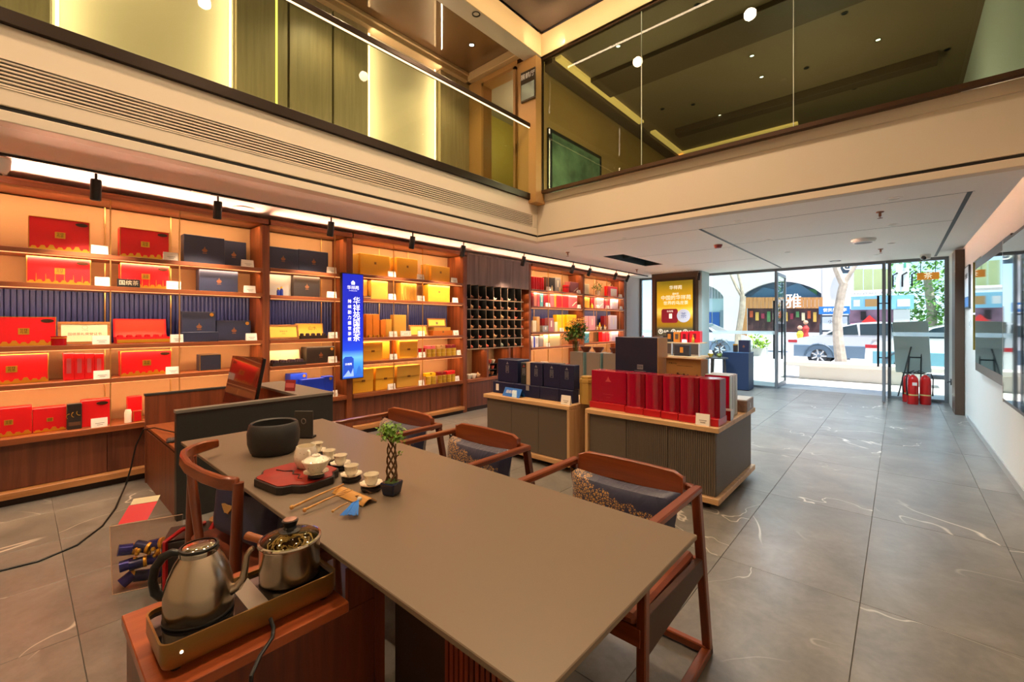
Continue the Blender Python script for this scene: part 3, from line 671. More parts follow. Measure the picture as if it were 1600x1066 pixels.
shelf_box(2, 4, 471, 507, 592, 'wide bright blue carton low behind the desk top', 'blue', '', group='bright blue cartons behind the desk', x=-5.12, d=.08)
shelf_box(2, 4, 506, 521, 588, 'narrow bright blue carton with seal at the right, behind the desk top', 'blue', 's', group='bright blue cartons behind the desk', x=-5.12, d=.1)
for (lv, a, b, v, l) in ((0, 511, 525, 413, 'white price card on the top shelf of the narrow bay'), (1, 511, 525, 452, 'white price card on the second shelf of the narrow bay'), (2, 513, 527, 518, 'white price card right of the landscape-print box'),
        (3, 513, 526, 557, 'white price card before the dark presentation box'), (4, 520, 527, 606, 'white price card right of the bright blue cartons')):
    shelf_card(2, lv, a, b, v, l)
# blue LED screen on the upright
bs = thing('display_screen', 'tall lit blue screen with white Chinese lettering on the shelf upright', 'screen', (-4.975, 2.707, .72), PI2)
m_scr = bpy.data.materials.new('screen_blue'); m_scr.use_nodes = True; n = m_scr.node_tree; p = n.nodes['Principled BSDF']
tc = n.nodes.new('ShaderNodeTexCoord'); sx = n.nodes.new('ShaderNodeSeparateXYZ'); n.links.new(tc.outputs['Object'], sx.inputs[0]); r = n.nodes.new('ShaderNodeValToRGB')
n.links.new(sx.outputs[2], r.inputs[0]); e = r.color_ramp.elements; e[0].position = 0; e[0].color = S('#2a62d8'); e[1].position = 1.0; e[1].color = S('#0b22b8')
q = e.new(.17); q.color = S('#4aa0f2'); q = e.new(.25); q.color = S('#78c8ff'); q = e.new(.34); q.color = S('#1a4ae0'); q = e.new(.5); q.color = S('#0b2bd0')
n.links.new(r.outputs[0], p.inputs['Emission Color']); p.inputs['Emission Strength'].default_value = 1.25; p.inputs['Base Color'].default_value = (0, 0, .02, 1)
bx('housing', m_brownm, -.142, .142, .004, .05, -.01, 1.275, bs, .003); bx('panel', m_scr, -.132, .132, 0, .004, 0, 1.262, bs)
m_wt = mat('screen_white', '#ffffff', .5, emit=1.3)
text('华\n祥\n苑\n国\n缤\n茶', .098, m_wt, bs, (.045, -.002, .71), res=2, line=.92)
text('持\n续\n助\n力\n盛\n世\n茶\n叙', .048, m_wt, bs, (-.045, -.002, .70), res=1, line=1.36)
text('华祥苑', .052, m_wt, bs, (0, -.002, 1.095), res=1); text('HUAXIANGYUAN', .013, m_wt, bs, (0, -.002, 1.06), res=1)
MB().prism([(-.02, 1.135), (.02, 1.135), (.024, 1.165), (0, 1.185), (-.024, 1.165)], -.002, 0, axis='y').build('crest', m_wt, bs)
cn = MB().prism([(-.128, .02), (.008, .02), (.008, .235), (-.02, .262), (-.10, .262), (-.128, .235)], -.002, 0, axis='y').build('tea_can_picture', mat('can_blue', '#1b3fb0', .5, emit=.8, ecol='#1f4cc8'), bs)
text('华祥苑', .03, m_wt, cn, (-.06, -.004, .17), res=1); MB().prism([(-.128, .02), (-.06, .10), (-.03, .05), (.0, .12), (.008, .02)], -.004, -.002, axis='y').build('wave_print', mat('wave_pale', '#8fb4f0', .5, emit=.7), cn)
MB().prism([(.04, .02), (.06, .11), (.08, .15), (.10, .10), (.13, .02)], -.002, 0, axis='y').build('mountain_picture', mat('mountain_blue', '#2c66c8', .5, emit=.9), bs)

# ---- bay 3: gold boxes
gg = 'gold gift boxes right of the blue screen'
P3 = [  # level, u0, u1, v_top, x, depth, colour, style, label
 (0, 550, 560, 397, -5.2, .12, 'gold2', '', 'narrow gold box edge on the top shelf, leftmost of the gold bay'),
 (0, 561, 609, 398, -5.16, .14, 'gold', 'm', 'largest gold box on the top shelf of the gold bay'),
 (0, 600, 612, 402, -5.3, .1, 'gold2', '', 'gold box half hidden behind the largest gold box, top shelf'),
 (0, 620, 653, 404, -5.16, .14, 'gold', 'm', 'gold box in the middle of the top shelf, between two price cards'),
 (0, 665, 671, 413, -5.2, .12, 'gold2', '', 'thin gold box left of the rightmost gold box, top shelf'),
 (0, 671, 703, 416, -5.16, .14, 'gold', 'm', 'rightmost gold box on the top shelf of the gold bay'),
 (1, 566, 574, 437, -5.22, .12, 'orange', '', 'narrow orange box on the second shelf beside the screen'),
 (1, 580, 606, 439, -5.16, .14, 'gold2', '', 'dull gold box on the second shelf, left of the brass rod'),
 (1, 627, 651, 443, -5.16, .14, 'gold2', 'r', 'pleated gold box in the middle of the second shelf'),
 (1, 669, 703, 446, -5.16, .14, 'gold', 'm', 'square gold box at the right of the second shelf'),
 (2, 572, 582, 491, -5.14, .1, 'orange', '', 'tall orange box, left one of a pair on the middle shelf'),
 (2, 582.5, 593, 491, -5.14, .1, 'orange', '', 'tall orange box, right one of a pair on the middle shelf'),
 (2, 595, 603, 500, -5.16, .1, 'orange', '', 'short orange box next to the tall orange pair'),
 (2, 603, 612, 499, -5.2, .1, 'gold2', '', 'plain gold box behind the first brass rod, middle shelf'),
 (2, 616, 635, 492, -5.16, .1, 'gold2', '', 'tall dull gold box left of the leaning yellow certificate'),
 (3, 567, 597, 534, -5.14, .15, 'gold', 'f', 'gold envelope-flap box on the fourth shelf beside the screen'),
 (3, 597, 609, 533, -5.24, .12, 'gold', '', 'gold box behind the flap box on the fourth shelf'),
 (3, 619, 624, 532, -5.2, .12, 'orange', '', 'slim orange box left of the large gold box, fourth shelf'),
 (3, 624, 652, 532, -5.14, .15, 'gold', 'f', 'gold flap box left of the red tins, fourth shelf'),
 (4, 551, 583, 577, -5.12, .18, 'gold', 'f', 'gold flap box on the bottom shelf, directly under the screen'),
 (4, 587, 616, 574, -5.12, .18, 'gold', 'f', 'gold flap box on the bottom shelf, second from the screen'),
 (4, 620, 656, 571, -5.13, .18, 'gold2', 'fm', 'gold flap box on the bottom shelf, left of the yellow packs')]
for (lv, a, b, v, x, d, c, s, l) in P3:
    shelf_box(3, lv, a, b, v, l, c, s, x=x, d=d, group=gg, mats=mat('goldcard_'+c, {'gold': '#e2a42e', 'gold2': '#c9963a', 'orange': '#c9701f'}[c], .35, .1))
for k in range(3):
    zz = SHELF_H[3][1]+.012*k; y0 = at_x(568, 460, -5.12).y; y1 = at_x(579, 460, -5.12).y
    o = bx('booklet', C('dark' if k != 1 else 'tan'), -(y1-y0)/2, (y1-y0)/2, 0, .1, 0, .0115); o.location = (-5.12, (y0+y1)/2+.002*k, zz); o.rotation_euler = (0, 0, PI2)
    tag(o, ['bottom dark', 'middle tan', 'top dark'][k]+' booklet of a small stack beside the blue screen', 'booklet', 'stack of booklets')
for k in range(4):
    o = MB().lathe([(.0005, 0), (.014, 0), (.018, .028), (.016, .03), (.012, .006)], 12).build('gold_cup', m_foil, None, True); o.location = (-5.075, at_x(577+7*k, 522, -5.075).y, SHELF_H[3][2])
    tag(o, ['first', 'second', 'third', 'fourth'][k]+' small gold cup from the left before the orange boxes', 'cup', 'small gold cups')
y0 = at_x(626, 518, -5.10).y; y1 = at_x(642, 518, -5.10).y
framed('small white photo stand with a dark skyline, middle shelf of gold bay', (-5.09, (y0+y1)/2, SHELF_H[3][2]), PI2, y1-y0, .075, m_card, [('山山山', .022, .45, m_ink)], .1, mat('white_frame', '#e6dccb', .4), 'photo_stand', seal=False)
y0 = at_x(640, 510, -5.17).y; y1 = at_x(668, 510, -5.17).y
framed('yellow certificate leaning in an oak frame, lower one in the gold bay', (-5.15, (y0+y1)/2, SHELF_H[3][2]), PI2, y1-y0, .16, m_papy, [('证书', .025, .5, m_redink)], .22, seal=False)
y0 = at_x(676, 515, -5.13).y; y1 = at_x(707, 515, -5.13).y
mo = mat('goldcard_orange', '#c9701f', .35, .1)
gift_box('gift_box', 'lower orange box of a two-box stack at the right of the middle shelf', 'gift box', (-5.12, (y0+y1)/2, SHELF_H[3][2]), PI2, y1-y0, .2, .075, 'orange', gg, 'm', mats=mo)
gift_box('gift_box', 'upper orange box of a two-box stack at the right of the middle shelf', 'gift box', (-5.14, (y0+y1)/2, SHELF_H[3][2]+.075), PI2, (y1-y0)*.85, .16, .05, 'orange', gg, 'g', mats=MATS['goldcard_gold2'])
y0 = at_x(660, 495, -5.30).y; y1 = at_x(692, 495, -5.30).y
framed('yellow certificate with a dark picture, standing on the two-box stack', (-5.18, (y0+y1)/2-.01, SHELF_H[3][2]+.125), PI2, (y1-y0)*.9, .13, m_papy, [('■', .05, .42, mat('pic_grey', '#6d6048', .5))], .15, seal=False)
# packs and tins at the right end of the two lower shelves
def tin_block(lv, spec, nm):
    """spec: u0,u1, rows of tins, top colour; two rows of tins per column, one flat pack on top"""
    z = SHELF_H[3][lv]; x = -5.10
    for (a, b, nt, top, word) in spec:
        ya, yb = at_x(a, 550, x).y, at_x(b, 550, x).y; w = (yb-ya)/nt
        for r in range(2):
            for k in range(nt):
                o = MB().lathe([(.0005, 0), (w*.44, 0), (w*.44, .042), (w*.46, .044), (w*.46, .054), (.0005, .055)], 12).build('tea_tin', mat('tin_gold', '#d0a63c', .28, .25), None, True)
                o.location = (x, ya+w*(k+.5), z+.056*r)
                tag(o, '%s gold tea tin, %s of the pile under the %s pack, %s' % (['left', 'right'][k % 2], ['lower row', 'upper row'][r], word, nm), 'tin', '%s row of gold tins under the %s pack, %s' % (['lower', 'upper'][r], word, nm))
        if top: gift_box('tea_pack', word+' flat tea pack lying on gold tins, '+nm, 'tea pack', (x+.005, (ya+yb)/2, z+.112), PI2, (yb-ya)*.97, .09, .048, top, 'flat tea packs on gold tins', 'm')
tin_block(3, ((667, 680, 2, 'rose', 'coral'), (682, 696, 2, 'tan', 'amber'), (697.5, 712, 2, 'dred', 'maroon')), 'fourth shelf')
tin_block(4, ((665, 681, 2, 'yellow', 'bright yellow'), (684, 697, 2, 'dred', 'dark red'), (698, 711, 2, 'red', 'scarlet')), 'bottom shelf')
for k, (u, z) in enumerate(((656, 0), (662, 0), (656, .066), (662, .066))):
    o = MB().lathe([(.0005, 0), (.024, 0), (.024, .05), (.026, .052), (.026, .063), (.0005, .065)], 14).build('tea_tin', MATS['tin_red'], None, True); o.location = (-5.125, at_x(u, 540, -5.125).y, SHELF_H[3][3]+z)
    tag(o, ['lower left', 'lower right', 'upper left', 'upper right'][k]+' of four stacked red tins on the fourth shelf', 'tin', 'stacked red tins')
for (lv, a, b, v, l) in ((0, 606, 618, 421, 'white price card right of the largest gold box, top shelf'), (0, 652, 662, 427, 'white price card right of the middle gold box, top shelf'), (0, 705, 714, 432, 'white price card at the far right of the top shelf, gold bay'),
        (1, 607, 618, 457, 'white price card by the dull gold box, second shelf'), (1, 652, 663, 461, 'white price card by the pleated gold box, second shelf'), (1, 707, 715, 462, 'white price card at the far right of the second shelf, gold bay'),
        (2, 608, 620, 516, 'white price card at the first brass rod, middle shelf of gold bay'), (2, 653, 663, 515, 'white price card before the lower yellow certificate'), (2, 708, 716, 513, 'white price card right of the orange box stack'),
        (3, 609, 620, 551, 'white price card between the two flap boxes, fourth shelf'), (3, 654, 664, 548, 'white price card under the stacked red tins'), (3, 713.5, 719.5, 544, 'white price card right of the maroon pack'),
        (4, 606, 617, 597, 'white price card between flap boxes, bottom shelf of gold bay'), (4, 654, 662, 591, 'white price card left of the yellow pack'), (4, 710, 717, 585, 'white price card right of the scarlet pack')):
    shelf_card(3, lv, a, b, v, l)

# ---- teapots
def teapot(m, s=1.0, tall=1.0, name='teapot'):
    b = MB(); r = .033*s
    b.lathe([(.0005, 0), (r*.6, 0), (r*.98, r*.45*tall), (r, r*.75*tall), (r*.78, r*1.25*tall), (r*.5, r*1.38*tall), (r*.45, r*1.42*tall), (r*.3, r*1.6*tall), (r*.1, r*1.68*tall), (r*.16, r*1.85*tall), (.0005, r*1.92*tall)], 14)
    b.tube([(r*.85, 0, r*.6*tall), (r*1.3, 0, r*.85*tall), (r*1.6, 0, r*1.35*tall)], [r*.26, r*.2, r*.12], 7)
    b.tube([(-r*.8, 0, r*1.15*tall), (-r*1.35, 0, r*1.2*tall), (-r*1.55, 0, r*.8*tall), (-r*1.3, 0, r*.4*tall), (-r*.9, 0, r*.35*tall)], r*.1, 6)
    return b.build(name, m, None, True)
cl_ = ['#a5653f', '#bd7b52', '#84503c', '#c99a6c', '#e3d4ba', '#c0503a', '#8f8e7a']
protos = [teapot(mat('clay_%d' % i, c, .45), 1.12-.03*(i % 3), .85+.1*(i % 4)) for i, c in enumerate(cl_)]
cname = ['brown', 'tan', 'dark brown', 'ochre', 'pale', 'red', 'olive grey']
rown = ['top', 'second', 'third', 'fourth', 'fifth', 'lowest']; ordn = ['first', 'second', 'third', 'fourth', 'fifth', 'sixth', 'seventh', 'eighth', 'ninth']
cells = [(a+b)/2 for a, b in zip([4.66]+dv, dv+[6.10])]
used = set(); RR = random.Random(3)
for r in range(6):
    for k, y in enumerate(cells):
        if (r, k) in ((2, 0), (2, 3), (3, 0)): continue
        i = RR.choice([4, 4, 3, 2]) if r == 0 else RR.choice([0, 1, 2, 3, 5, 0, 1, 6])
        o = protos[i] if i not in used else protos[i].copy()
        if i in used: COL.objects.link(o)
        used.add(i); o.location = (XS-.08, y+(RR.random()-.5)*.02, rows[r]); o.scale = (.92, .92, .95) if k else (.6, .6, .8); o.rotation_euler = (0, 0, (PI2 if k else .1)+RR.uniform(-.5, .5)*(1 if k else .2)+(pi if RR.random() < .3 else 0))
        tag(o, '%s teapot in the %s compartment from the left of the %s row' % (cname[i], ordn[k], rown[r]), 'teapot', 'small teapots in the pigeonhole rack')
for i, p_ in enumerate(protos):
    if i not in used: bpy.data.objects.remove(p_)
# tea things in the open niches below the teapots
m_porc = mat('porcelain', '#efe6d2', .2, coat=.4)
def bowl(name, m, r, h, loc, label, cat, group=None):
    o = MB().lathe([(.0005, 0), (r*.5, 0), (r*.55, h*.12), (r*.95, h*.75), (r, h), (r*.94, h), (r*.8, h*.6), (r*.3, h*.15), (.0005, h*.14)], 16).build(name, m, None, True); o.location = loc
    return tag(o, label, cat, group)
for k, u in enumerate((733, 740)):
    bowl('tea_jar', m_porc, .05, .075, (XS-.08, at_x(u, 580, XS-.08).y, .5), ['left', 'right'][k]+' of two round white jars in the left niche under the teapots', 'jar', 'round white jars')
o = teapot(MATS['clay_3'], 1.2, 1.3); o.location = (XS-.10, 4.98, .5); tag(o, 'ochre teapot standing right of two white jars in the left niche', 'teapot')
fr2 = thing('tea_set_stand', 'dark little stand of cups in the middle niche under the teapots', 'stand', (XS-.16, 5.28, .5))
for z in (0, .10, .20): bx('shelf', m_black, -.08, .08, -.12, .14, z, z+.01, fr2)
for y in (-.12, .13): bx('side', m_black, -.08, .08, y, y+.01, 0, .21, fr2)
for k, (y, z, m) in enumerate(((-.06, .01, 'clay_5'), (.05, .01, 'clay_0'), (-.05, .11, 'clay_4'), (.06, .11, 'clay_5'), (0, .21, 'clay_5'), (.08, .21, 'clay_4'))):
    bowl('tea_cup', MATS[m], .035, .06, (XS-.12, 5.28+y, .5012+z), ['dark red cup, bottom left of', 'brown cup, bottom right of', 'pale cup, middle left of', 'dark red cup, middle right of', 'dark red cup on top of', 'pale cup on top of'][k]+' the little stand under the teapots', 'cup', 'cups on the little stand')

# ---- bay 5 and 6: small colourful boxes
g5 = 'small boxes in the bay right of the teapots'; g6 = 'small boxes in the bay by the window'
P5 = [
 (5, 0, 831.5, 850, 433, -5.16, .14, 'red', 'r', 'pleated scarlet box on the top shelf, next to the teapot rack'), (5, 0, 853, 858.5, 433, -5.18, .1, 'brown', '', 'slim brown box behind a price card, top shelf right of teapots'),
 (5, 0, 859, 867, 434, -5.2, .1, 'dark', '', 'black-brown box between two slim boxes on the top shelf'), (5, 0, 867.5, 876, 434, -5.2, .1, 'grey', 'l', 'grey-mauve box on the top shelf right of the dark one'),
 (5, 0, 891, 904, 441, -5.16, .14, 'mauve', 'w', 'mauve box with white stroke on the top shelf by the upright'),
 (5, 1, 831.5, 834, 458, -5.15, .1, 'dred', '', 'maroon spine at the left end of the second shelf'), (5, 1, 834.5, 839, 457, -5.15, .1, 'salmon', '', 'salmon slim box, second from the left on the second shelf'),
 (5, 1, 839.5, 843.5, 458, -5.15, .1, 'rose', '', 'rose slim box next to a grey-green one, second shelf'), (5, 1, 844, 849, 459, -5.15, .1, 'teal', 'l', 'grey-green slim box with pale label, second shelf'),
 (5, 1, 849.5, 856.5, 459, -5.2, .1, 'dred', '', 'maroon box behind the price card, second shelf'), (5, 1, 858.5, 866, 460, -5.15, .1, 'rose', '', 'coral red box left of a gold strip, second shelf'),
 (5, 1, 866.2, 869, 460, -5.15, .1, 'gold', '', 'thin gold box between red ones, second shelf'), (5, 1, 869.3, 878, 460, -5.16, .1, 'red', 'g', 'gold-edged red box, second shelf right of the gold strip'),
 (5, 1, 879, 888, 460, -5.15, .1, 'red', '', 'plain red box left of the pink box with white stroke'), (5, 1, 888.3, 902, 461, -5.15, .1, 'rose', 'w', 'large pink-red box with white brush stroke, second shelf'),
 (5, 2, 832, 838.5, 501, -5.15, .1, 'cream', '', 'short cream box at the left end of the middle shelf'), (5, 2, 838.8, 843.5, 495, -5.17, .1, 'tan', '', 'tall tan box beside a short cream one, middle shelf'),
 (5, 2, 847, 857, 498, -5.26, .1, 'dred', '', 'maroon box standing behind a low grey box, middle shelf'), (5, 2, 848, 857, 509, -5.12, .08, 'grey', 'l', 'low grey box in front of the maroon box, middle shelf'),
 (5, 2, 857.5, 865.5, 497, -5.15, .1, 'mauve', 'l', 'tall mauve box right of the low grey box'), (5, 2, 867, 871.5, 503, -5.14, .1, 'cream', '', 'slim cream box left of the yellow boxes'),
 (5, 2, 870, 878, 492, -5.24, .1, 'yellow', '', 'left yellow box of three behind a price card'), (5, 2, 878.5, 885.5, 492, -5.24, .1, 'yellow', '', 'middle yellow box of three, partly behind the flowers'), (5, 2, 886, 901, 492, -5.18, .12, 'yellow', 'k', 'large yellow box with dark crane mark behind the flowers'),
 (5, 3, 831.5, 834, 526, -5.14, .1, 'white', '', 'white slim box at the left end of the fourth shelf'), (5, 3, 834.2, 836, 526, -5.14, .1, 'blue', '', 'thin blue spine between white boxes, fourth shelf'), (5, 3, 836.2, 841.5, 526, -5.14, .1, 'white', 'l', 'white box right of the thin blue spine, fourth shelf'),
 (5, 3, 843, 849, 526, -5.16, .1, 'grey', '', 'pale grey box left of the cream box, fourth shelf'), (5, 3, 849.5, 857.5, 523, -5.18, .1, 'cream', '', 'cream box left of the wide champagne box'), (5, 3, 858, 875, 521, -5.16, .12, 'champ', '', 'wide champagne-coloured box on the fourth shelf'),
 (6, 0, 913, 921, 444, -5.16, .1, 'cream', 'l', 'cream box at the left of the top shelf by the window'),
 (6, 1, 913, 921.5, 465, -5.16, .1, 'gold', 'm', 'gold box at the left of the second shelf by the window'), (6, 1, 923.5, 930.5, 465, -5.22, .1, 'dred', '', 'dark red box behind a small yellow can, second shelf'), (6, 1, 931.5, 943.5, 465, -5.16, .12, 'pink', 'w', 'pink box in the middle of the second shelf by the window'),
 (6, 1, 944.5, 954, 465, -5.2, .1, 'dred', '', 'dark red box between the pink and the lilac box'), (6, 1, 955, 966, 466, -5.16, .12, 'lilac', 'l', 'lilac box at the right of the second shelf by the window'),
 (6, 2, 912.5, 919, 494, -5.16, .1, 'pink', '', 'slim pink box at the left of the middle shelf by the window'), (6, 2, 920, 930.5, 494, -5.16, .12, 'pink', 'l', 'wide pink box next to the slim pink one'),
 (6, 2, 944, 952, 494, -5.22, .1, 'dred', '', 'dark red box left of the lilac box, middle shelf by the window'), (6, 2, 953.5, 964, 493, -5.16, .12, 'lilac', 'l', 'tall lilac box on the middle shelf by the window'),
 (6, 3, 941, 946, 518, -5.2, .1, 'red', '', 'red box, left one of a pair on the fourth shelf by the window'), (6, 3, 946.5, 952, 518, -5.2, .1, 'red', '', 'red box, right one of a pair on the fourth shelf by the window'), (6, 3, 956, 966, 517, -5.16, .12, 'lilac', '', 'pale lilac box at the right of the fourth shelf by the window'),
 (6, 3, 912.5, 920.5, 519, -5.14, .1, 'teal', 'w', 'sky blue box beside the flower bouquet, fourth shelf')]
for (no, lv, a, b, v, x, d, c, s, l) in P5:
    shelf_box(no, lv, a, b, v, l, c, s, x=x, d=d, group=g5 if no == 5 else g6)
o = MB().lathe([(.0005, 0), (.07, 0), (.07, .16), (.065, .165), (.0005, .17)], 24).build('round_box', C('red'), None, True); o.location = (-5.22, at_x(884, 450, -5.22).y, SHELF_H[5][0]); tag(o, 'round red hat-shaped box left of the mauve box, top shelf', 'gift box'); MB().lathe([(.071, .11), (.071, .125)], 24).build('ribbon', C('dred'), o, True)
for k, u in enumerate((862.5, 874.5)):
    o = MB().lathe([(.0005, 0), (.017, 0), (.017, .07), (.007, .09), (.007, .105), (.0005, .106)], 12).build('pale_bottle', mat('bottle_pale', '#e5cfa0', .25), None, True); o.location = (-5.09, at_x(u, 450, -5.09).y, SHELF_H[5][0]); tag(o, ['left', 'right'][k]+' pale bottle before the dark boxes on the top shelf', 'bottle', 'pale bottles')
# potted plant, gift bag, small bottles in bay 6
def leaf_ball(mb, c, r, n, s, rng, m=0, sq=1.0):
    for k in range(n):
        d = Vector((rng.gauss(0, 1), rng.gauss(0, 1), rng.gauss(0, 1))).normalized()*r*rng.random()**.4; d.z *= sq
        p = Vector(c)+d; q = Matrix.Rotation(rng.uniform(0, 6.28), 3, 'Z') @ Matrix.Rotation(rng.uniform(-1, 1), 3, 'X'); w = s*rng.uniform(.7, 1.2)
        mb.add([p+q @ Vector(v) for v in ((0, 0, 0), (w*.3, w*.5, w*.08), (0, w, 0), (-w*.3, w*.5, w*.08))], [(0, 1, 2, 3)], m)
m_leaf = mat('leaf_green', '#5f8a2e', .5, var=.3, vscale=30); m_leafd = mat('leaf_dark', '#3d6420', .5, var=.3, vscale=30)
pp = thing('potted_plant', 'little green plant in a pale pot on the top shelf by the window', 'plant', (-5.14, at_x(933.5, 455, -5.14).y, SHELF_H[6][0]))
MB().lathe([(.0005, 0), (.05, 0), (.06, .11), (.052, .11), (.0005, .09)], 14).build('pot', mat('pot_pale', '#e3cdb2', .5), pp, True)
b = MB(); leaf_ball(b, (0, 0, .19), .12, 130, .05, random.Random(1), sq=.75); b.build('foliage', m_leaf, pp)['kind'] = 'stuff'
gb = shelf_box(6, 0, 950, 965, 448, 'red gift bag with white front panel on the top shelf by the window', 'red', '', x=-5.16, d=.1, name='gift_bag', cat='bag')
hb = gb.dimensions; MB().tube([(.02-.09, .05, .2), (-.05, .05, .30), (.0, .05, .33), (.05, .05, .30), (.07, .05, .2)], .004, 6).build('handle', C('tan'), gb, True); bx('front_panel', C('white'), -.11, .19, -.003, .001, .02, .2, gb)
for k, (u, c, h) in enumerate(((933, 'yellow', .10), (937, 'yellow', .17), (941.5, 'dark', .13), (945, 'yellow', .11), (925, 'yellow', .11))):
    lv = 2 if k < 4 else 1
    o = MB().lathe([(.0005, 0), (.026, 0), (.026, h*.55), (.01, h*.75), (.01, h), (.0005, h)], 12).build('small_bottle', C(c), None, True); o.location = (-5.13, at_x(u, 510, -5.13).y, SHELF_H[6][lv])
    tag(o, ['short yellow bottle left of the tall yellow one', 'tall yellow bottle on the middle shelf by the window', 'dark bottle right of the tall yellow one', 'short yellow bottle left of the dark red box', 'little yellow can before the dark red box, second shelf'][k], 'bottle', 'small bottles by the window')
for k, u in enumerate((932, 938.5, 945.5)):
    bowl('white_cup', m_porc, .03, .07, (-5.085, at_x(u, 512, -5.085).y, SHELF_H[6][2]), ['left', 'middle', 'right'][k]+' of three white cups before the small bottles', 'cup', 'white cups by the window')
for (no, lv, a, b, v, l) in ((5, 0, 854, 860, 447, 'white price card before the brown slim box, top shelf'), (5, 0, 902, 906.5, 451, 'white price card right of the mauve box'), (5, 1, 852.5, 859, 472, 'white price card before the maroon box, second shelf'), (5, 1, 902.5, 907, 474, 'white price card right of the large pink-red box'),
        (5, 2, 874.5, 880, 510, 'white price card below the left yellow box'), (5, 3, 853.5, 858.5, 535, 'white price card before the champagne box'), (6, 0, 967, 971.5, 458, 'white price card right of the red gift bag'),
        (6, 1, 931, 936, 475, 'white price card before the pink box'), (6, 1, 947, 951.5, 476, 'white price card before the second dark red box by the window'), (6, 1, 968, 972, 477, 'white price card right of the lilac box, second shelf')):
    shelf_card(no, lv, a, b, v, l)
# ================================================================ RECEPTION DESK
m_charcoal = mat('charcoal_laminate', '#2b2a28', .45); m_slate = mat('slate_top', '#6d675f', .42, bump=.03, bscale=300)
walnutP = wood('walnut_panel', '#5a2c18', '#7c4124', 2, .42, .7)
dk = thing('reception_desk', 'dark reception desk with high charcoal front panel and walnut inside', 'desk', (-4.35, 1.30, 0))
def D(n, m, xa, xb, a, b, z0, z1, bev=.002): return bx(n, m, xa+4.35, xb+4.35, a-1.30, b-1.30, z0, z1, dk, bev)
D('front_panel', m_charcoal, -3.83, -3.77, .735, 1.86, 0, .752); D('front_cap', m_slate, -3.83, -3.765, .73, 1.865, .752, .775)
D('back_panel', walnutP, -4.92, -4.885, .735, 1.86, 0, .752); D('back_cap', m_charcoal, -4.925, -4.882, .73, 1.86, .752, .772)
D('end_panel', walnutP, -4.885, -3.83, .742, .762, 0, .455)
D('worktop', wood('walnut_top', '#6d3519', '#9a542b', 0, .35), -4.885, -3.83, .738, 1.60, .475, .50)
D('end_groove', m_kick, -4.885, -3.83, .748, .76, .455, .475, 0)
D('end_cabinet', walnutP, -4.885, -3.83, 1.60, 1.84, 0, .752); D('cabinet_top', m_slate, -4.885, -3.83, 1.58, 1.86, .752, .775)
D('led_groove', m_kick, -3.768, -3.7665, .74, 1.85, .74, .746, 0)
# things on the desk
mn = thing('monitor', 'dark glossy monitor with painted brown glare leaning back on the reception desk', 'monitor', (-4.42, 1.325, .501), radians(11))
M = Matrix.Translation((0, 0, .16)) @ Matrix.Rotation(-.20, 4, 'X')
MB().box(-.24, .24, -.018, .018, 0, .42, 0, M).build('back_shell', mat('monitor_black', '#15120f', .35), mn, bevel=.006)
MB().box(-.245, .245, -.026, -.018, -.004, .424, 0, M).build('screen', mat('screen_brown_glare', '#4a1a12', .16, coat=.8), mn)  # brown glare of the mirrored red boxes is put into the screen colour
bx('foot', mat('black_plastic', '#161616', .35), -.13, .13, -.08, .10, 0, .012, mn, .004); MB().bar((0, .03, .01), (0, .03, .25), .06, .02, 0, (0, 1, 0)).build('neck', MATS['black_plastic'], mn)
kb = thing('keyboard', 'dark keyboard lying on the desk beside the charcoal panel', 'keyboard', (-4.05, .93, .501), radians(80))
bx('body', MATS['black_plastic'], -.2, .2, -.06, .06, 0, .012, kb, .003)
kk = MB()
for i in range(14):
    for j in range(4): kk.box(-.19+i*.027, -.167+i*.027, -.05+j*.026, -.028+j*.026, .012, .018)
kk.build('keys', mat('key_grey', '#3d3d40', .5), kb)['kind'] = 'stuff'
gp = thing('glass_jar', 'square glass jar with green sprigs on the reception desk', 'jar', (-4.30, 1.02, .501))
b = MB()
for a, c in (((-.05, -.05), (.05, -.05)), ((.05, -.05), (.05, .05)), ((.05, .05), (-.05, .05)), ((-.05, .05), (-.05, -.05))):
    b.bar((*a, .06), (*c, .06), .004, .12)
b.build('glass', glass('jar_glass', '#e8f0ea', .12), gp)
b = MB(); leaf_ball(b, (0, 0, .085), .04, 40, .025, random.Random(5)); b.build('sprigs', m_leafd, gp)['kind'] = 'stuff'
pc = bx('card_stand', mat('photo_red', '#8a2b2b', .3), -.05, .05, 0, .008, 0, .10); pc.location = (-4.10, 1.62, .776); pc.rotation_euler = (-.15, 0, radians(30)); tag(pc, 'small dark red picture card standing on the desk top', 'card'); bx('picture', mat('photo_pink', '#c05a58', .35), -.043, .043, -.002, 0, .03, .07, pc)
cp = bx('card_box', mat('box_beige', '#8d8173', .5), -.04, .04, -.03, .03, 0, .075, None, .003); cp.location = (-4.0, 1.47, .501); tag(cp, 'small beige box among the cables behind the charcoal panel', 'box'); bx('lid', m_cardink, -.041, .041, -.031, .031, .06, .0755, cp)
b = MB()
for k in range(5):
    r_ = random.Random(k); b.tube([(-4.38+.1*r_.random()+.03*i, 1.50+.07*sin(i*1.3+k), .51+.16*abs(sin(i*.9+k))) for i in range(8)], .004, 5)
o = b.build('cables', MATS['black_plastic']); tag(o, 'tangle of black cables behind the monitor', 'cables', kind='stuff')
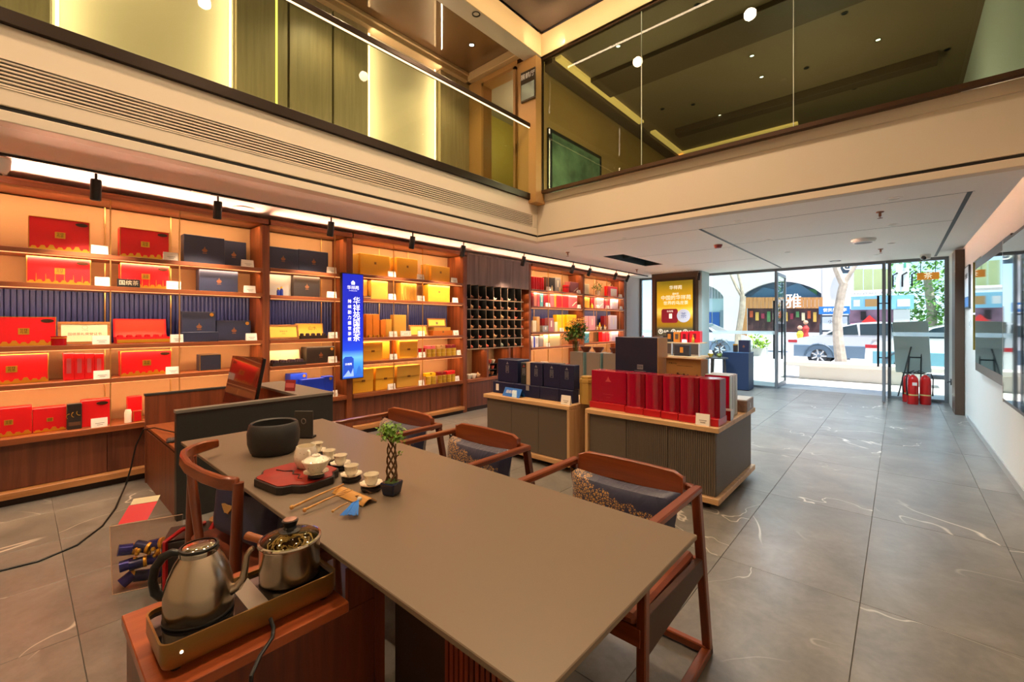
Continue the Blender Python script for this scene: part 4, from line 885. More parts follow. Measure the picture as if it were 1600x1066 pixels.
# long black cable from the desk to the floor
pts = [at_x(255, 659, -4.1)]
cb = [(-4.20, .86, .515), (-4.55, .745, .53), (-4.72, .70, .50), (-4.79, .66, .36), (-4.80, .63, .18), (-4.76, .59, .05)]+[tuple(at_z(u, v, .006)) for u, v in ((180, 795), (160, 822), (120, 852), (60, 877), (0, 892), (-60, 905))]
tag(MB().tube(cb, .006, 8).build('power_cable', MATS['black_plastic'], None, True), 'long black cable running from the desk onto the stone floor', 'cable')

# ================================================================ TEA TABLE
m_top = mat('table_greige', '#70604f', .4, bump=.03, bscale=500)
tb = thing('tea_table', 'long greige tea table with thin overhanging top', 'table', (-1.65, .945, 0))
ty0, ty1, tx0, tx1, tz = .570, 1.325, -2.83, -.445, .76
tb_top = bx('tabletop', m_top, tx0+1.65, tx1+1.65, ty0-.945, ty1-.945, tz-.016, tz-.0005, tb, .002)
bx('under_board', m_kick, tx0+1.68, tx1+1.615, ty0-.92, ty1-1.03, tz-.034, tz-.016, tb)
bx('apron', m_kick, tx0+1.72, -1.14+1.65, ty0-.715, ty1-1.08, tz-.12, tz-.034, tb)
slm = wood('slat_red', '#5c2414', '#86381f', 2, .4)
ped = bx('pedestal', m_kick, -1.12+1.65, -.82+1.65, .80-.945, 1.15-.945, 0, tz-.034, tb); bx('panel_core', m_kick, -1.085+1.65, -.56+1.65, .72-.945, .76-.945, 0, tz-.034, tb)
for k in range(16):
    x = -.855+1.65+k*.0182; bx('slat', slm, x, x+.012, .712-.945, .72-.945, .0, tz-.034, tb)
bx('far_leg', walnutP, tx0+1.95, tx0+2.02, ty0-.66, ty1-1.09, 0, tz-.034, tb)

# side cabinet with the hob, lower than the table
sc_ = thing('side_cabinet', 'reddish walnut cabinet under the near end of the tea table', 'cabinet', (-1.285, .30, 0))
wr = wood('walnut_red_top', '#7c3518', '#a9552a', 1, .35, coat=.2); wrv = wood('walnut_red_side', '#4d2112', '#713319', 2, .4)
bx('top', wr, -.19, .19, -.125, .285, .614, .641, sc_, .002)
bx('front_panel', wrv, .165, .185, -.115, .36, 0, .614, sc_); bx('back_panel', wrv, -.185, -.165, -.115, .36, 0, .614, sc_)
bx('side_panel', wrv, -.165, .165, -.118, -.10, 0, .614, sc_); bx('inner_panel', wrv, -.165, .165, .27, .285, .05, .614, sc_)
bx('post', wrv, .16, .19, .362, .392, 0, .72, sc_); bx('upper_panel', wrv, .167, .182, .286, .36, .614, .72, sc_)

# hob
hb_ = thing('tea_hob', 'long bronze and black glass tea hob on the walnut cabinet', 'hob', (-1.222, .385, .642))
m_brz = mat('bronze_case', '#9a7440', .32, .75); m_bg = mat('black_glass', '#0b0b0d', .05, coat=1.0)
def rr(x0, x1, y0, y1, r, n=5):
    out = []
    for cx, cy, a0 in ((x1-r, y1-r, 0), (x0+r, y1-r, 90), (x0+r, y0+r, 180), (x1-r, y0+r, 270)):
        for k in range(n+1):
            a = radians(a0+90*k/n); out.append((cx+r*cos(a), cy+r*sin(a)))
    return out
o1 = rr(-.087, .087, -.190, .190, .022); o2 = rr(-.083, .083, -.186, .186, .02); n_ = len(o1)
b = MB(); vs = [(x*.93, y*.97, .012) for x, y in o1]+[(x, y, .03) for x, y in o1]+[(x, y, .070) for x, y in o1]+[(x, y, .070) for x, y in o2]+[(x, y, .060) for x, y in o2]
fs = [(k*n_+i, k*n_+(i+1) % n_, (k+1)*n_+(i+1) % n_, (k+1)*n_+i) for k in range(4) for i in range(n_)]; b.add(vs, fs+[tuple(range(n_-1, -1, -1))])
b.build('case', m_brz, hb_, True)
MB().prism(o2, .058, .0605).build('glass_top', m_bg, hb_)
for x in (-.06, .06):
    for y in (-.16, .16): MB().lathe([(.0005, 0), (.01, 0), (.01, .013), (.0005, .013)], 10, 0, (x, y, 0)).build('foot', MATS['black_plastic'], hb_)
bx('steel_plate', mat('brushed_plate', '#b9b4ac', .3, .8), -.075, .075, -.022, .022, .0605, .0612, hb_)
MB().lathe([(.0005, 0), (.003, 0), (.003, .001), (.0005, .001)], 10, 0, (0, 0, 0), Matrix.Translation((.0875, -.155, .045)) @ Matrix.Rotation(PI2, 4, 'Y')).build('indicator_light', mat('indicator', '#fff4e0', .3, emit=6), hb_)
MB().tube([(.08, .02, .03), (.105, .02, .012), (.125, .01, .004), (.165, -.03, .004), (.19, -.055, -.01), (.196, -.06, -.10), (.197, -.06, -.4), (.20, -.06, -.60)], .0045, 8).build('power_cord', MATS['black_plastic'], hb_, True)
HZ = .642+.0613
# kettle
m_ss = mat('brushed_steel', '#b9aa98', .24, 1.0, bump=.02, bscale=300); m_pol = mat('polished_steel', '#cfc6ba', .1, 1.0); m_bp = mat('handle_black', '#111111', .4)
kt = thing('kettle', 'brushed steel kettle with gooseneck spout and black handle on the hob', 'kettle', (-1.230, .283, HZ), radians(58))
MB().lathe([(.0005, 0), (.078, 0), (.081, .004), (.081, .045), (.0805, .07), (.078, .085), (.0705, .115), (.058, .145), (.047, .163), (.044, .168)], 48).build('body', m_ss, kt, True)
MB().lathe([(.082, .001), (.0825, .006), (.080, .008)], 48).build('base_ring', m_bp, kt, True)
MB().lathe([(.045, .167), (.046, .170), (.0445, .182), (.040, .186)], 40).build('lid_collar', m_pol, kt, True)
lid = MB().lathe([(.040, .185), (.036, .188), (.020, .190), (.0005, .191)], 36).build('lid', m_pol, kt, True)
MB().lathe([(.0455, .180), (.0465, .183), (.0455, .187), (.040, .188)], 36).build('lid_rim', m_bp, lid, True)
for k in range(4): bx('steam_hole', m_bp, .0440, .0462, -.012+.007*k, -.009+.007*k, .173, .177, kt)
MB().tube([(.074, 0, .050), (.094, 0, .058), (.108, 0, .080), (.113, 0, .112), (.117, 0, .142), (.127, 0, .158), (.133, 0, .160)], [.017, .0135, .0105, .0085, .0075, .007, .0068], 14).build('spout', m_ss, kt, True)
hd = [(-.046, 0, .172), (-.062, 0, .176), (-.085, 0, .166), (-.102, 0, .140), (-.108, 0, .105), (-.102, 0, .072), (-.088, 0, .058), (-.079, 0, .056)]
MB().tube(hd, [.009, .011, .012, .0115, .011, .0115, .012, .010], 12).build('handle', m_bp, kt, True)
kt.scale = (.85, .85, .84)
# pot with glass lid
pt = thing('glass_lid_pot', 'steel pot with glass lid and black knob on the hob', 'pot', (-1.228, .487, HZ))
MB().lathe([(.0005, 0), (.066, 0), (.070, .004), (.070, .088), (.073, .092), (.0735, .094), (.068, .093), (.067, .088), (.066, .006), (.0005, .006)], 48).build('body', m_ss, pt, True)
MB().lathe([(.071, .094), (.074, .096), (.073, .100), (.068, .101)], 48).build('lid_rim', m_pol, pt, True)
MB().lathe([(.0685, .100), (.055, .110), (.035, .117), (.0005, .120)], 40).build('lid_glass', glass('lid_glass', '#e6e2d6', .12), pt, True)
kn = MB().lathe([(.024, .117), (.026, .120), (.016, .124), (.014, .130), (.019, .142), (.0195, .146), (.0005, .148)], 28).build('knob', m_bp, pt, True)
MB().lathe([(.0165, .1465), (.016, .1485), (.0005, .149)], 24).build('knob_cap', mat('knob_cap', '#b98f80', .25, .6), kn, True)
tw = MB()
for k in range(26):
    r_ = random.Random(k+40); a = r_.uniform(0, 6.28); q = r_.uniform(.02, .055); tw.tube([(q*cos(a+i*.35), q*sin(a+i*.35), .084+.006*sin(i*1.7+k)) for i in range(6)], .0013, 5)
tw.build('herbs', mat('herb_gold', '#a88a3a', .45, var=.4, vscale=60), pt)['kind'] = 'stuff'
MB().tube([(-.070, 0, .078), (-.095, 0, .080), (-.14, 0, .084)], [.008, .010, .011], 10).build('handle', wood('handle_wood', '#7c3f1c', '#a3602f', 0, .4), pt, True).rotation_euler = (0, 0, radians(25))
pt.scale = (1.05, 1.05, 1.02)

# ================================================================ ON THE TABLE
m_tray = mat('tray_black', '#241d1a', .45); m_lac = mat('lacquer_red', '#8e2219', .4, var=.15, vscale=20, coat=.15)
def on(u, v): p = at_z(u, v, tz); return p
# ink-stone coloured basin
p = on(428, 706)
bs_ = thing('waste_water_bowl', 'big matt charcoal stoneware bowl at the far end of the tea table', 'bowl', (p.x, p.y, tz))
MB().lathe([(.0005, 0), (.092, 0), (.100, .010), (.112, .05), (.114, .10), (.106, .138), (.098, .146), (.090, .140), (.094, .10), (.09, .04), (.0005, .03)], 44).build('body', mat('stoneware', '#2e2c2b', .5, bump=.05, bscale=200), bs_, True)
# card stand beside
p = on(462, 688)
cs2 = thing('menu_stand', 'small charcoal card stand with emblem behind the stoneware bowl', 'stand', (p.x-.02, p.y+.05, tz), radians(40))
bx('card', mat('card_charcoal', '#3a3835', .4), -.05, .05, 0, .008, .008, .145, cs2, .002); bx('foot', m_tray, -.055, .055, -.02, .03, 0, .01, cs2)
MB().tube([(.012*cos(a*pi/6), -.001, .09+.014*sin(a*pi/6)) for a in range(13)], .0015, 5).build('emblem', mat('emblem_grey', '#8a8580', .4, .5), cs2)
# red octagonal-cornered tea tray
p = on(470, 748)
tr = thing('tea_tray', 'black and red lacquer tea tray with notched corners on the table', 'tray', (-1.78, .735, tz), radians(8))
def notched(w, d, q):
    pts = []
    for sx, sy in ((1, 1), (-1, 1), (-1, -1), (1, -1)):
        a = [(w*sx, (d-q*1.6)*sy), ((w-q*.35)*sx, (d-q*1.25)*sy), ((w-q)*sx, (d-q*.9)*sy), ((w-q*1.2)*sx, (d-q*.3)*sy), ((w-q*1.6)*sx, d*sy)]
        pts += a if sx*sy > 0 else a[::-1]
    return pts
MB().prism(notched(.150, .128, .045), 0, .028).build('body', m_tray, tr, bevel=.002)
MB().prism(notched(.143, .121, .043), .028, .031).build('lacquer_top', m_lac, tr)
MB().tube([(-.10, -.03, .0315), (-.06, -.02, .0315), (-.03, .0, .0315), (.0, -.02, .0315), (.03, -.01, .0315), (.06, -.035, .0315), (.08, -.03, .0315)], [.004, .0025, .005, .003, .004, .002, .001], 4).build('inlay_pattern', m_tray, tr)
tz2 = tz+.0315
# porcelain
m_por = bpy.data.materials.new('porcelain_floral'); m_por.use_nodes = True; n = m_por.node_tree; p_ = n.nodes['Principled BSDF']
tc = n.nodes.new('ShaderNodeTexCoord'); vo = n.nodes.new('ShaderNodeTexNoise'); vo.inputs['Scale'].default_value = 95; vo.inputs['Detail'].default_value = 3; n.links.new(tc.outputs['Object'], vo.inputs['Vector'])
r = n.nodes.new('ShaderNodeValToRGB'); e = r.color_ramp.elements; e[0].position = .30; e[0].color = S('#8d7a4c'); e[1].position = .36; e[1].color = S('#ece2cd'); n.links.new(vo.outputs['Fac'], r.inputs[0]); n.links.new(r.outputs[0], p_.inputs['Base Color'])
p_.inputs['Roughness'].default_value = .15; p_.inputs['Coat Weight'].default_value = .5
lob = lambda a, z: 1+.035*cos(8*a)
def saucer_set(u, v, label, first=None):
    p = on(u, v); t = thing('teacup', label, 'teacup', (p.x, p.y, tz), 0, 'porcelain cups lined up beside the red tray')
    MB().lathe([(.0005, 0), (.030, 0), (.036, .004), (.038, .012), (.034, .016), (.0005, .016)], 24, wob=lob).build('wooden_stand', m_tray, t, True)
    s = MB().lathe([(.0005, .016), (.022, .016), (.030, .019), (.041, .027), (.0415, .029), (.030, .0225), (.020, .020), (.0005, .020)], 32, wob=lob).build('saucer', m_por, t, True)
    MB().lathe([(.0005, .020), (.014, .020), (.016, .023), (.022, .030), (.0245, .042), (.027, .058), (.0285, .061), (.027, .061), (.0245, .050), (.020, .032), (.0005, .028)], 28).build('cup', m_por, t, True)
    return t
for u, v, l in ((495, 712, 'porcelain cup and saucer farthest from the hob, behind the jug'), (514, 725, 'porcelain cup and saucer, second from the far end of the row'), (532, 733, 'porcelain cup and saucer in the middle of the row'), (549, 751, 'porcelain cup and saucer, second from the bonsai'), (580, 766, 'porcelain cup and saucer nearest the bonsai')):
    saucer_set(u, v, l)
p = at_z(478, 730, tz2)
fj = thing('fairness_jug', 'round floral porcelain jug with handle on the red tray', 'jug', (p.x, p.y, tz2), radians(-10))
MB().lathe([(.0005, 0), (.028, 0), (.033, .004), (.045, .03), (.046, .052), (.039, .078), (.036, .088), (.034, .088), (.037, .076), (.042, .05), (.0005, .01)], 36).build('body', m_por, fj, True)
MB().tube([(.040, 0, .075), (.058, 0, .072), (.066, 0, .055), (.060, 0, .036), (.045, 0, .030)], .0055, 10).build('handle', m_por, fj, True)
p = at_z(494, 746, tz2)
gw_ = thing('gaiwan', 'flared floral porcelain lidded bowl on saucer, front of the red tray', 'gaiwan', (p.x, p.y, tz2))
MB().lathe([(.0005, 0), (.022, 0), (.030, .006), (.026, .014), (.0005, .014)], 20, wob=lob).build('wooden_stand', m_tray, gw_, True)
MB().lathe([(.0005, .014), (.026, .014), (.044, .022), (.0455, .025), (.03, .0195), (.0005, .019)], 32, wob=lob).build('saucer', m_por, gw_, True)
MB().lathe([(.0005, .019), (.020, .019), (.023, .024), (.042, .044), (.050, .062), (.0515, .066), (.050, .066), (.040, .048), (.0005, .03)], 36).build('bowl', m_por, gw_, True)
MB().lathe([(.046, .064), (.047, .067), (.036, .076), (.016, .081), (.015, .087), (.013, .088), (.0005, .084)], 36).build('lid', m_por, gw_, True)
# tea tools
m_bam = wood('bamboo', '#a9712f', '#cf9a4e', 0, .4)
def tool(a, b, r, label, head=None, name='tea_tool', z=.012):
    a = at_z(*a, tz+z); b = at_z(*b, tz+z+.012); t = thing(name, label, 'tea tool', a)
    d = b-a; MB().tube([(0, 0, 0), d*.5+Vector((0, 0, .002)), d], [r*1.3, r, r*.8], 8).build('shaft', m_bam, t, True)
    hd_ = MB().ball((0, 0, 0), r*2.2, 10); hd_.build('finial', m_bam, t, True)
    if head:
        q = d.normalized(); s = q.cross(Vector((0, 0, 1)))
        m = MB()
        for sg_ in (-1, 1): m.tube([d*.75, d*.8+s*sg_*r*2.5, d*.95+s*sg_*r*4, d*1.15+s*sg_*r*3.4], [r*.9, r*.8, r*.6, r*.3], 6)
        m.build('prongs', m_bam, t, True)
    return t
tool((456, 793), (537, 757), .0035, 'straight bamboo tea needle, left one of the pair of sticks'); tool((476, 797), (540, 768), .0032, 'bamboo tea tongs with open prongs beside the straight stick', True)
tool((520, 799), (545, 785), .0022, 'thin dark tea pick beside the blue tassel')
a = at_z(530, 768, tz+.001); b_ = at_z(578, 788, tz+.001); ctr = (a+b_)/2; ang = math.atan2(b_.y-a.y, b_.x-a.x)
ch = thing('tea_scoop', 'curved bamboo tea scoop lying with a blue tassel on it', 'tea scoop', (ctr.x, ctr.y, tz+.001), ang)
L = (b_-a).length; mb = MB(); n2 = 8; poly = [(-.028+.056*k/n2, .016*sin(pi*k/n2)+.003) for k in range(n2+1)]+[(.028-.056*k/n2, .016*sin(pi*(n2-k)/n2)) for k in range(n2+1)]
mb.prism(poly, -L/2, L/2, axis='x'); mb.build('scoop', m_bam, ch)
ts = thing('tassel', 'bright blue silk tassel with a bead lying on the bamboo scoop', 'tassel', tuple(at_z(560, 783, tz+.024)), math.atan2((at_z(545, 800, tz)-at_z(560, 783, tz)).y, (at_z(545, 800, tz)-at_z(560, 783, tz)).x)); ts.scale = (1.5, 1.5, 1.2)
m_tas = mat('tassel_blue', '#1a74d0', .6); mb = MB()
for k in range(40):
    r_ = random.Random(k); y = r_.uniform(-1, 1); mb.tube([(0, 0, .002), (.02, y*.008, r_.uniform(0, .006)), (.055, y*.02, -.012+r_.uniform(0, .004))], [.0012, .0012, .0008], 4)
mb.build('fringe', m_tas, ts)['kind'] = 'stuff'; MB().ball((-.006, 0, .003), .006, 12).build('bead', mat('bead_white', '#d9d2c6', .2), ts, True)
MB().tube([(-.01, 0, .003), (-.035, -.02, -.004), (-.06, .01, -.006), (-.08, -.01, -.008)], .001, 5).build('cord', mat('cord_brown', '#5b3518', .6), ts)
# bonsai
p = on(612, 772)
bn = thing('bonsai', 'small braided bonsai in a dark blue square pot on the table', 'plant', (p.x, p.y, tz), radians(20))
def frustum(w0, w1, z0, z1): return [(-w0, -w0, z0), (w0, -w0, z0), (w0, w0, z0), (-w0, w0, z0), (-w1, -w1, z1), (w1, -w1, z1), (w1, w1, z1), (-w1, w1, z1)]
MB().add(frustum(.024, .031, 0, .046), [(0, 3, 2, 1), (0, 1, 5, 4), (1, 2, 6, 5), (2, 3, 7, 6), (3, 0, 4, 7), (4, 5, 6, 7)]).build('pot', mat('glaze_blue', '#16213f', .2, coat=.5), bn, bevel=.004)
MB().lathe([(.026, .046), (.018, .052), (.0005, .054)], 14).build('moss', mat('moss', '#4a5a24', .9, var=.4, vscale=80), bn, True)
tk = MB()
for k in range(5):
    a0 = 2*pi*k/5; tk.tube([((.020-.006*i/10)*cos(a0+i*.55), (.020-.006*i/10)*sin(a0+i*.55)*.8, .05+.0165*i) for i in range(9)], [.0042-.0002*i for i in range(9)], 7)
for k in range(5):
    a0 = 1.3*k; tk.tube([(.004, 0, .175), (.012*cos(a0), .012*sin(a0), .20), (.03*cos(a0), .03*sin(a0), .222)], [.003, .002, .0012], 6)
tk.tube([(.014, 0, .13), (.022, .004, .14), (.028, .006, .145)], .002, 5)
tk.build('trunk', mat('bark', '#5a4128', .8, var=.3, vscale=60), bn, True)
b = MB(); rg = random.Random(11); leaf_ball(b, (.0, 0, .225), .048, 190, .018, rg, sq=.75); leaf_ball(b, (-.03, .0, .225), .03, 60, .018, rg, sq=.7); leaf_ball(b, (.035, 0, .205), .025, 50, .016, rg, sq=.6); leaf_ball(b, (.03, .006, .148), .01, 12, .012, rg)
b.build('foliage', mat('leaf_bonsai', '#6f9a2c', .5, var=.35, vscale=60), bn)['kind'] = 'stuff'

# ================================================================ CHAIRS
m_ch = wood('chair_rosewood', '#582410', '#7f3a1a', 2, .32, .8, coat=.25); m_chx = wood('chair_rosewood_x', '#6a2d13', '#934820', 0, .3, .8, coat=.3); m_chy = wood('chair_rosewood_y', '#5e2811', '#85401d', 1, .32, .8, coat=.25)
m_seat = mat('seat_leather', '#7c3f2a', .45, bump=.05, bscale=200)
m_cu = bpy.data.materials.new('cushion_navy_gold'); m_cu.use_nodes = True; n = m_cu.node_tree; p_ = n.nodes['Principled BSDF']; L_ = n.links.new
tc = n.nodes.new('ShaderNodeTexCoord'); sx = n.nodes.new('ShaderNodeSeparateXYZ'); L_(tc.outputs['Object'], sx.inputs[0])
no = n.nodes.new('ShaderNodeTexNoise'); no.inputs['Scale'].default_value = 17; no.inputs['Detail'].default_value = 5; L_(tc.outputs['Object'], no.inputs['Vector'])
vo = n.nodes.new('ShaderNodeTexVoronoi'); vo.inputs['Scale'].default_value = 92; vo.feature = 'DISTANCE_TO_EDGE'; L_(tc.outputs['Object'], vo.inputs['Vector'])
# embroidered flowers fill the lower part of the front, higher to the left
ma = n.nodes.new('ShaderNodeMath'); ma.operation = 'MULTIPLY'; ma.inputs[1].default_value = .33; L_(sx.outputs[0], ma.inputs[0])
mb_ = n.nodes.new('ShaderNodeMath'); mb_.operation = 'ADD'; L_(ma.outputs[0], mb_.inputs[0]); L_(sx.outputs[2], mb_.inputs[1])
mc = n.nodes.new('ShaderNodeMath'); mc.operation = 'MULTIPLY_ADD'; mc.inputs[1].default_value = .26; mc.inputs[2].default_value = -.13; L_(no.outputs['Fac'], mc.inputs[0])
md = n.nodes.new('ShaderNodeMath'); md.operation = 'ADD'; L_(mb_.outputs[0], md.inputs[0]); L_(mc.outputs[0], md.inputs[1])
me_ = n.nodes.new('ShaderNodeMath'); me_.operation = 'LESS_THAN'; me_.inputs[1].default_value = .178; L_(md.outputs[0], me_.inputs[0])
mf = n.nodes.new('ShaderNodeMath'); mf.operation = 'GREATER_THAN'; mf.inputs[1].default_value = .13; L_(vo.outputs['Distance'], mf.inputs[0])
mg = n.nodes.new('ShaderNodeMath'); mg.operation = 'MULTIPLY'; L_(me_.outputs[0], mg.inputs[0]); L_(mf.outputs[0], mg.inputs[1])
mx = n.nodes.new('ShaderNodeMix'); mx.data_type = 'RGBA'; L_(mg.outputs[0], mx.inputs[0]); mx.inputs[6].default_value = S('#262844'); mx.inputs[7].default_value = S('#b58a4e'); L_(mx.outputs[2], p_.inputs['Base Color'])
p_.inputs['Roughness'].default_value = .42; p_.inputs['Sheen Weight'].default_value = .3
w_ = n.nodes.new('ShaderNodeTexNoise'); w_.inputs['Scale'].default_value = 16; w_.inputs['Distortion'].default_value = 1.5; mp = n.nodes.new('ShaderNodeMapping'); mp.inputs['Scale'].default_value = (1.6, 1, .5); mp.inputs['Rotation'].default_value = (0, .6, 0); L_(tc.outputs['Object'], mp.inputs[0]); L_(mp.outputs[0], w_.inputs['Vector'])
bu = n.nodes.new('ShaderNodeBump'); bu.inputs['Strength'].default_value = .35; bu.inputs['Distance'].default_value = .012; L_(w_.outputs['Fac'], bu.inputs['Height']); L_(bu.outputs[0], p_.inputs['Normal'])
def cushion(w, h, t, name='cushion', m=None, parent=None):
    nx, nz = 16, 10; vs = []; fs = []
    for side in (1, -1):
        for j in range(nz+1):
            for i in range(nx+1):
                a = 2*i/nx-1; c = 2*j/nz-1
                e_ = max(0, (1-a**4))*max(0, (1-c**4)); e_ = e_**.55
                pin = 1-.07*(1-abs(c))*abs(a)**3; pin2 = 1-.10*(1-abs(a)**1.5)*abs(c)**3
                vs.append((a*w/2*pin, -side*t/2*e_, h/2+c*h/2*pin2))
    q = (nx+1)*(nz+1)
    for j in range(nz):
        for i in range(nx):
            k = j*(nx+1)+i; fs.append((k, k+1, k+nx+2, k+nx+1)); fs.append((q+k, q+k+nx+1, q+k+nx+2, q+k+1))
    for i in range(nx): fs += [(i, q+i, q+i+1, i+1), (nz*(nx+1)+i, nz*(nx+1)+i+1, q+nz*(nx+1)+i+1, q+nz*(nx+1)+i)]
    for j in range(nz): fs += [(j*(nx+1), (j+1)*(nx+1), q+(j+1)*(nx+1), q+j*(nx+1)), (j*(nx+1)+nx, q+j*(nx+1)+nx, q+(j+1)*(nx+1)+nx, (j+1)*(nx+1)+nx)]
    return MB().add(vs, fs).build(name, m or m_cu, parent, True)
def armchair(label):
    """origin on the floor under the seat centre, front towards -y; arm width .57"""
    t = thing('tea_chair', label, 'chair', (0, 0, 0), 0, 'rosewood armchairs along the street side of the table')
    hw = .285; yf, yr = -.235, .255; za = .725
    for s in (-1, 1):
        x = s*hw
        MB().bar((x, yf, 0), (x, yf+.01, za-.02), .032, .032, 0, (0, 1, 0)).build('front_leg', m_ch, t, bevel=.004)
        MB().bar((x, yr+.135, .0), (x, yr-.005, za-.01), .034, .034, 0, (0, 1, 0)).build('rear_leg', m_ch, t, bevel=.004)
        MB().bar((x, yf-.02, za), (x, yr+.016, za), .036, .026).build('armrest', m_chy, t, bevel=.005)
        MB().bar((x, yf-.01, .018), (x, yr+.15, .018), .034, .036).build('floor_runner', m_chy, t, bevel=.004)
        poly = [(yf, .335), (yr+.055, .372), (yr+.055, .438), (yf, .465)]
        MB().prism(poly, x-.012, x+.012, axis='x').build('side_rail', mat('chair_dark_side', '#3d2216', .5), t, bevel=.002)
    MB().bar((-hw, yr+.004, za), (hw, yr+.004, za), .028, .026, 0, (0, 0, 1)).build('rear_rail', m_chx, t, bevel=.005)
    MB().bar((-hw, yr+.12, .025), (hw, yr+.12, .025), .03, .034).build('rear_stretcher', m_chx, t, bevel=.004)
    MB().bar((-hw, yf, .40), (hw, yf, .40), .024, .06).build('front_rail', m_chx, t, bevel=.003)
    MB().bar((-hw, yr+.05, .40), (hw, yr+.05, .40), .024, .06).build('seat_rear_rail', m_chx, t, bevel=.003)
    bx('seat_board', m_ch, -hw+.012, hw-.012, yf, yr+.05, .405, .425, t)
    bx('seat_pad', m_seat, -hw+.02, hw-.02, yf-.01, yr+.03, .425, .462, t, .012)
    # curved back plank with rounded corners
    nx = 12; vs = []; w = .245; z0, z1 = .685, .785
    for k in range(nx+1):
        a = 2*k/nx-1; y = yr-.022+.02*(1-a*a); e_ = .018*max(0, abs(a)*nx/2-(nx/2-1))
        vs += [(a*w, y-.011, z0+e_*.6), (a*w, y-.011, z1-e_), (a*w, y+.011, z1-e_), (a*w, y+.011, z0+e_*.6)]
    fs = [(4*k+i, 4*k+4+i, 4*k+4+(i+1) % 4, 4*k+(i+1) % 4) for k in range(nx) for i in range(4)]+[(3, 2, 1, 0), (4*nx, 4*nx+1, 4*nx+2, 4*nx+3)]
    fs = [tuple(reversed(f)) for f in fs]
    bp = MB().add(vs, fs).build('backrest', m_chx, t, bevel=.004); bp.data.shade_smooth(); bp.data.set_sharp_from_angle(angle=radians(35))
    for k in range(5):
        x = -.07+.035*k; MB().bar((x, yr-.002, .44), (x, yr-.004, .69), .012, .010, 0, (0, 1, 0)).build('spindle', m_ch, t)
    for k in (0, 4): pass
    mk = mat('carved_mark', '#3a1b0d', .6)
    text('华祥', .03, mk, bp, (0, yr-.012, .742), res=1)
    return t
c0 = armchair('rosewood armchair at the near end of the table, whole right side visible')
CH = [(-.885, 1.525), (-1.757, 1.53), (-2.497, 1.54)]
c0.location = (*CH[0], 0)
c1 = copy_tree(c0, loc=(*CH[1], 0), label='middle rosewood armchair of three along the table')
c2 = copy_tree(c0, loc=(*CH[2], 0), label='rosewood armchair nearest the reception desk')
for (x, y), w, l in zip(CH, ('nearest', 'middle', 'farthest'), ('in the near rosewood armchair', 'in the middle rosewood armchair', 'in the rosewood armchair nearest the desk')):
    cu = cushion(.50, .25, .13); cu.location = (x, y+.148, .473); cu.rotation_euler = (-.13, 0, .02); tag(cu, 'navy lumbar cushion with gold flowers '+l, 'cushion', 'navy cushions with gold flowers')

# round-backed chair on the near side
rc = thing('round_back_chair', 'rosewood chair with curved top rail on the cabinet side of the table', 'chair', (-2.05, .70, 0))
arc = [(.245, -.165, .795), (.20, -.205, .80), (.08, -.235, .805), (-.06, -.25, .81), (-.18, -.243, .815), (-.245, -.225, .818), (-.292, -.19, .82), (-.322, -.14, .822), (-.34, -.075, .822)]
tr_ = MB(); vs = []; fs = []; pts = [Vector(q) for q in arc]
for i, q in enumerate(pts):
    d = (pts[min(i+1, len(pts)-1)]-pts[max(i-1, 0)]).normalized(); s = d.cross(Vector((0, 0, 1))).normalized(); h_ = .024 if i < len(pts)-1 else .018
    vs += [q-s*.014-Vector((0, 0, h_)), q+s*.014-Vector((0, 0, h_)), q+s*.012+Vector((0, 0, h_)), q-s*.012+Vector((0, 0, h_))]
for i in range(len(pts)-1): fs += [(4*i+j, 4*i+(j+1) % 4, 4*i+4+(j+1) % 4, 4*i+4+j) for j in range(4)]
fs += [(3, 2, 1, 0), tuple(4*(len(pts)-1)+j for j in range(4))]
o = tr_.add(vs, [tuple(reversed(f)) for f in fs]).build('top_rail', m_chx, rc, bevel=.006); o.data.shade_smooth(); o.data.set_sharp_from_angle(angle=radians(40))
def leg(a, b, w=.03, n_='leg'): return MB().tube([a, (Vector(a)+Vector(b))/2, b], [w*.5, w*.58, w*.48], 10).build(n_, m_ch, rc, True)
leg((.245, -.165, .80), (.27, -.20, 0), .036); leg((-.275, -.19, .80), (-.30, -.20, 0), .034); leg((.25, .20, .44), (.26, .22, 0)); leg((-.25, .20, .44), (-.26, .22, 0))
leg((-.255, -.205, .80), (-.10, -.20, .45), .032, 'diagonal_brace')
bx('seat', m_seat, -.26, .26, -.20, .22, .43, .462, rc, .01)
for a, b_ in (((-.26, -.20), (.26, -.20)), ((-.26, .21), (.26, .21)), ((-.26, -.2), (-.26, .21)), ((.26, -.2), (.26, .21))): MB().bar((*a, .415), (*b_, .415), .026, .04).build('seat_rail', m_chx, rc)
m_cu2 = mat('cushion_navy', '#2f3150', .42, bump=.4, bscale=14); cu = cushion(.46, .23, .12, m=m_cu2); cu.location = (-2.03, .625, .48); cu.rotation_euler = (.10, 0, pi+.18); tag(cu, 'navy cushion standing on the round-backed chair under the table edge', 'cushion')
MB().prism([(.03+.03*cos(i)*(1+.5*sin(3*i)), .14+.025*sin(i)*(1+.4*cos(2*i))) for i in [k*.45 for k in range(14)]], .066, .072, axis='y').build('gold_flower', mat('thread_gold', '#b58a4e', .5), cu)

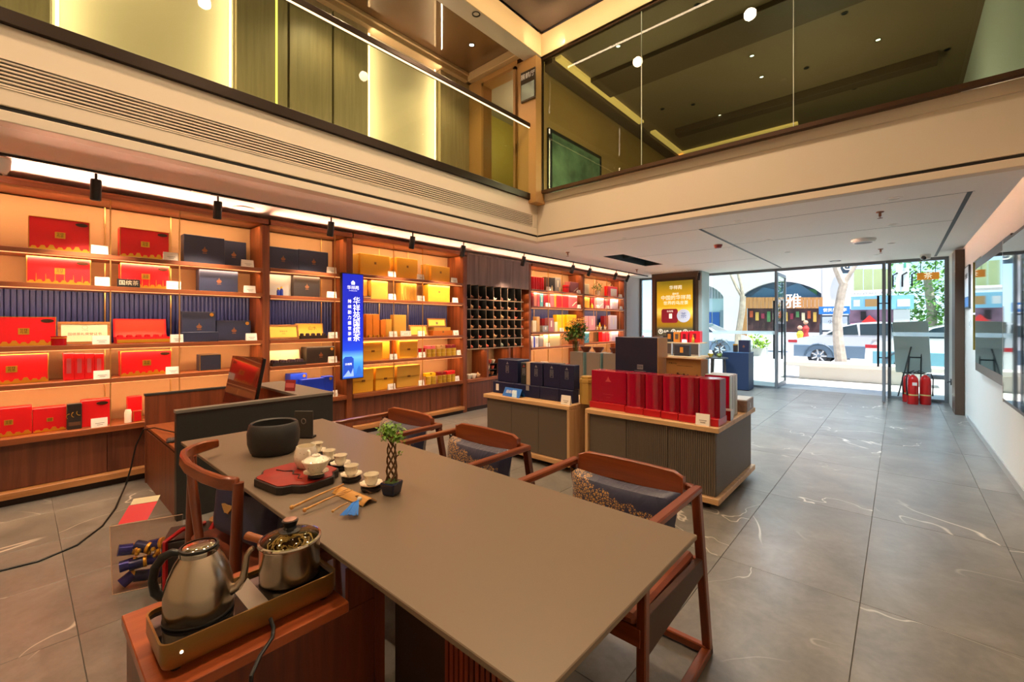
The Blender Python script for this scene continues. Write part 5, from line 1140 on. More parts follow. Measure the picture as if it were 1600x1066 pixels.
# ================================================================ BAGS ON THE FLOOR
m_clr = glass('clear_plastic', '#f4ece6', .1)
cb_ = thing('clear_plastic_bag', 'clear plastic bag of blue and gold sweet tins on the floor', 'bag', (-2.995, .462, 0), radians(70))
bgm = MB().add([(-.13, -.05, .002), (.13, -.05, .002), (.15, -.015, .34), (-.15, -.015, .34), (-.13, .05, .002), (.13, .05, .002), (.15, .015, .34), (-.15, .015, .34)], [(0, 1, 2, 3), (5, 4, 7, 6), (0, 3, 7, 4), (1, 5, 6, 2), (0, 4, 5, 1)])
bgm.build('plastic_film', m_clr, cb_)
for a, b_ in (((-.131, -.052, .002), (-.151, -.016, .34)), ((-.151, -.016, .34), (.151, -.016, .34)), ((-.131, -.052, .003), (.131, -.052, .003))): MB().tube([a, b_], .002, 5).build('seam', mat('film_seam', '#d8b79a', .4), cb_)
rgs = random.Random(2); m_cb = mat('can_navy', '#1a1f55', .25, .3); m_cb2 = mat('can_violet', '#2a2a86', .22, .4)
for k in range(11):
    x = -.09+.06*(k % 4)+rgs.uniform(-.01, .01); z = .045+.075*(k//4); r = .028
    Mx = Matrix.Translation((x, rgs.uniform(-.01, .01), z)) @ Matrix.Rotation(rgs.uniform(.9, 2.2), 4, 'Y') @ Matrix.Rotation(rgs.uniform(-.4, .4), 4, 'X')
    cn_ = MB().lathe([(.0005, -.035), (r, -.035), (r, .035), (.0005, .035)], 12, 0, (0, 0, 0), Mx).build('sweet_tin', m_cb if k % 2 else m_cb2, cb_, True)
    MB().lathe([(r*1.03, .022), (r*1.03, .036), (.0005, .0365)], 12, 0, (0, 0, 0), Mx).build('foil_end', m_foil, cn_, True)
wrp = MB()
for k in range(16): wrp.ball((rgs.uniform(-.08, .09), rgs.uniform(-.03, .0), rgs.uniform(.12, .2)), .012, 6)
wrp.build('gold_wrappers', m_foil, cb_)['kind'] = 'stuff'
rcard = MB().add([(-.12, -.012, .342), (.0, -.012, .342), (.03, .05, .41), (-.09, .05, .41), (-.12, -.006, .342), (.0, -.006, .342), (.03, .056, .41), (-.09, .056, .41)], [(0, 1, 2, 3), (7, 6, 5, 4), (0, 4, 5, 1), (2, 6, 7, 3), (0, 3, 7, 4), (1, 5, 6, 2)]).build('header_card', C('red'), cb_)
MB().add([(-.085, .052, .412), (.03, .052, .412), (.038, .072, .435), (-.077, .072, .435), (-.085, .058, .412), (.03, .058, .412), (.038, .078, .435), (-.077, .078, .435)], [(0, 1, 2, 3), (7, 6, 5, 4), (0, 4, 5, 1), (2, 6, 7, 3)]).build('card_edge', C('cream'), cb_)
rb = thing('ribbon_box', 'kraft box with dark lid and red ribbon on the floor behind the kettle', 'box', (-2.755, .63, 0), radians(70))
bx('body', C('tan'), -.13, .13, -.10, .10, 0, .26, rb, .004); bx('dark_side', C('dark'), -.135, .02, -.104, -.08, .0, .30, rb); bx('lid', C('dark'), -.135, .135, -.105, .105, .24, .30, rb, .004)
rbm = MB().tube([(-.12, -.107, .05), (-.12, -.107, .31), (-.06, -.05, .335), (.0, .0, .32), (.02, .05, .31)], .012, 6).tube([(.06, -.06, .31), (.08, -.04, .345), (.11, -.02, .31)], .012, 6); rbm.build('ribbon', mat('ribbon_red', '#b5161c', .3), rb, True)
jr = thing('lidded_jar', 'small jar with white knob lid standing on the ribbon box', 'jar', (-2.779, .74, .302)); MB().lathe([(.0005, 0), (.05, 0), (.055, .02), (.03, .03)], 16).build('body', C('tan'), jr, True); MB().lathe([(.02, .03), (.024, .04), (.022, .06), (.0005, .063)], 14).build('knob_lid', m_porc, jr, True)
# ================================================================ DISPLAY ISLANDS
oak = wood('oak_light', '#b98d5e', '#d2ab7a', 0, .42); oakz = wood('oak_light_z', '#b98d5e', '#d2ab7a', 2, .42); oaky = wood('oak_light_y', '#b98d5e', '#d2ab7a', 1, .42)
m_tau = mat('taupe_panel', '#5c5145', .5)
def island(label, x0, x1, y0, y1, h, flute, doors, left_frame=False, right_frame=False):
    t = thing('display_counter', label, 'counter', ((x0+x1)/2, (y0+y1)/2, 0)); cx, cy = (x0+x1)/2, (y0+y1)/2
    def B(n, m, a, b, c, d, z0, z1, bev=.002): return bx(n, m, a-cx, b-cx, c-cy, d-cy, z0, z1, t, bev)
    B('top', oak, x0-.03, x1+.03, y0-.03, y1+.03, h-.04, h, .004); B('plinth', m_kick, x0+.06, x1-.06, y0+.06, y1-.06, 0, .055, 0)
    B('base_board', oak, x0-.03, x1+.03, y0-.03, y1+.03, .055, .10, .004); B('core', m_kick, x0+.02, x1-.02, y0+.03, y1-.03, .10, h-.04, 0)
    n = doors; w = (x1-x0)/n
    for k in range(n):
        a, b = x0+k*w+.002, x0+(k+1)*w-.002
        if flute and k >= flute[0]:
            B('fluted_door', m_tau, a, b, y0+.006, y0+.02, .102, h-.042, 0)
            nb_ = int((b-a)/.0155)
            for q in range(nb_):
                xa = a+(b-a)*q/nb_; B('flute', m_tau, xa+.0015, xa+(b-a)/nb_-.0015, y0, y0+.006, .102, h-.042, 0)
        else:
            B('door', m_tau, a, b, y0, y0+.02, .102, h-.042, .001)
    B('side_panel', m_tau, x1-.02, x1, y0+.02, y1, .102, h-.042, .001); B('side_panel', m_tau, x0, x0+.02, y0+.02, y1, .102, h-.042, .001)
    if left_frame: B('frame_post', oakz, x0-.03, x0-.002, y0-.028, y1, .10, h-.04, .002)
    if right_frame:
        B('frame_post', oakz, x1+.002, x1+.03, y0-.028, y1+.03, .10, h-.04, .002)
    return t
HI = .62
island('low taupe display counter with oak top carrying the navy boxes', -3.36, -2.30, 3.39, 3.95, HI, None, 3, right_frame=True)
island('fluted taupe display counter with oak top carrying the crimson boxes', -2.08, -1.01, 3.40, 4.42, HI, (1,), 3, left_frame=True)
# oak filler between the counters
fp = bx('filler_post', wood('filler_oak', '#7d5a34', '#94703f', 2, .45), -.04, .04, 0, .5, 0, .605); fp.location = (-2.165, 3.60, 0); tag(fp, 'narrow brown post filling the gap between the two counters', 'post'); bx('cap', oak, -.042, .042, -.002, .5, .605, .62, fp)
gt = thing('gold_gift_tower', 'tall gold octagonal gift box with stepped lid between navy and crimson boxes', 'gift box', (-2.218, 3.60, .622), radians(10))
oc = lambda r: [(r*cos(2*pi*(k+.5)/8), r*sin(2*pi*(k+.5)/8)) for k in range(8)]
mg2 = mat('matte_gold', '#b8924a', .4, .1)
MB().prism(oc(.078), 0, .20).build('body', mg2, gt, bevel=.003); MB().prism(oc(.082), .20, .235).build('lid', mg2, gt, bevel=.003); MB().prism(oc(.066), .235, .26).build('lid_step', mg2, gt, bevel=.003)
# navy boxes
m_nb = mat('navy_card', '#1b2040', .42); gnv = 'navy tea boxes on the left counter'
Z0 = HI+.001
for k, (a, b, l) in enumerate(((-3.37, -3.07, 'lower navy box with white label at the left end of the counter'), (-3.065, -2.72, 'lower navy box behind the blue tent card'), (-2.715, -2.48, 'third lower navy box of the bottom row, no card before it'), (-2.475, -2.315, 'lower navy box behind the price card'))):
    o = gift_box('tea_box', l, 'gift box', ((a+b)/2, 3.49, Z0), 0, b-a, .26 if k < 3 else .10, .125, 'navy', gnv, '', mats=m_nb)
    if k == 0: bx('label', C('white'), -.10, -.06, -.002, .001, .03, .10, o)
    if k == 1: bx('label', C('grey'), .0, .04, -.002, .001, .07, .12, o)
def emblem_box(x0, x1, y, z, h, d, label, m=m_nb, grp=gnv, side=False, red=False):
    w = x1-x0; o = gift_box('tea_box', label, 'gift box', ((x0+x1)/2, y, z), 0, w, d, h, 'navy', grp, '', mats=m)
    mk = mat('silver_print', '#8f8d95', .4, .3)
    MB().prism([(-.018, h*.80), (.018, h*.80), (.008, h*.85), (0, h*.91), (-.008, h*.85)], -.002, .0005, axis='y').build('crest', mk if not red else mat('crest_red', '#9a4038', .4), o)
    fr_ = MB(); a, b, c, e, t_ = -.02, .02, h*.42, h*.74, .003
    fr_.box(a, b, -.002, .0005, c, c+t_).box(a, b, -.002, .0005, e-t_, e).box(a, a+t_, -.002, .0005, c, e).box(b-t_, b, -.002, .0005, c, e); fr_.build('cartouche', mk, o)
    text('国\n缤', .03, mk, o, (0, -.002, h*.58), res=1, line=.9)
    if side: bx('wooden_side', wood('pale_side', '#a98c72', '#c3a98c', 2, .5), -w/2-.05, -w/2-.001, .0, d, 0, h, o, .002)
    return o
UZ = Z0+.126
emblem_box(-3.325, -3.035, 3.52, UZ, .245, .2, 'tall navy box at the left end of the upper row')
emblem_box(-2.99, -2.905, 3.52, UZ, .225, .16, 'dark green-black box with red cartouche in the upper row', mat('greenblack_card', '#252b2b', .42), red=True)
emblem_box(-2.79, -2.685, 3.63, UZ, .22, .1, 'slim dark box half hidden between two upper boxes', MATS['greenblack_card'])
emblem_box(-2.848, -2.69, 3.50, UZ, .235, .1, 'upper navy box with pale wooden left side', side=True)
emblem_box(-2.682, -2.478, 3.51, UZ, .238, .1, 'upper navy box second from the gold tower')
emblem_box(-2.474, -2.312, 3.50, UZ, .235, .1, 'upper navy box right beside the gold tower')
tc_ = thing('tent_card', 'blue and white folded tent card before the navy boxes', 'card', (-3.02, 3.44, Z0), radians(-4))
MB().add([(-.125, -.045, 0), (.125, -.045, 0), (.125, .0, .085), (-.125, .0, .085), (.125, .045, 0), (-.125, .045, 0)], [(0, 1, 2, 3), (3, 2, 4, 5)]).build('card', mat('tent_blue', '#2a6cc4', .4), tc_)
MB().add([(0.02, -.0465, .002), (.09, -.0465, .002), (.06, -.012, .068), (-.0, -.012, .068)], [(0, 1, 2, 3)]).build('pale_print', mat('tent_pale', '#b9d7ee', .4), tc_)
text('国缤茶礼', .038, mat('white_print', '#f2efe8', .5), tc_, (-.01, -.027, .045), (radians(62), 0, 0), res=1)
price_card((-2.345, 3.42, Z0), 0, .105, .085, 'white price card before the right end of the navy boxes', 'white price cards on the counters'); price_card((-1.10, 3.40, Z0), 0, .10, .085, 'white price card at the right corner before the crimson boxes', 'white price cards on the counters')
# crimson boxes
m_crim = mat('crimson_gloss', '#a2042a', .22, coat=.6); m_crimd = mat('crimson_tray', '#b81a22', .3, coat=.3); m_sil = mat('silver_card', '#c9c4bf', .28, .5)
def curved_box(x0, x1, y, z, h, d, label, flat=False, name='crimson_box'):
    w = x1-x0; t = thing(name, label, 'gift box', ((x0+x1)/2, y, z), 0, 'crimson boxes on the right counter')
    if flat:
        b = bx('body', m_crim, -w/2, w/2, 0, d, .055, h, t, .004); mkc = mat('crimson_print', '#c8484a', .4)
        MB().prism([(-.03, h*.72), (.03, h*.72), (.012, h*.78), (0, h*.86), (-.012, h*.78)], -.001, .002, axis='y').build('crest', mkc, b); bx('printed_line', mkc, -.05, .05, -.001, .002, h*.38, h*.385, b); bx('printed_line', mkc, -.02, .02, -.001, .002, h*.30, h*.305, b)
    else:
        n = 10; pts = [(-w/2+w*.76*k/n, -.012+.035*(1-sin(pi*(.12+.88*k/n)))) for k in range(n+1)]
        MB().prism(pts+[(w*.27, d), (-w/2, d)], .055, h).build('body', m_crim, t, True)
        bx('spine', mat('crimson_dark', '#7a0418', .3), w*.265, w/2-.002, .012, d, .055, h, t)
    bx('tray', m_crimd, -w/2, w/2, -.03, d+.02, 0, .055, t, .002)
    return t
curved_box(-2.115, -1.77, 3.49, Z0, .335, .16, 'flat-fronted crimson box with crest, leftmost on the fluted counter', True)
xs_ = [-1.755, -1.585, -1.433, -1.29, -1.14, -.985]
for k in range(5):
    curved_box(xs_[k], xs_[k+1]-.008, 3.47-.008*k, Z0, .335+.002*k, .16, ['first', 'second', 'third', 'fourth', 'last'][k]+' of five curved crimson boxes, counting from the flat-fronted one' if k < 4 else 'last curved crimson box, nearest the counter corner')
for k in range(3):
    o = gift_box('book_box', ['front', 'middle', 'rear'][k]+' of three silver-edged red boxes standing behind the crimson row', 'gift box', (-1.12+.0*k, 3.80+.075*k, Z0), 0, .19, .065, .335, 'dred', 'silver-edged red boxes on the right counter', '', mats=m_crim)
    bx('silver_edge', m_sil, .0955, .1005, 0, .064, 0, .335, o); bx('silver_top', m_sil, -.09, .09, 0, .064, .335, .338, o)
o = gift_box('small_box', 'small red box with silver top and side by the counter edge', 'gift box', (-1.045, 3.68, Z0), radians(4), .12, .10, .075, 'red', None, '', mats=m_crimd); bx('silver_top', m_sil, -.06, .06, 0, .10, .075, .078, o); bx('silver_side', m_sil, .0602, .063, 0, .1, 0, .075, o)
o = gift_box('wood_box', 'low grey-brown wooden box with metal corners at the far counter end', 'gift box', (-1.035, 4.12, Z0), radians(3), .13, .28, .10, 'brown', None, '', mats=wood('grey_wood', '#6c5b50', '#8a776a', 1, .45)); bx('latch', m_sil, .06, .068, .1, .13, .03, .07, o); bx('lid_plate', m_sil, -.055, .055, .02, .26, .1, .103, o)
# risers, large navy box, coffee-coloured carton
rs = bx('display_riser', m_kick, -.42, .42, 0, .34, 0, .20); rs.location = (-1.72, 3.93, Z0); tag(rs, 'low dark riser behind the crimson boxes', 'riser'); bx('top_board', oak, -.42, .42, 0, .34, .20, .222, rs)
RZ = Z0+.223
o = gift_box('large_navy_box', 'big dark navy box with silver square emblem above the crimson row', 'gift box', (-1.905, 3.95, RZ), radians(-4), .45, .19, .405, 'dnavy', None, '', mats=mat('navy_big', '#20243a', .38))
e_ = bx('emblem', mat('silver_print', '#8f8d95', .4, .3), .02, .08, -.003, .001, .10, .145, o); text('国缤', .028, MATS['navy_big'], e_, (.05, -.0035, .122), res=1); bx('printed_line', MATS['silver_print'], -.01, .11, -.002, .001, .082, .086, o); bx('cream_edge', C('tan'), .226, .231, 0, .19, 0, .405, o)
kf = thing('kraft_carton', 'kraft tea carton with bean picture beside the big navy box', 'carton', (-1.475, 4.02, RZ), radians(-6)); kfm = mat('kraft', '#9a7040', .5)
MB().box(-.165, .165, 0, .14, 0, .215).build('body', kfm, kf, bevel=.002); MB().add([(-.18, -.03, .222), (.18, -.03, .222), (.165, .14, .216), (-.165, .14, .216), (-.18, -.03, .217), (.18, -.03, .217), (.165, .14, .2155), (-.165, .14, .2155)], [(0, 1, 2, 3), (4, 7, 6, 5), (0, 4, 5, 1), (1, 5, 6, 2), (3, 2, 6, 7), (0, 3, 7, 4)]).build('lid', kfm, kf)
b = MB()
for k in range(46):
    r_ = random.Random(k); b.ball((r_.uniform(-.15, .15), -.001, r_.uniform(.016, .05+.03*r_.random())), .011, 6)
b.build('bean_print', mat('bean_brown', '#4a2414', .5), kf)['kind'] = 'stuff'; bx('printed_line', m_ink, -.06, .09, -.001, .001, .15, .153, kf); text('老枞水仙', .02, m_ink, kf, (-.10, -.001, .17), res=1)
# second row of counters farther back
island('oak-topped display counter behind the first one, carrying grey blocks', -4.35, -2.25, 4.80, 5.60, .66, None, 5)
HB = .661
for k, x in enumerate((-3.20, -2.945, -2.70)):
    o = bx('display_block', mat('block_grey', '#7c7168', .55), -.10, .10, 0, .22, 0, .345, None, .002); o.location = (x, 4.90, HB); tag(o, ['grey display block under the flower vase', 'middle grey display block of the three', 'grey display block nearest the big navy box'][k], 'block', 'grey display blocks'); bx('glass_side', mat('block_glass', '#7fa0a0', .15), .101, .108, .01, .21, .005, .34, o)
m_tp = mat('bowl_brown', '#6a2f1a', .3, coat=.3)
for k, x in enumerate((-3.13, -2.945, -2.70)):
    bowl('tea_bowl', m_tp, .075, .07, (x+.02, 5.0, HB+.346), ['brown bowl beside the flower vase', 'brown bowl on the middle grey block', 'brown bowl next to the big navy box'][k], 'bowl', 'brown bowls on the blocks')
vs_ = thing('flower_vase', 'glass vase with orange and yellow flowers on a grey block', 'vase', (-3.26, 4.98, HB+.346))
MB().lathe([(.0005, 0), (.04, 0), (.045, .10), (.05, .14), (.047, .14), (.04, .01), (.0005, .008)], 16).build('glass', glass('vase_glass', '#dfe8e4', .12), vs_, True)
rg = random.Random(9); b = MB(); leaf_ball(b, (.02, 0, .28), .14, 260, .07, rg, sq=.9); leaf_ball(b, (-.12, -.02, .20), .07, 30, .07, rg, sq=.5)
b.build('foliage', m_leafd, vs_)['kind'] = 'stuff'
b = MB()
for k in range(7): b.tube([(.01*cos(k), .01*sin(k), .01), (.02*cos(k*1.7), .02*sin(k*1.7), .15), (.08*cos(k*2.1), .08*sin(k*2.1), .33)], .003, 5)
b.build('stems', mat('stem', '#55752c', .6), vs_)['kind'] = 'stuff'
for nm, colr, rad in (('orange_blossoms', '#c9702a', .16), ('yellow_blossoms', '#d8a836', .15)):
    b = MB()
    for k in range(26):
        a = rg.uniform(0, 6.28); q = rg.uniform(.04, rad); c = Vector((.02+q*cos(a), q*sin(a)*.8, .37+rg.uniform(-.06, .08)))
        for j in range(6):
            t_ = j*pi/3; b.add([c, c+Vector((.03*cos(t_-.3), .03*sin(t_-.3), .012)), c+Vector((.042*cos(t_), .042*sin(t_), .0)), c+Vector((.03*cos(t_+.3), .03*sin(t_+.3), .012))], [(0, 1, 2, 3)])
    b.build(nm, mat(nm, colr, .5), vs_)['kind'] = 'stuff'
mgx = mat('goldcard_gold', '#e2a42e', .35, .1)
for k, (x, w, h, c, l) in enumerate(((-3.80, .09, .16, 'yellow', 'gold and green tin box, left one of a row of four'), (-3.70, .09, .16, 'gold', 'gold tin box, second of a row of four'), (-3.60, .09, .17, 'green', 'green tin box, third of a row of four'), (-3.51, .08, .17, 'green', 'dark green tin box at the right of a row of four'))):
    gift_box('tin_box', l, 'tin', (x, 4.95, HB), 0, w, .1, h, c, 'row of tin boxes on the back counter', 'l')
for k, x in enumerate((-3.42, -3.36)): gift_box('red_pack', ['left', 'right'][k]+' red pack beside the grey block under the vase', 'pack', (x, 4.93, HB), 0, .052, .08, .17, 'red', 'red packs on the back counter', '')
o = gift_box('flat_box', 'flat yellow box with dark knobs lying on the back counter', 'box', (-4.15, 4.92, HB), 0, .34, .25, .045, 'yellow', None, '', mats=MATS['goldcard_gold2'])
for x in (-.12, .02): MB().lathe([(.018, 0), (.018, .02), (.0005, .022)], 10, 0, (x, .05, .045)).build('knob', m_black, o)
o = gift_box('picture_card', 'little white card with red square behind the flat yellow box', 'card', (-4.0, 5.25, HB), 0, .14, .02, .15, 'white', None, ''); bx('red_square', C('red'), -.03, .04, -.002, .001, .04, .12, o)
# boxes before the poster column
stp = thing('stepped_stand', 'stepped wooden stand of boxes in front of the poster column', 'stand', (-3.35, 8.55, 0))
bx('table', oak, -.55, .55, -.25, .45, .72, .76, stp); bx('upper_step', oak, -.50, .52, .0, .45, .995, 1.015, stp)
for x in (-.5, .45): bx('leg', oakz, x, x+.05, -.2, .4, 0, .72, stp)
for x in (-.5, -.02, .5): bx('upright', m_sil, x, x+.02, .0, .04, .761, .994, stp)
for k, (x, w, h, c, z, y, l) in enumerate(((-.36, .16, .11, 'brown', 1.016, .1, 'brown low box at the left of the upper step'), (-.10, .12, .20, 'dark', 1.016, .1, 'black box with orange label on the upper step'), (.05, .13, .20, 'orange', 1.016, .1, 'orange box between the black and the red one, upper step'), (.20, .14, .21, 'red', 1.016, .1, 'red box with square label behind a small card, upper step'), (.39, .20, .22, 'red', 1.016, .12, 'wider red box behind a golden bottle, upper step'),
        (-.20, .20, .20, 'tan', .761, -.1, 'tan box on the lower step'), (.22, .30, .21, 'dark', .761, -.1, 'black box with orange cartouche on the lower step'))):
    o = gift_box('tea_box', l, 'gift box', (-3.35+x, 8.55+y, z), 0, w, .14 if z > 1 else .09, h, c, 'boxes on the stepped stand', '')
    if c in ('dark', 'orange', 'red'): bx('label', C('orange' if c == 'dark' else ('brown' if c == 'orange' else 'dred')), -.03, .03, -.002, .001, h*.3, h*.8, o)
bt = MB().lathe([(.0005, 0), (.03, 0), (.03, .08), (.012, .11), (.012, .15), (.0005, .152)], 12).build('gold_bottle', m_foil, None, True); bt.location = (-2.97, 8.61, 1.016); tag(bt, 'golden bottle standing before the wider red box', 'bottle'); price_card((-3.13, 8.60, 1.016), 0, .09, .06, 'pale price card before the red box on the stepped stand', 'white price cards on the counters')

# ================================================================ POSTER COLUMN
st(bx('wall_pillar', walnut_d if False else mat('pillar_brown', '#5e4a3a', .45), -4.40, -3.33, 9.98, 10.5, 0, ZC)); st(bx('wall_pillar_side', mat('pillar_pale', '#a9b3ad', .5), -3.33, -3.26, 10.0, 10.5, 0, ZC))
ps = thing('lightbox_poster', 'lit golden tea poster on the brown column', 'poster', (-3.845, 9.975, 1.70))
m_pos = bpy.data.materials.new('poster_gold'); m_pos.use_nodes = True; n = m_pos.node_tree; p_ = n.nodes['Principled BSDF']
tc = n.nodes.new('ShaderNodeTexCoord'); sx = n.nodes.new('ShaderNodeSeparateXYZ'); n.links.new(tc.outputs['Object'], sx.inputs[0]); mr = n.nodes.new('ShaderNodeMapRange'); mr.inputs['From Min'].default_value = -.58; mr.inputs['From Max'].default_value = .62
n.links.new(sx.outputs[2], mr.inputs[0]); r = n.nodes.new('ShaderNodeValToRGB'); n.links.new(mr.outputs[0], r.inputs[0]); e = r.color_ramp.elements
e[0].position = 0; e[0].color = S('#3f3c2a'); e[1].position = 1; e[1].color = S('#7d6a14')
for ps_, c in ((.12, '#4a4630'), (.17, '#8a6a18'), (.30, '#a87a10'), (.44, '#f0cf5a'), (.55, '#d6a81c'), (.75, '#c79a18')):
    q = e.new(ps_); q.color = S(c)
n.links.new(r.outputs[0], p_.inputs['Emission Color']); n.links.new(r.outputs[0], p_.inputs['Base Color']); p_.inputs['Emission Strength'].default_value = .9
bx('frame', mat('poster_frame', '#3a2d22', .4), -.46, .46, -.03, .0, -.66, .72, ps, .004); bx('print', m_pos, -.41, .41, -.036, -.03, -.60, .66, ps)
m_pw = mat('poster_white', '#fff6df', .5, emit=.9)
text('华祥苑', .10, m_pw, ps, (.03, -.038, .50), res=1); text('中国的华祥苑', .115, m_pw, ps, (.03, -.038, .27), res=2); text('世界的乌龙茶', .095, m_pw, ps, (.03, -.038, .15), res=1); text('国缤茶', .05, m_pw, ps, (.03, -.038, .36), res=1)
cdp = MB().prism(rr(-.30, .08, -.30, .02, .05), 0, .004).build('card_picture', mat('poster_red', '#8e1f2c', .4, emit=.55), ps); cdp.rotation_euler = (PI2, 0, 0); cdp.location = (0, -.036, 0)
text('华祥苑', .05, m_pw, ps, (-.10, -.042, -.04), res=1); bx('white_panel', m_pw, -.12, -.05, -.043, -.04, -.2, -.09, ps)
MB().prism([(.21+.15*cos(2*pi*i/24), -.14+.15*sin(2*pi*i/24)) for i in range(24)], -.041, -.036, axis='y').build('round_tin_picture', mat('poster_silver', '#c9cedb', .4, emit=.6), ps); text('茶', .14, mat('poster_grey', '#7f8aa8', .5, emit=.3), ps, (.21, -.043, -.14), res=2)
for k, x in enumerate((-.32, -.02, .25)):
    MB().tube([(x+.05*cos(a*pi/8), -.038, -.50+.05*sin(a*pi/8)) for a in range(17)], .006, 5).build('ring_icon', m_pw, ps); text('茶', .06, m_pw, ps, (x, -.038, -.50), res=1); text(['品质', '健康', '礼遇'][k], .06, m_pw, ps, (x+.13, -.038, -.50), res=1)

# ================================================================ SHOP FRONT
m_fg = glass('front_glass', '#f3faf7', .06); m_fro = mat('frosted_band', '#dfe9ea', .6)
wf = st(bx('window_1', m_steel, -5.0, -1.98, YF-.02, YF+.03, ZC-.055, ZC))
for a, b in ((-5.0, -4.42), (-3.25, -1.975)):
    bx('pane', m_fg, a, b, YF, YF+.01, .04, ZC-.055, wf); bx('sill', m_steel, a, b, YF-.02, YF+.03, 0, .04, wf)
bx('jamb', m_steel, -5.03, -4.98, YF-.02, YF+.03, 0, ZC, wf); bx('jamb', m_steel, -1.985, -1.945, YF-.02, YF+.03, 0, ZC, wf)
m_frost2 = bpy.data.materials.new('frosted_film'); m_frost2.use_nodes = True; n = m_frost2.node_tree; n.nodes.clear(); o_ = n.nodes.new('ShaderNodeOutputMaterial'); t_ = n.nodes.new('ShaderNodeBsdfTranslucent'); d_ = n.nodes.new('ShaderNodeBsdfTransparent'); x_ = n.nodes.new('ShaderNodeMixShader'); x_.inputs[0].default_value = .55; t_.inputs[0].default_value = (.9, .95, .95, 1); n.links.new(d_.outputs[0], x_.inputs[1]); n.links.new(t_.outputs[0], x_.inputs[2]); n.links.new(x_.outputs[0], o_.inputs[0])
for a, b in ((-5.0, -4.42), (-3.25, -1.975), (-.11, .60)):
    o = bx('frosted_stripe', m_frost2, a, b, YF+.0105, YF+.0115, 1.15, 1.225, wf)
wr_ = st(bx('window_2', m_steel, -1.945, .66, YF-.02, YF+.03, ZC-.055, ZC))
bx('pane', m_fg, -.12, .60, YF, YF+.01, .05, ZC-.055, wr_); bx('sill', m_steel, -.16, .64, YF-.025, YF+.035, 0, .05, wr_); bx('jamb', m_steel, -.16, -.11, YF-.02, YF+.03, 0, ZC-.055, wr_); bx('jamb', m_steel, .59, .65, YF-.03, YF+.03, 0, ZC-.055, wr_)
m_hd = mat('door_handle_dark', '#26262a', .35, .7)
def glass_door(nm, x, y0, y1):
    d = st(MB().box(x-.02, x+.02, y0, y0+.045, .01, 2.48).box(x-.02, x+.02, y1-.045, y1, .01, 2.48).box(x-.02, x+.02, y0+.045, y1-.045, .01, .09).box(x-.02, x+.02, y0+.045, y1-.045, 2.42, 2.48).build(nm, m_steel, None))
    bx('pane', m_fg, x-.005, x+.005, y0+.045, y1-.045, .09, 2.42, d)
    return d
d1 = glass_door('door_2', -1.958, 10.74, 11.66); d2 = glass_door('door_3', -.205, 10.04, 10.68)
for d, x, y in ((d1, -1.958, 10.86), (d2, -.205, 10.12)):
    for s in (-1, 1):
        MB().tube([(x+s*.075, y, .62), (x+s*.075, y, 1.88)], .016, 10).build('handle', m_hd, d, True)
    MB().tube([(x-.075, y, .78), (x+.075, y, .78)], .010, 8).tube([(x-.075, y, 1.74), (x+.075, y, 1.74)], .010, 8).build('handle_fixing', m_hd, d, True)
st(MB().box(.632, .735, 9.42, 9.90, 0, 2.50).build('door_4', mat('door_brown', '#4e3c30', .4), bevel=.004)); st(bx('trim_8', m_wallR, .645, .735, 9.90, YF-.02, 0, ZC))
dh = thing('door_lever', 'small dark lever handle on the white strip beside the brown door', 'handle', (.645, 10.2, .42)); bx('plate', m_hd, -.012, 0, -.03, .03, -.05, .05, dh); MB().tube([(-.01, 0, 0), (-.05, 0, 0), (-.05, -.1, 0)], .01, 8).build('lever', m_hd, dh, True)
ns = thing('wall_notice', 'tall narrow white notice with blue foot on the right wall', 'sign', (XR-.002, 8.95, 1.60)); bx('board', mat('notice_dark', '#3a3f45', .4), -.02, 0, -.24, .24, 0, .60, ns); bx('print', mat('notice_white', '#dfe4ea', .4), -.023, -.02, -.21, .21, .16, .58, ns); bx('blue_foot', mat('notice_blue', '#3f7fc0', .4), -.023, -.02, -.21, .21, .02, .15, ns); text('营业执照', .08, m_hd, ns, (-.0245, 0, .45), (PI2, 0, -PI2), res=1)
sw_ = bx('light_switch', mat('switch_white', '#e8e8e6', .4), -.012, 0, -.045, .045, -.045, .045, None, .003); sw_.location = (XR, 8.72, 1.38); tag(sw_, 'white light switch left of the olive niche', 'switch'); bx('rocker', mat('rocker_grey', '#b9bbbd', .4), -.016, -.012, -.02, .02, -.03, .03, sw_)
# big glossy framed panels on the right wall
m_scrn = mat('dark_gloss_panel', '#27343c', .03, .25, spec=1.0, ior=2.4, coat=1.0); m_pf = mat('panel_frame_brown', '#41342c', .35, .3)
def wall_panel(label, y0, y1, z0, z1, t_, fr_):
    t = thing('wall_display', label, 'display', (XR, (y0+y1)/2, z0)); w = (y1-y0)/2; h = z1-z0
    bx('frame', m_pf, -t_, -.001, -w, w, 0, h, t, .003); bx('glass', m_scrn, -t_-.004, -t_, -w+.02, w-.02, fr_, h-fr_, t)
    bx('edge_trim', m_sil, -t_-.003, -t_+.002, w-.018, w, 0, h, t)
    return t
wall_panel('large glossy framed panel on the right wall reflecting the street', 5.45, 7.66, .82, 2.13, .05, .10)
wall_panel('dark glossy screen with thick edge, nearest on the right wall', 2.2, 5.38, .74, 2.06, .10, .03)
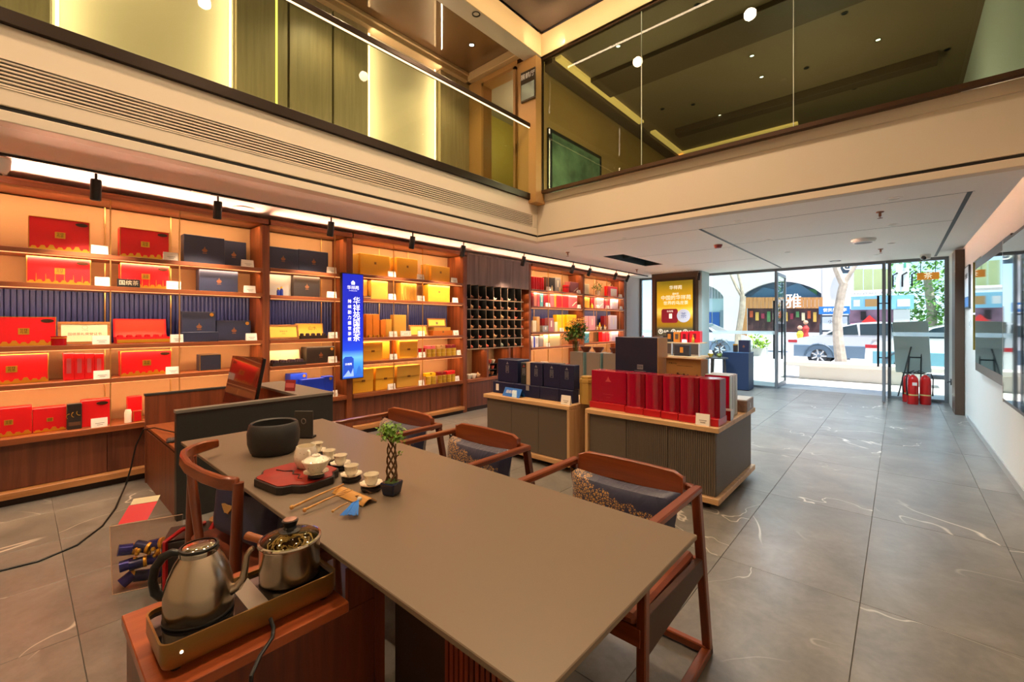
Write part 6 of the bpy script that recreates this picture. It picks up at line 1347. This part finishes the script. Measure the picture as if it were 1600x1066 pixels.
# fire extinguishers
m_er = mat('extinguisher_red', '#c21a18', .25, coat=.5)
def exting(x, y, h, label, rz=0):
    t = thing('fire_extinguisher', label, 'extinguisher', (x, y, 0), rz, 'red fire extinguishers by the window')
    MB().lathe([(.0005, 0), (.068, 0), (.075, .01), (.075, h*.72), (.068, h*.82), (.045, h*.89), (.025, h*.91), (.022, h*.93), (.0005, h*.93)], 24).build('cylinder', m_er, t, True)
    MB().lathe([(.076, h*.28), (.0765, h*.30), (.076, h*.32)], 24).build('strap', mat('strap_yellow', '#c9b26a', .5), t, True)
    bx('label', C('white'), -.03, .03, -.078, -.070, h*.60, h*.70, t)
    MB().lathe([(.022, h*.92), (.024, h*.96), (.014, h*.98), (.0005, h*.985)], 14).build('valve', m_sil, t, True)
    MB().bar((0, 0, h*.97), (.10, 0, h*1.0), .02, .012).bar((0, 0, h*.99), (.09, 0, h*1.06), .018, .010).build('grip', m_bp, t)
    MB().tube([(-.02, 0, h*.96), (-.07, -.01, h*.98), (-.095, -.02, h*.80), (-.09, -.02, h*.45), (-.085, -.03, h*.28)], [.009, .009, .009, .009, .013], 8).build('hose', m_bp, t, True)
    return t
exting(.175, 10.20, .54, 'left red extinguisher of the front two by the window', .3); exting(.335, 10.29, .54, 'right red extinguisher with yellow strap by the window', pi-.3); exting(.115, 10.43, .52, 'red extinguisher half hidden behind the front two', .5)
# blue podium, little table with bonsai
pd = thing('podium', 'plain navy blue podium standing by the front window', 'podium', (-2.56, 9.92, 0)); m_pod = mat('podium_blue', '#1d2f4c', .5)
bx('body', m_pod, -.25, .25, 0, .42, .015, .775, pd, .003); bx('top_edge', mat('podium_edge', '#4a6b90', .4), -.252, .252, -.002, .422, .775, .785, pd); bx('foot', m_kick, -.24, .24, .01, .41, 0, .015, pd)
o = gift_box('tea_box', 'dark navy box on the blue podium by the window', 'gift box', (-2.42, 10.0, .786), 0, .20, .14, .25, 'dnavy', None, 'k'); o = gift_box('tea_tin', 'little dark box with gold lid beside the navy box on the podium', 'tin', (-2.585, 10.0, .786), 0, .08, .08, .14, 'dark', None, ''); bx('gold_lid', m_foil, -.04, .04, 0, .08, .14, .165, o)
tt = thing('side_table', 'small round dark side table by the window', 'table', (-2.84, 9.62, 0)); MB().lathe([(.0005, .66), (.22, .66), (.22, .685), (.0005, .685)], 24).build('top', mat('table_dark', '#4d4a48', .4), tt, True)
for a in (.4, 2.5, 4.6): MB().tube([(.15*cos(a), .15*sin(a), .66), (.19*cos(a), .19*sin(a), 0)], [.022, .014], 8).build('leg', MATS['table_dark'], tt, True)
b2 = thing('window_bonsai', 'bare branched bonsai in a green round pot on the side table', 'plant', (-2.78, 9.60, .686)); MB().lathe([(.0005, 0), (.03, 0), (.055, .04), (.04, .085), (.0005, .07)], 16).build('pot', mat('pot_green', '#6e7a35', .35), b2, True)
b = MB().tube([(0, 0, .07), (.01, 0, .14), (-.01, .01, .22), (.02, 0, .30)], [.012, .010, .008, .005], 7)
for k in range(9): a = k*1.1; b.tube([(0, 0, .18+.012*k), (.09*cos(a), .06*sin(a), .26+.012*k), (.15*cos(a), .10*sin(a), .27+.01*k)], [.005, .003, .002], 5)
b.build('trunk', mat('bark', '#5a4128', .8), b2, True); b = MB(); rg = random.Random(4)
for k in range(9): a = k*1.1; leaf_ball(b, (.14*cos(a), .09*sin(a), .28+.012*k), .035, 9, .03, rg, sq=.4)
b.build('foliage', mat('leaf_grey', '#6d7358', .6), b2)['kind'] = 'stuff'
bowl('yellow_bowl', mat('bowl_yellow', '#c9a83a', .4), .06, .07, (-2.95, 9.60, .686), 'yellow bowl of fruit on the small round table', 'bowl')

# ================================================================ CEILING FITTINGS
tk_ = thing('spot_track', 'long black track for spotlights along the shelf wall', 'track', (-4.60, 4.6, ZC))
MB().box(-.012, .012, -5.6, 5.6, -.02, -.001).build('rail', m_dark, tk_)
for y in (-3.6, -2.4, .3): MB().box(-.018, .018, y, y+.14, -.021, -.0205).build('adapter', mat('adapter_pale', '#b99c7c', .5), tk_)
m_spot = mat('spot_black', '#1b1a1a', .4)
def spot(x, y, label, tilt, first=None):
    t = thing('track_spotlight', label, 'spotlight', (x, y, ZC-.021), 0, 'black track spotlights')
    MB().tube([(0, 0, 0), (0, 0, -.05)], .008, 8).build('stem', m_spot, t, True)
    Mx = Matrix.Translation((0, 0, -.055)) @ Matrix.Rotation(tilt, 4, 'Y')
    MB().lathe([(.0005, .01), (.030, .01), (.033, 0), (.033, -.145), (.028, -.15), (.026, -.14), (.0005, -.13)], 18, 0, (0, 0, 0), Mx).build('head', m_spot, t, True)
    MB().lathe([(.024, -.1395), (.0005, -.1385)], 14, 0, (0, 0, 0), Mx).build('lens', m_lens, t)
    return t
SP = [(.40, 'track spotlight farthest left, before the top red box'), (1.20, 'track spotlight above the pair of navy boxes, long bay'), (2.25, 'track spotlight above the narrow bay upright'), (3.31, 'track spotlight above the brass rods of the gold bay'), (4.17, 'track spotlight at the right end of the gold bay'),
      (5.50, 'track spotlight above the mauve planks'), (6.95, 'track spotlight above the scarlet pleated box bay'), (7.55, 'track spotlight beside the upright between the two far bays'), (8.62, 'track spotlight above the red gift bag'), (9.20, 'track spotlight nearest the street window')]
for k, (y, l) in enumerate(SP):
    spot(-4.60, y, l, .12+.035*k)
    lamp('SPOT', 'track_lamp', (-4.615, y, ZC-.24), 95 if k < 5 else 65, (1, .78, .56), target=(-5.22, y, 1.25), spot_size=radians(72), spot_blend=.8, shadow_soft_size=.03)
spot(-3.25, 9.80, 'black spotlight beside the poster column', .1)
m_wp = mat('white_plastic', '#e9e7e2', .4)
for (u, v, lit, r, l) in ((1153, 346, False, .055, 'white-rimmed downlight just right of the ceiling groove'), (1349, 376, False, .17, ''), (1395, 351, True, .05, 'white-rimmed downlight near the right ceiling groove'), (975, 372, False, .035, 'small dark ceiling hole near the fascia, left one'), 
        (1305, 408, False, .09, 'flat dark ceiling speaker near the shop front'), (1231, 394, False, .04, 'small grey downlight near the door groove'), (1393, 380, False, .045, 'small grey downlight near the dome camera'), (1200, 375, False, .04, 'pale downlight right of the red alarm'), (1397, 310, True, .06, 'bright downlight closest to the fascia, right'), (1370, 398, False, .04, 'small grey downlight by the door header')):
    p = at_z(u, v, ZC)
    if l: downlight((p.x, p.y, ZC-.002), lit, l, r, 'round fittings in the low ceiling', white=r < .09)
p = at_z(1349, 374, ZC); sd = thing('ceiling_speaker', 'big round ceiling fitting with brown underside near the middle of the low ceiling', 'ceiling fitting', (p.x, p.y, ZC))
MB().lathe([(.0005, -.05), (.10, -.05), (.12, -.045), (.125, -.03), (.135, -.028), (.14, -.001), (.0005, -.001)], 28).build('housing', m_wp, sd, True); MB().lathe([(.0005, -.052), (.10, -.051)], 24).build('grille', mat('grille_brown', '#6d5f55', .5), sd)
def sprinkler(u, v, label):
    p = at_z(u, v, ZC); t = thing('sprinkler', label, 'sprinkler', (p.x, p.y, ZC), 0, 'brass sprinkler heads'); MB().lathe([(.0005, -.001), (.035, -.001), (.03, -.01), (.012, -.014), (.012, -.05), (.0005, -.05)], 14).build('body', mat('brass_dull', '#8b5f4a', .4, .6), t, True); MB().lathe([(.0005, -.065), (.022, -.066), (.022, -.069), (.0005, -.07)], 12).bar((0, 0, -.05), (0, 0, -.066), .006, .006, 0, (0, 1, 0)).build('deflector', MATS['brass_dull'], t, True)
for u, v, l in ((1375, 331, 'sprinkler head closest to the fascia, right side'), (1376, 389, 'sprinkler head near the shop door header'), (887, 394, 'sprinkler head near the teapot rack'), (995, 421, 'sprinkler head near the poster column')): sprinkler(u, v, l)
p = at_z(1122, 382, ZC); al = thing('fire_alarm', 'red ceiling alarm sounder left of the ceiling groove', 'alarm', (p.x, p.y, ZC)); MB().lathe([(.0005, -.001), (.06, -.001), (.055, -.03), (.04, -.055), (.0005, -.058)], 20).build('body', mat('alarm_red', '#8e3a34', .4), al, True); MB().lathe([(.062, -.0005), (.062, -.008), (.05, -.008)], 20).build('base', m_wp, al, True)
p = at_z(1446, 398, ZC); dm = thing('security_camera', 'white dome camera at the right of the door header', 'camera', (p.x, p.y, ZC)); MB().lathe([(.0005, -.001), (.07, -.001), (.07, -.05), (.06, -.075), (.0005, -.08)], 20).build('housing', m_wp, dm, True); MB().ball((-.02, -.04, -.055), .04, 14).build('lens', m_bg, dm, True)
dm2 = thing('security_camera', 'white ceiling camera cut off at the left photo edge', 'camera', (-4.80, -.10, ZC)); MB().lathe([(.0005, -.001), (.075, -.001), (.07, -.06), (.05, -.10), (.0005, -.11)], 20).build('housing', m_wp, dm2, True); MB().lathe([(.035, -.10), (.03, -.115), (.0005, -.116)], 16).build('lens', m_bg, dm2, True)
for (u, v, r, l) in ((380, 326, .10, 'flat pale ceiling disc behind the second track spotlight'), (600, 357, .16, 'square pale ceiling hatch above the blue screen')):
    p = at_z(u, v, ZC); h_ = MB().lathe([(.0005, -.004), (r, -.004), (r, -.0005), (.0005, -.0005)], 24 if r < .15 else 4).build('ceiling_panel', mat('hatch_pale', '#d9d2c8', .6)); h_.location = (p.x, p.y, ZC); h_.rotation_euler = (0, 0, pi/4 if r > .15 else 0); tag(h_, l, 'ceiling hatch')
acd = thing('air_conditioner', 'dark open air conditioner recess in the ceiling before the column', 'air conditioner', (-3.673, 7.60, ZC)); mac = mat('ac_dark', '#2c3533', .5)
bx('back', mac, -.185, .185, -.83, .83, .27, .28, acd); bx('side', mac, -.19, -.185, -.83, .83, .0, .27, acd); bx('side', mac, .185, .19, -.83, .83, .0, .27, acd); bx('end', mac, -.185, .185, -.835, -.83, 0, .27, acd); bx('end', mac, -.185, .185, .83, .835, 0, .27, acd); bx('louver', mat('ac_louver', '#4a5552', .45), -.18, .18, -.1, -.08, .05, .2, acd)
for (u, v, lit, l) in ((744, 22, False, 'sprinkler-like dark fitting on the beam above the gallery rail'),):
    p = at_z(u, v, 5.06); downlight((p.x, p.y, 5.058), lit, l, .05)
p = at_z(737, 70, 5.24); downlight((p.x, p.y, 5.236), True, 'bright downlight in the glossy gallery ceiling', .045)
for k, (u, v, lit) in enumerate(sorted(((966, 72, True), (1089, 8, False), (900, 98, False), (1035, 170, False), (1175, 87, True), (1190, 120, True), (1320, 20, False), (1372, 62, True), (1480, 77, False), (1260, 106, False), (1335, 138, False), (1200, 175, False), (1083, 163, False), (1125, 180, True)))):
    p = at_z(u, v, 5.10); downlight((p.x, p.y, 5.096), lit, ('lit' if lit else 'dark')+' little ceiling downlight behind the upper glass wall, '+['first', 'second', 'third', 'fourth', 'fifth', 'sixth', 'seventh', 'eighth', 'ninth', 'tenth', 'eleventh', 'twelfth', 'thirteenth', 'last'][k]+' from its left end', .035, 'downlights of the upper glazed room')

# ================================================================ STREET
m_pave = mat('pavement_pale', '#cfcac2', .8, var=.12, vscale=3); m_road = mat('road_grey', '#b5b4b4', .85, var=.08, vscale=4)
gd = st(bx('ground_street', m_road, -40, 40, YF+.25, 60, -.16, -.05)); st(bx('ground_pavement', m_pave, -30, 30, YF+.25, 15.2, -.05, -.005))
m_fac = mat('facade_white', '#dcd6cf', .8); FY = 25.0
def fx(u): return at_y(u, 480, FY).x
def fz(v, u=1250): return at_y(u, v, FY).z
def fbox(nm, m, u0, u1, v0, v1, parent, out=.05, back=0): return bx(nm, m, fx(u0)-0, fx(u1), FY-out, FY-out+.05, fz(v1, u1), fz(v0, u0), parent)
bd = thing('arcade_building', 'white arcade building with arches across the street', 'building', (fx(1200), FY, 0))
bd.location = (0, 0, 0)
# wall with two arches cut out
def arch_wall(u0, u1, vs_, vt, ua0, ua1, vpk):
    xa, xb = fx(ua0), fx(ua1); zs, zp = fz(vs_), fz(vpk); n = 14
    arcp = [(xa+(xb-xa)*k/n, zs+(zp-zs)*sin(pi*k/n)**.75) for k in range(n+1)]
    mbb = MB()
    for k in range(n):
        (x0, z0), (x1, z1) = arcp[k], arcp[k+1]; mbb.prism([(x0, z0), (x1, z1), (x1, 9), (x0, 9)], FY+.05, FY+.3, axis='y')
    mbb.box(fx(u0), xa, FY+.05, FY+.3, -.1, 9); mbb.box(xb, fx(u1), FY+.05, FY+.3, -.1, 9)
    mbb.build('arch_wall', m_fac, bd)
arch_wall(1020, 1135, 459, 380, 1062, 1130, 436); arch_wall(1135, 1288, 460, 380, 1158, 1283, 438)
bx('upper_wall', m_fac, fx(1285), fx(1420), FY+.2, FY+.4, fz(405), 9, bd); bx('pillar', m_fac, fx(1285), fx(1311), FY+.02, FY+.3, 0, 9, bd)
fbox('arch_recess', mat('arch_dark', '#4d6678', .5), 1150, 1290, 430, 467, bd, -.42); fbox('mural_green', mat('mural_green', '#4e8a5e', .6, var=.4, vscale=1.5), 1180, 1275, 455, 466, bd, -.36)
MB().prism([(fx(1165), fz(465)), (fx(1190), fz(445)), (fx(1215), fz(452)), (fx(1245), fz(441)), (fx(1280), fz(465))], FY+.31, FY+.34, axis='y').build('mural_hill', mat('mural_blue', '#4d7389', .6), bd)
fbox('wall_teal', mat('wall_teal', '#a9c4c0', .7), 1060, 1132, 436, 520, bd, -.42)
for a, b in ((1096, 1108), (1110, 1121)): fbox('blue_door', mat('door_blue', '#28599a', .4), a, b, 488, 540, bd, -.36)
fbox('grey_door', mat('door_grey', '#7d8f92', .4), 1122, 1129, 485, 540, bd, -.36)
for k in range(8): fbox('blind', mat('blind_grey', '#8f9a98', .5), 1094+k*4.6, 1097+k*4.6, 447, 466, bd, -.36)
sh = thing('tea_shop_front', 'wood-clad shop front with white character sign across the street', 'shop front', (0, 0, 0)); m_clad = wood('clad_orange', '#a9713c', '#c58d52', 2, .5)
for k in range(20): fbox('cladding_board', m_clad, 1166+k*6, 1171.6+k*6, 465, 482, sh, .12)
fbox('post', m_clad, 1160, 1168, 482, 545, sh, .12); fbox('interior', mat('shop_dark', '#4b3230', .6, var=.5, vscale=2.0), 1168, 1284, 482, 520, sh, .02)
text('雅', .75, mat('sign_white_lit', '#ffffff', .5, emit=1.0), sh, (fx(1239.5), FY-.16, fz(472)), (PI2, 0, 0), res=2)
for k in range(12):
    c = ['#b5502a', '#caa24a', '#8f3040', '#4f7d4a', '#d8c9a0'][k % 5]; fbox('goods', mat('goods_%d' % (k % 5), c, .5), 1172+k*9, 1177+k*9, 486+(k*7 % 5), 496+(k*5 % 8), sh, .08)
for u, c, nm in ((1262, '#c23a34', 'red'), (1257, '#dcc23a', 'yellow')):
    m_ = MB().lathe([(.0005, 0), (.24, 0), (.2, .5), (.13, .9), (.18, 1.15), (.09, 1.32), (.0005, 1.34)], 10).build('dress_form', mat('dress_'+nm, c, .6)); m_.location = (fx(u), FY-.6-(.7 if nm == 'yellow' else 0), .24 if nm == 'red' else 0); m_.scale = (.8, .8, .8); tag(m_, nm+' dress form standing at the shop window across the street', 'dress form'); MB().ball((0, 0, 1.5), .13, 8).build('head', mat('skin_tone', '#c79a7c', .6), m_, True)
    if nm == 'red': pl_ = bx('plinth', m_fac, -.35, .35, -.35, .35, -.3, 0, m_)
kio = thing('notice_kiosk', 'street notice kiosk with blue header board', 'kiosk', (at_y(1305, 500, 21).x, 21, 0)); xk = kio.location.x
def kb_(nm, m, u0, u1, v0, v1, y=0): return bx(nm, m, at_y(u0, 500, 21).x-xk, at_y(u1, 500, 21).x-xk, y-.06, y+.06, at_y(1305, v1, 21).z, at_y(1305, v0, 21).z, kio)
kb_('header', mat('kiosk_blue', '#2f78c0', .4), 1280, 1328, 479, 491, -.05); kb_('board', mat('kiosk_white', '#dcdfe2', .5), 1285, 1324, 495, 516); kb_('frame', mat('kiosk_frame', '#55606a', .4), 1282, 1327, 492.5, 519, .05)
for u in (1283, 1326): bx('post', MATS['kiosk_frame'], at_y(u, 500, 21).x-xk-.05, at_y(u, 500, 21).x-xk+.05, -.05, .05, 0, 1.4, kio)
text('便民服务亭', .15, m_pw, kio, (0, -.12, at_y(1305, 485, 21).z), res=1); text('小山行', .15, m_hd, kio, (0, -.07, at_y(1305, 503, 21).z), res=1)
s2 = thing('bakery_front', 'pale blue bakery front with green shutters above, across the street', 'shop front', (0, 0, 0))
for k in range(4): fbox('shutter_panel', mat('shutter_green', '#b3bd86', .6), 1334+k*15.3, 1348.6+k*15.3, 421, 457, s2, .05)
bx('dark_banner', mat('banner_dark', '#3d4a55', .5), fx(1312), fx(1328), FY-.15, FY-.1, fz(432), fz(408), s2); text('地', .6, m_pw, s2, (fx(1320), FY-.16, fz(420)), res=1)
for k in range(14): MB().lathe([(.05, fz(464)), (.09, fz(461)), (.05, fz(458))], 6, 0, (fx(1334+k*4.6), FY-.2, 0)).build('baluster', m_fac, s2)
fbox('sign_band', mat('sign_pale_blue', '#8cc3d6', .5), 1330, 1428, 464, 483, s2, .15); fbox('picture', C('tan'), 1352, 1372, 468, 479, s2, .17); fbox('picture', C('white'), 1402, 1422, 468, 479, s2, .17); fbox('picture', C('white'), 1334, 1344, 469, 479, s2, .17)
fbox('interior', mat('bakery_pink', '#8a6a78', .6, var=.4, vscale=1.5), 1326, 1402, 483, 530, s2, .02); fbox('counter', mat('counter_pink', '#d890a8', .5), 1328, 1398, 505, 511, s2, .08); fbox('case', C('dark'), 1345, 1353, 487, 500, s2, .08); fbox('wall', m_fac, 1396, 1422, 484, 540, s2, .09)
rd = MB().prism([(0, .32), (.28, 0), (0, -.32), (-.28, 0)], -.02, .02, axis='y').build('red_diamond', mat('diamond_red', '#d0302a', .5), s2); rd.location = (fx(1359), FY-.2, fz(504))
po = thing('drawing_poster', 'white billboard with line drawings above the bakery', 'billboard', (fx(1410), FY-.12, fz(461)-.02)); w_ = fx(1420)-fx(1399); bx('board', C('white'), -w_/2, w_/2, 0, .06, 0, fz(423)-fz(461), po); bx('green_patch', mat('patch_green', '#58b090', .5), .05, w_/2-.1, -.02, .01, 1.0, 1.4, po)
for k in range(3): MB().tube([(-.3+.3*k, -.01, .2), (-.3+.3*k, -.01, .7), (-.15+.3*k, -.01, .8)], .03, 5).build('drawing', m_hd, po)
# trees
def tree(label, base, trunk, leaves=None, m=None):
    t = thing('street_tree', label, 'tree', base); b = MB()
    for pts, rs in trunk: b.tube(pts, rs, 9)
    b.build('trunk', mat('bark_pale', '#b5a796', .85, var=.25, vscale=6), t, True)
    if leaves:
        b = MB(); rg = random.Random(21)
        for c, r, n in leaves: leaf_ball(b, c, r, n, .32, rg)
        b.build('foliage', m or mat('leaf_street', '#6da04a', .6, var=.4, vscale=2), t)['kind'] = 'stuff'
    return t
tree('pale bare forked tree trunk behind the bench, in the doorway', (at_y(1309, 566, 17).x, 17, -.05), [([(.1, 0, 0), (.0, 0, 1.0), (-.02, 0, 1.6), (.10, 0, 2.45), (.16, 0, 2.7)], [.17, .14, .13, .12, .12]), ([(.14, 0, 2.65), (-.02, 0, 3.1), (-.12, 0, 3.55), (-.2, 0, 4.6)], [.11, .10, .09, .07]), ([(.16, 0, 2.68), (.35, 0, 3.05), (.65, 0, 3.6), (1.1, 0, 4.6)], [.08, .06, .05, .03])])
tree('thin forked tree trunk left of the shop door', (at_y(1152, 545, 16).x, 16, -.05), [([(0, 0, 0), (.02, 0, 1.0), (.15, 0, 1.9), (.17, 0, 2.35)], [.11, .10, .10, .09]), ([(.17, 0, 2.3), (-.0, 0, 2.6), (-.25, 0, 3.2), (-.5, 0, 4.2)], [.06, .05, .04, .03]), ([(.17, 0, 2.3), (.12, 0, 2.7), (-.02, 0, 3.3), (-.1, 0, 4.2)], [.06, .05, .04, .03])])
tree('big green leafy tree far right beyond the glass', (at_y(1452, 500, 30).x, 30, -.05), [([(0, 0, 0), (.1, 0, 2), (-.1, 0, 4)], [.25, .2, .15]), ([(1.2, 0, 0), (1.0, 0, 2), (1.3, 0, 4)], [.2, .16, .1])], [((.2, 0, 3.6), 2.0, 700), ((-1.2, 1, 2.2), 1.2, 300), ((1.8, 0, 2.6), 1.6, 500), ((.5, -.5, 1.0), 1.2, 300)])
bsh = thing('hedge_pot', 'low green bush before the shop across the street', 'bush', (at_y(1182, 530, 22).x, 22, .2)); b = MB(); leaf_ball(b, (0, 0, .35), .5, 220, .2, random.Random(8), sq=.7); b.build('foliage', mat('leaf_lime', '#9fc04a', .6, var=.3, vscale=3), bsh)['kind'] = 'stuff'; bx('planter', m_fac, -.4, .4, -.25, .25, -.25, .1, bsh)
# bench
bn_ = thing('stone_bench', 'long pale stone bench on the pavement outside the door', 'bench', (-.85, 13.3, -.005)); m_bst = mat('bench_stone', '#cdc7bd', .7)
bx('slab', m_bst, -1.35, 1.6, -.30, .35, .33, .43, bn_, .01); bx('support', m_bst, -1.05, 1.3, -.18, .25, 0, .33, bn_, .01)
# cars
def car(label, loc, rz, L, Hh, body, dark_low=None):
    t = thing('car', label, 'car', loc, rz); wd = 1.8; h = Hh
    prof = [(-L*.5, h*.30), (-L*.495, h*.52), (-L*.46, h*.60), (-L*.38, h*.66), (-L*.30, h*.70), (-L*.20, h*.88), (-L*.10, h*.97), (.02*L, h), (.12*L, h*.97), (.24*L, h*.80), (.30*L, h*.70), (.42*L, h*.62), (.485*L, h*.52), (.5*L, h*.34), (.49*L, h*.2), (-.49*L, h*.2)]
    b = MB(); n = len(prof)
    rows_ = [(-wd/2, 1), (-wd/2*.98, 1), (wd/2*.98, 1), (wd/2, 1)]
    vs = []
    for j, (y, s) in enumerate(((-wd*.5, 0), (-wd*.5, .0), (wd*.5, 0))):
        for x, z in prof:
            tuck = .22*max(0, (z-h*.68)/(h*.32)); vs.append((x, y*(1-tuck*.55), z))
    vs = vs[:n]+vs[2*n:]
    b.add(vs, [tuple(range(n-1, -1, -1)), tuple(range(n, 2*n))]+[(i, (i+1) % n, (i+1) % n+n, i+n) for i in range(n)]).build('body', body, t)
    gl_ = mat('car_glass', '#2a3a42', .08, coat=.5)
    def side(y, s):
        def pt(x, z): tuck = .22*max(0, (z-h*.68)/(h*.32)); return (x, y*(1-tuck*.55)+s*.012, z)
        for poly in ([(-L*.27, h*.71), (-.19*L, h*.87), (-.10*L, h*.94), (-.09*L, h*.71)], [(-.08*L, h*.71), (-.085*L, h*.945), (.06*L, h*.96), (.07*L, h*.71)], [(.08*L, h*.71), (.075*L, h*.955), (.12*L, h*.93), (.215*L, h*.80), (.25*L, h*.71)]):
            q = [pt(*p) for p in poly]; MB().add(q, [tuple(range(len(q)))]).build('window', gl_, t)
    side(-wd*.5, -1)
    MB().add([(.13*L, -.62, h*.955), (.13*L, .62, h*.955), (.29*L, .75, h*.72), (.29*L, -.75, h*.72)], [(0, 1, 2, 3)]).build('windscreen', gl_, t).location = (.01, 0, .01)
    if dark_low: bx('lower_trim', dark_low, -L*.46, L*.46, -wd/2-.012, -wd/2+.02, h*.2, h*.47, t, .01)
    for x in (-L*.31, L*.31):
        for y in (-wd/2+.08, wd/2-.08):
            s = -1 if y < 0 else 1; Mx = Matrix.Translation((x, y, .34)) @ Matrix.Rotation(s*PI2 if s < 0 else -PI2, 4, 'X')
            w_ = MB().lathe([(.21, .0), (.33, 0), (.34, .03), (.34, .12), (.33, .14), (.22, .14)], 24, 0, (0, 0, 0), Matrix.Translation((x, y+s*.08, .34)) @ Matrix.Rotation(PI2*(1 if s > 0 else -1)*1, 4, 'X')).build('tyre', mat('tyre', '#26282b', .7), t, True)
            sp_ = MB().lathe([(.0005, 0), (.23, .01), (.23, .04)], 20, 0, (x, y+s*.085, .34), Matrix.Rotation(PI2, 4, 'X'))
            for k in range(7): a = 2*pi*k/7; sp_.bar((x+.05*cos(a), y+s*.10, .34+.05*sin(a)), (x+.22*cos(a), y+s*.10, .34+.22*sin(a)), .05, .02, 1, (0, 1, 0))
            sp_.build('hubcap', [mat('hub_dark', '#44484d', .5), mat('hub_silver', '#d5d8db', .25, .7)], w_)
            if s < 0: MB().tube([(x+.40*cos(a*pi/8), y+s*.085, .34+.40*sin(a*pi/8)) for a in range(9)], .035, 6).build('wheel_arch', mat('arch_trim', '#4f6272', .5), t)
    bx('tail_lamp', mat('tail_red', '#b0323a', .3), -L*.497, -L*.44, -wd/2-.006, -wd/2+.1, h*.52, h*.58, t); bx('door_handle', m_sil, -.02*L, .02*L, -wd/2-.02, -wd/2, h*.60, h*.62, t)
    return t
m_cw = mat('car_silver_white', '#d7dbe0', .25, .2, coat=.8); m_cbl = mat('car_slate', '#6c8398', .3, .2, coat=.5)
car('silver white coupe crossover with slate lower body, parked before the doorway', (-.55, 18.9, -.05), 0, 4.8, 1.50, m_cw, m_cbl)
car('white car with blue grey side, seen left of the podium', (at_y(1120, 540, 20.5).x-1.0, 20.5, -.05), 0, 4.5, 1.5, m_cw, m_cbl)
car('pale car partly behind the easel board, far right', (at_y(1490, 560, 16.0).x+.4, 16.0, -.05), 0, 4.3, 1.5, mat('car_white', '#e2e5e6', .25, coat=.8), mat('car_teal', '#6fa3b4', .3))
# easel with grey board outside the glass
ea = thing('display_easel', 'grey board on a black easel outside the glass by the extinguishers', 'easel', (.20, 11.25, -.005)); m_eas = mat('easel_black', '#2b2f33', .4)
Mx = Matrix.Translation((0, 0, .46)) @ Matrix.Rotation(.10, 4, 'X') @ Matrix.Rotation(-.05, 4, 'Y')
MB().box(-.25, .25, 0, .02, 0, .97, 0, Mx).build('board', mat('board_grey', '#c3caca', .6), ea, bevel=.003)
for a, b_ in (((-.10, -.02, 0), (-.02, -.03, 1.42)), ((.10, -.02, .1), (.12, -.03, 1.42)), ((-.22, -.25, 0), (-.03, -.05, .95)), ((-.06, -.03, .75), (.11, -.03, .75)), ((-.05, -.03, 1.40), (.12, -.03, 1.40)), ((-.16, -.04, .45), (.18, -.04, .45))): MB().tube([a, b_], .012, 6).build('strut', m_eas, ea, True)
# orange hanging sign under the outside canopy
hs_ = thing('hanging_sign', 'small orange hanging sign with a pale character above the easel', 'sign', (at_y(1450, 430, 11.15).x, 11.15, at_y(1450, 437, 11.15).z)); hh = at_y(1450, 426, 11.15).z-hs_.location.z
bx('board', mat('sign_orange', '#e0882a', .5, emit=.5), -.15, .15, -.02, .02, 0, hh, hs_, .003); text('茶', hh*.95, m_pw, hs_, (0, -.022, hh/2), res=2)
for x in (-.1, .1): MB().tube([(x, 0, hh), (x, 0, hh+.25)], .006, 5).build('hanger', m_eas, hs_)
st(bx('ceiling_canopy', m_ceil, -6, 4, YF+.25, 11.35, hs_.location.z+hh+.25, hs_.location.z+hh+.32))
st(bx('wall_street_upper', m_paint, -9, 6, YF+.04, YF+.25, ZC, 6.5))
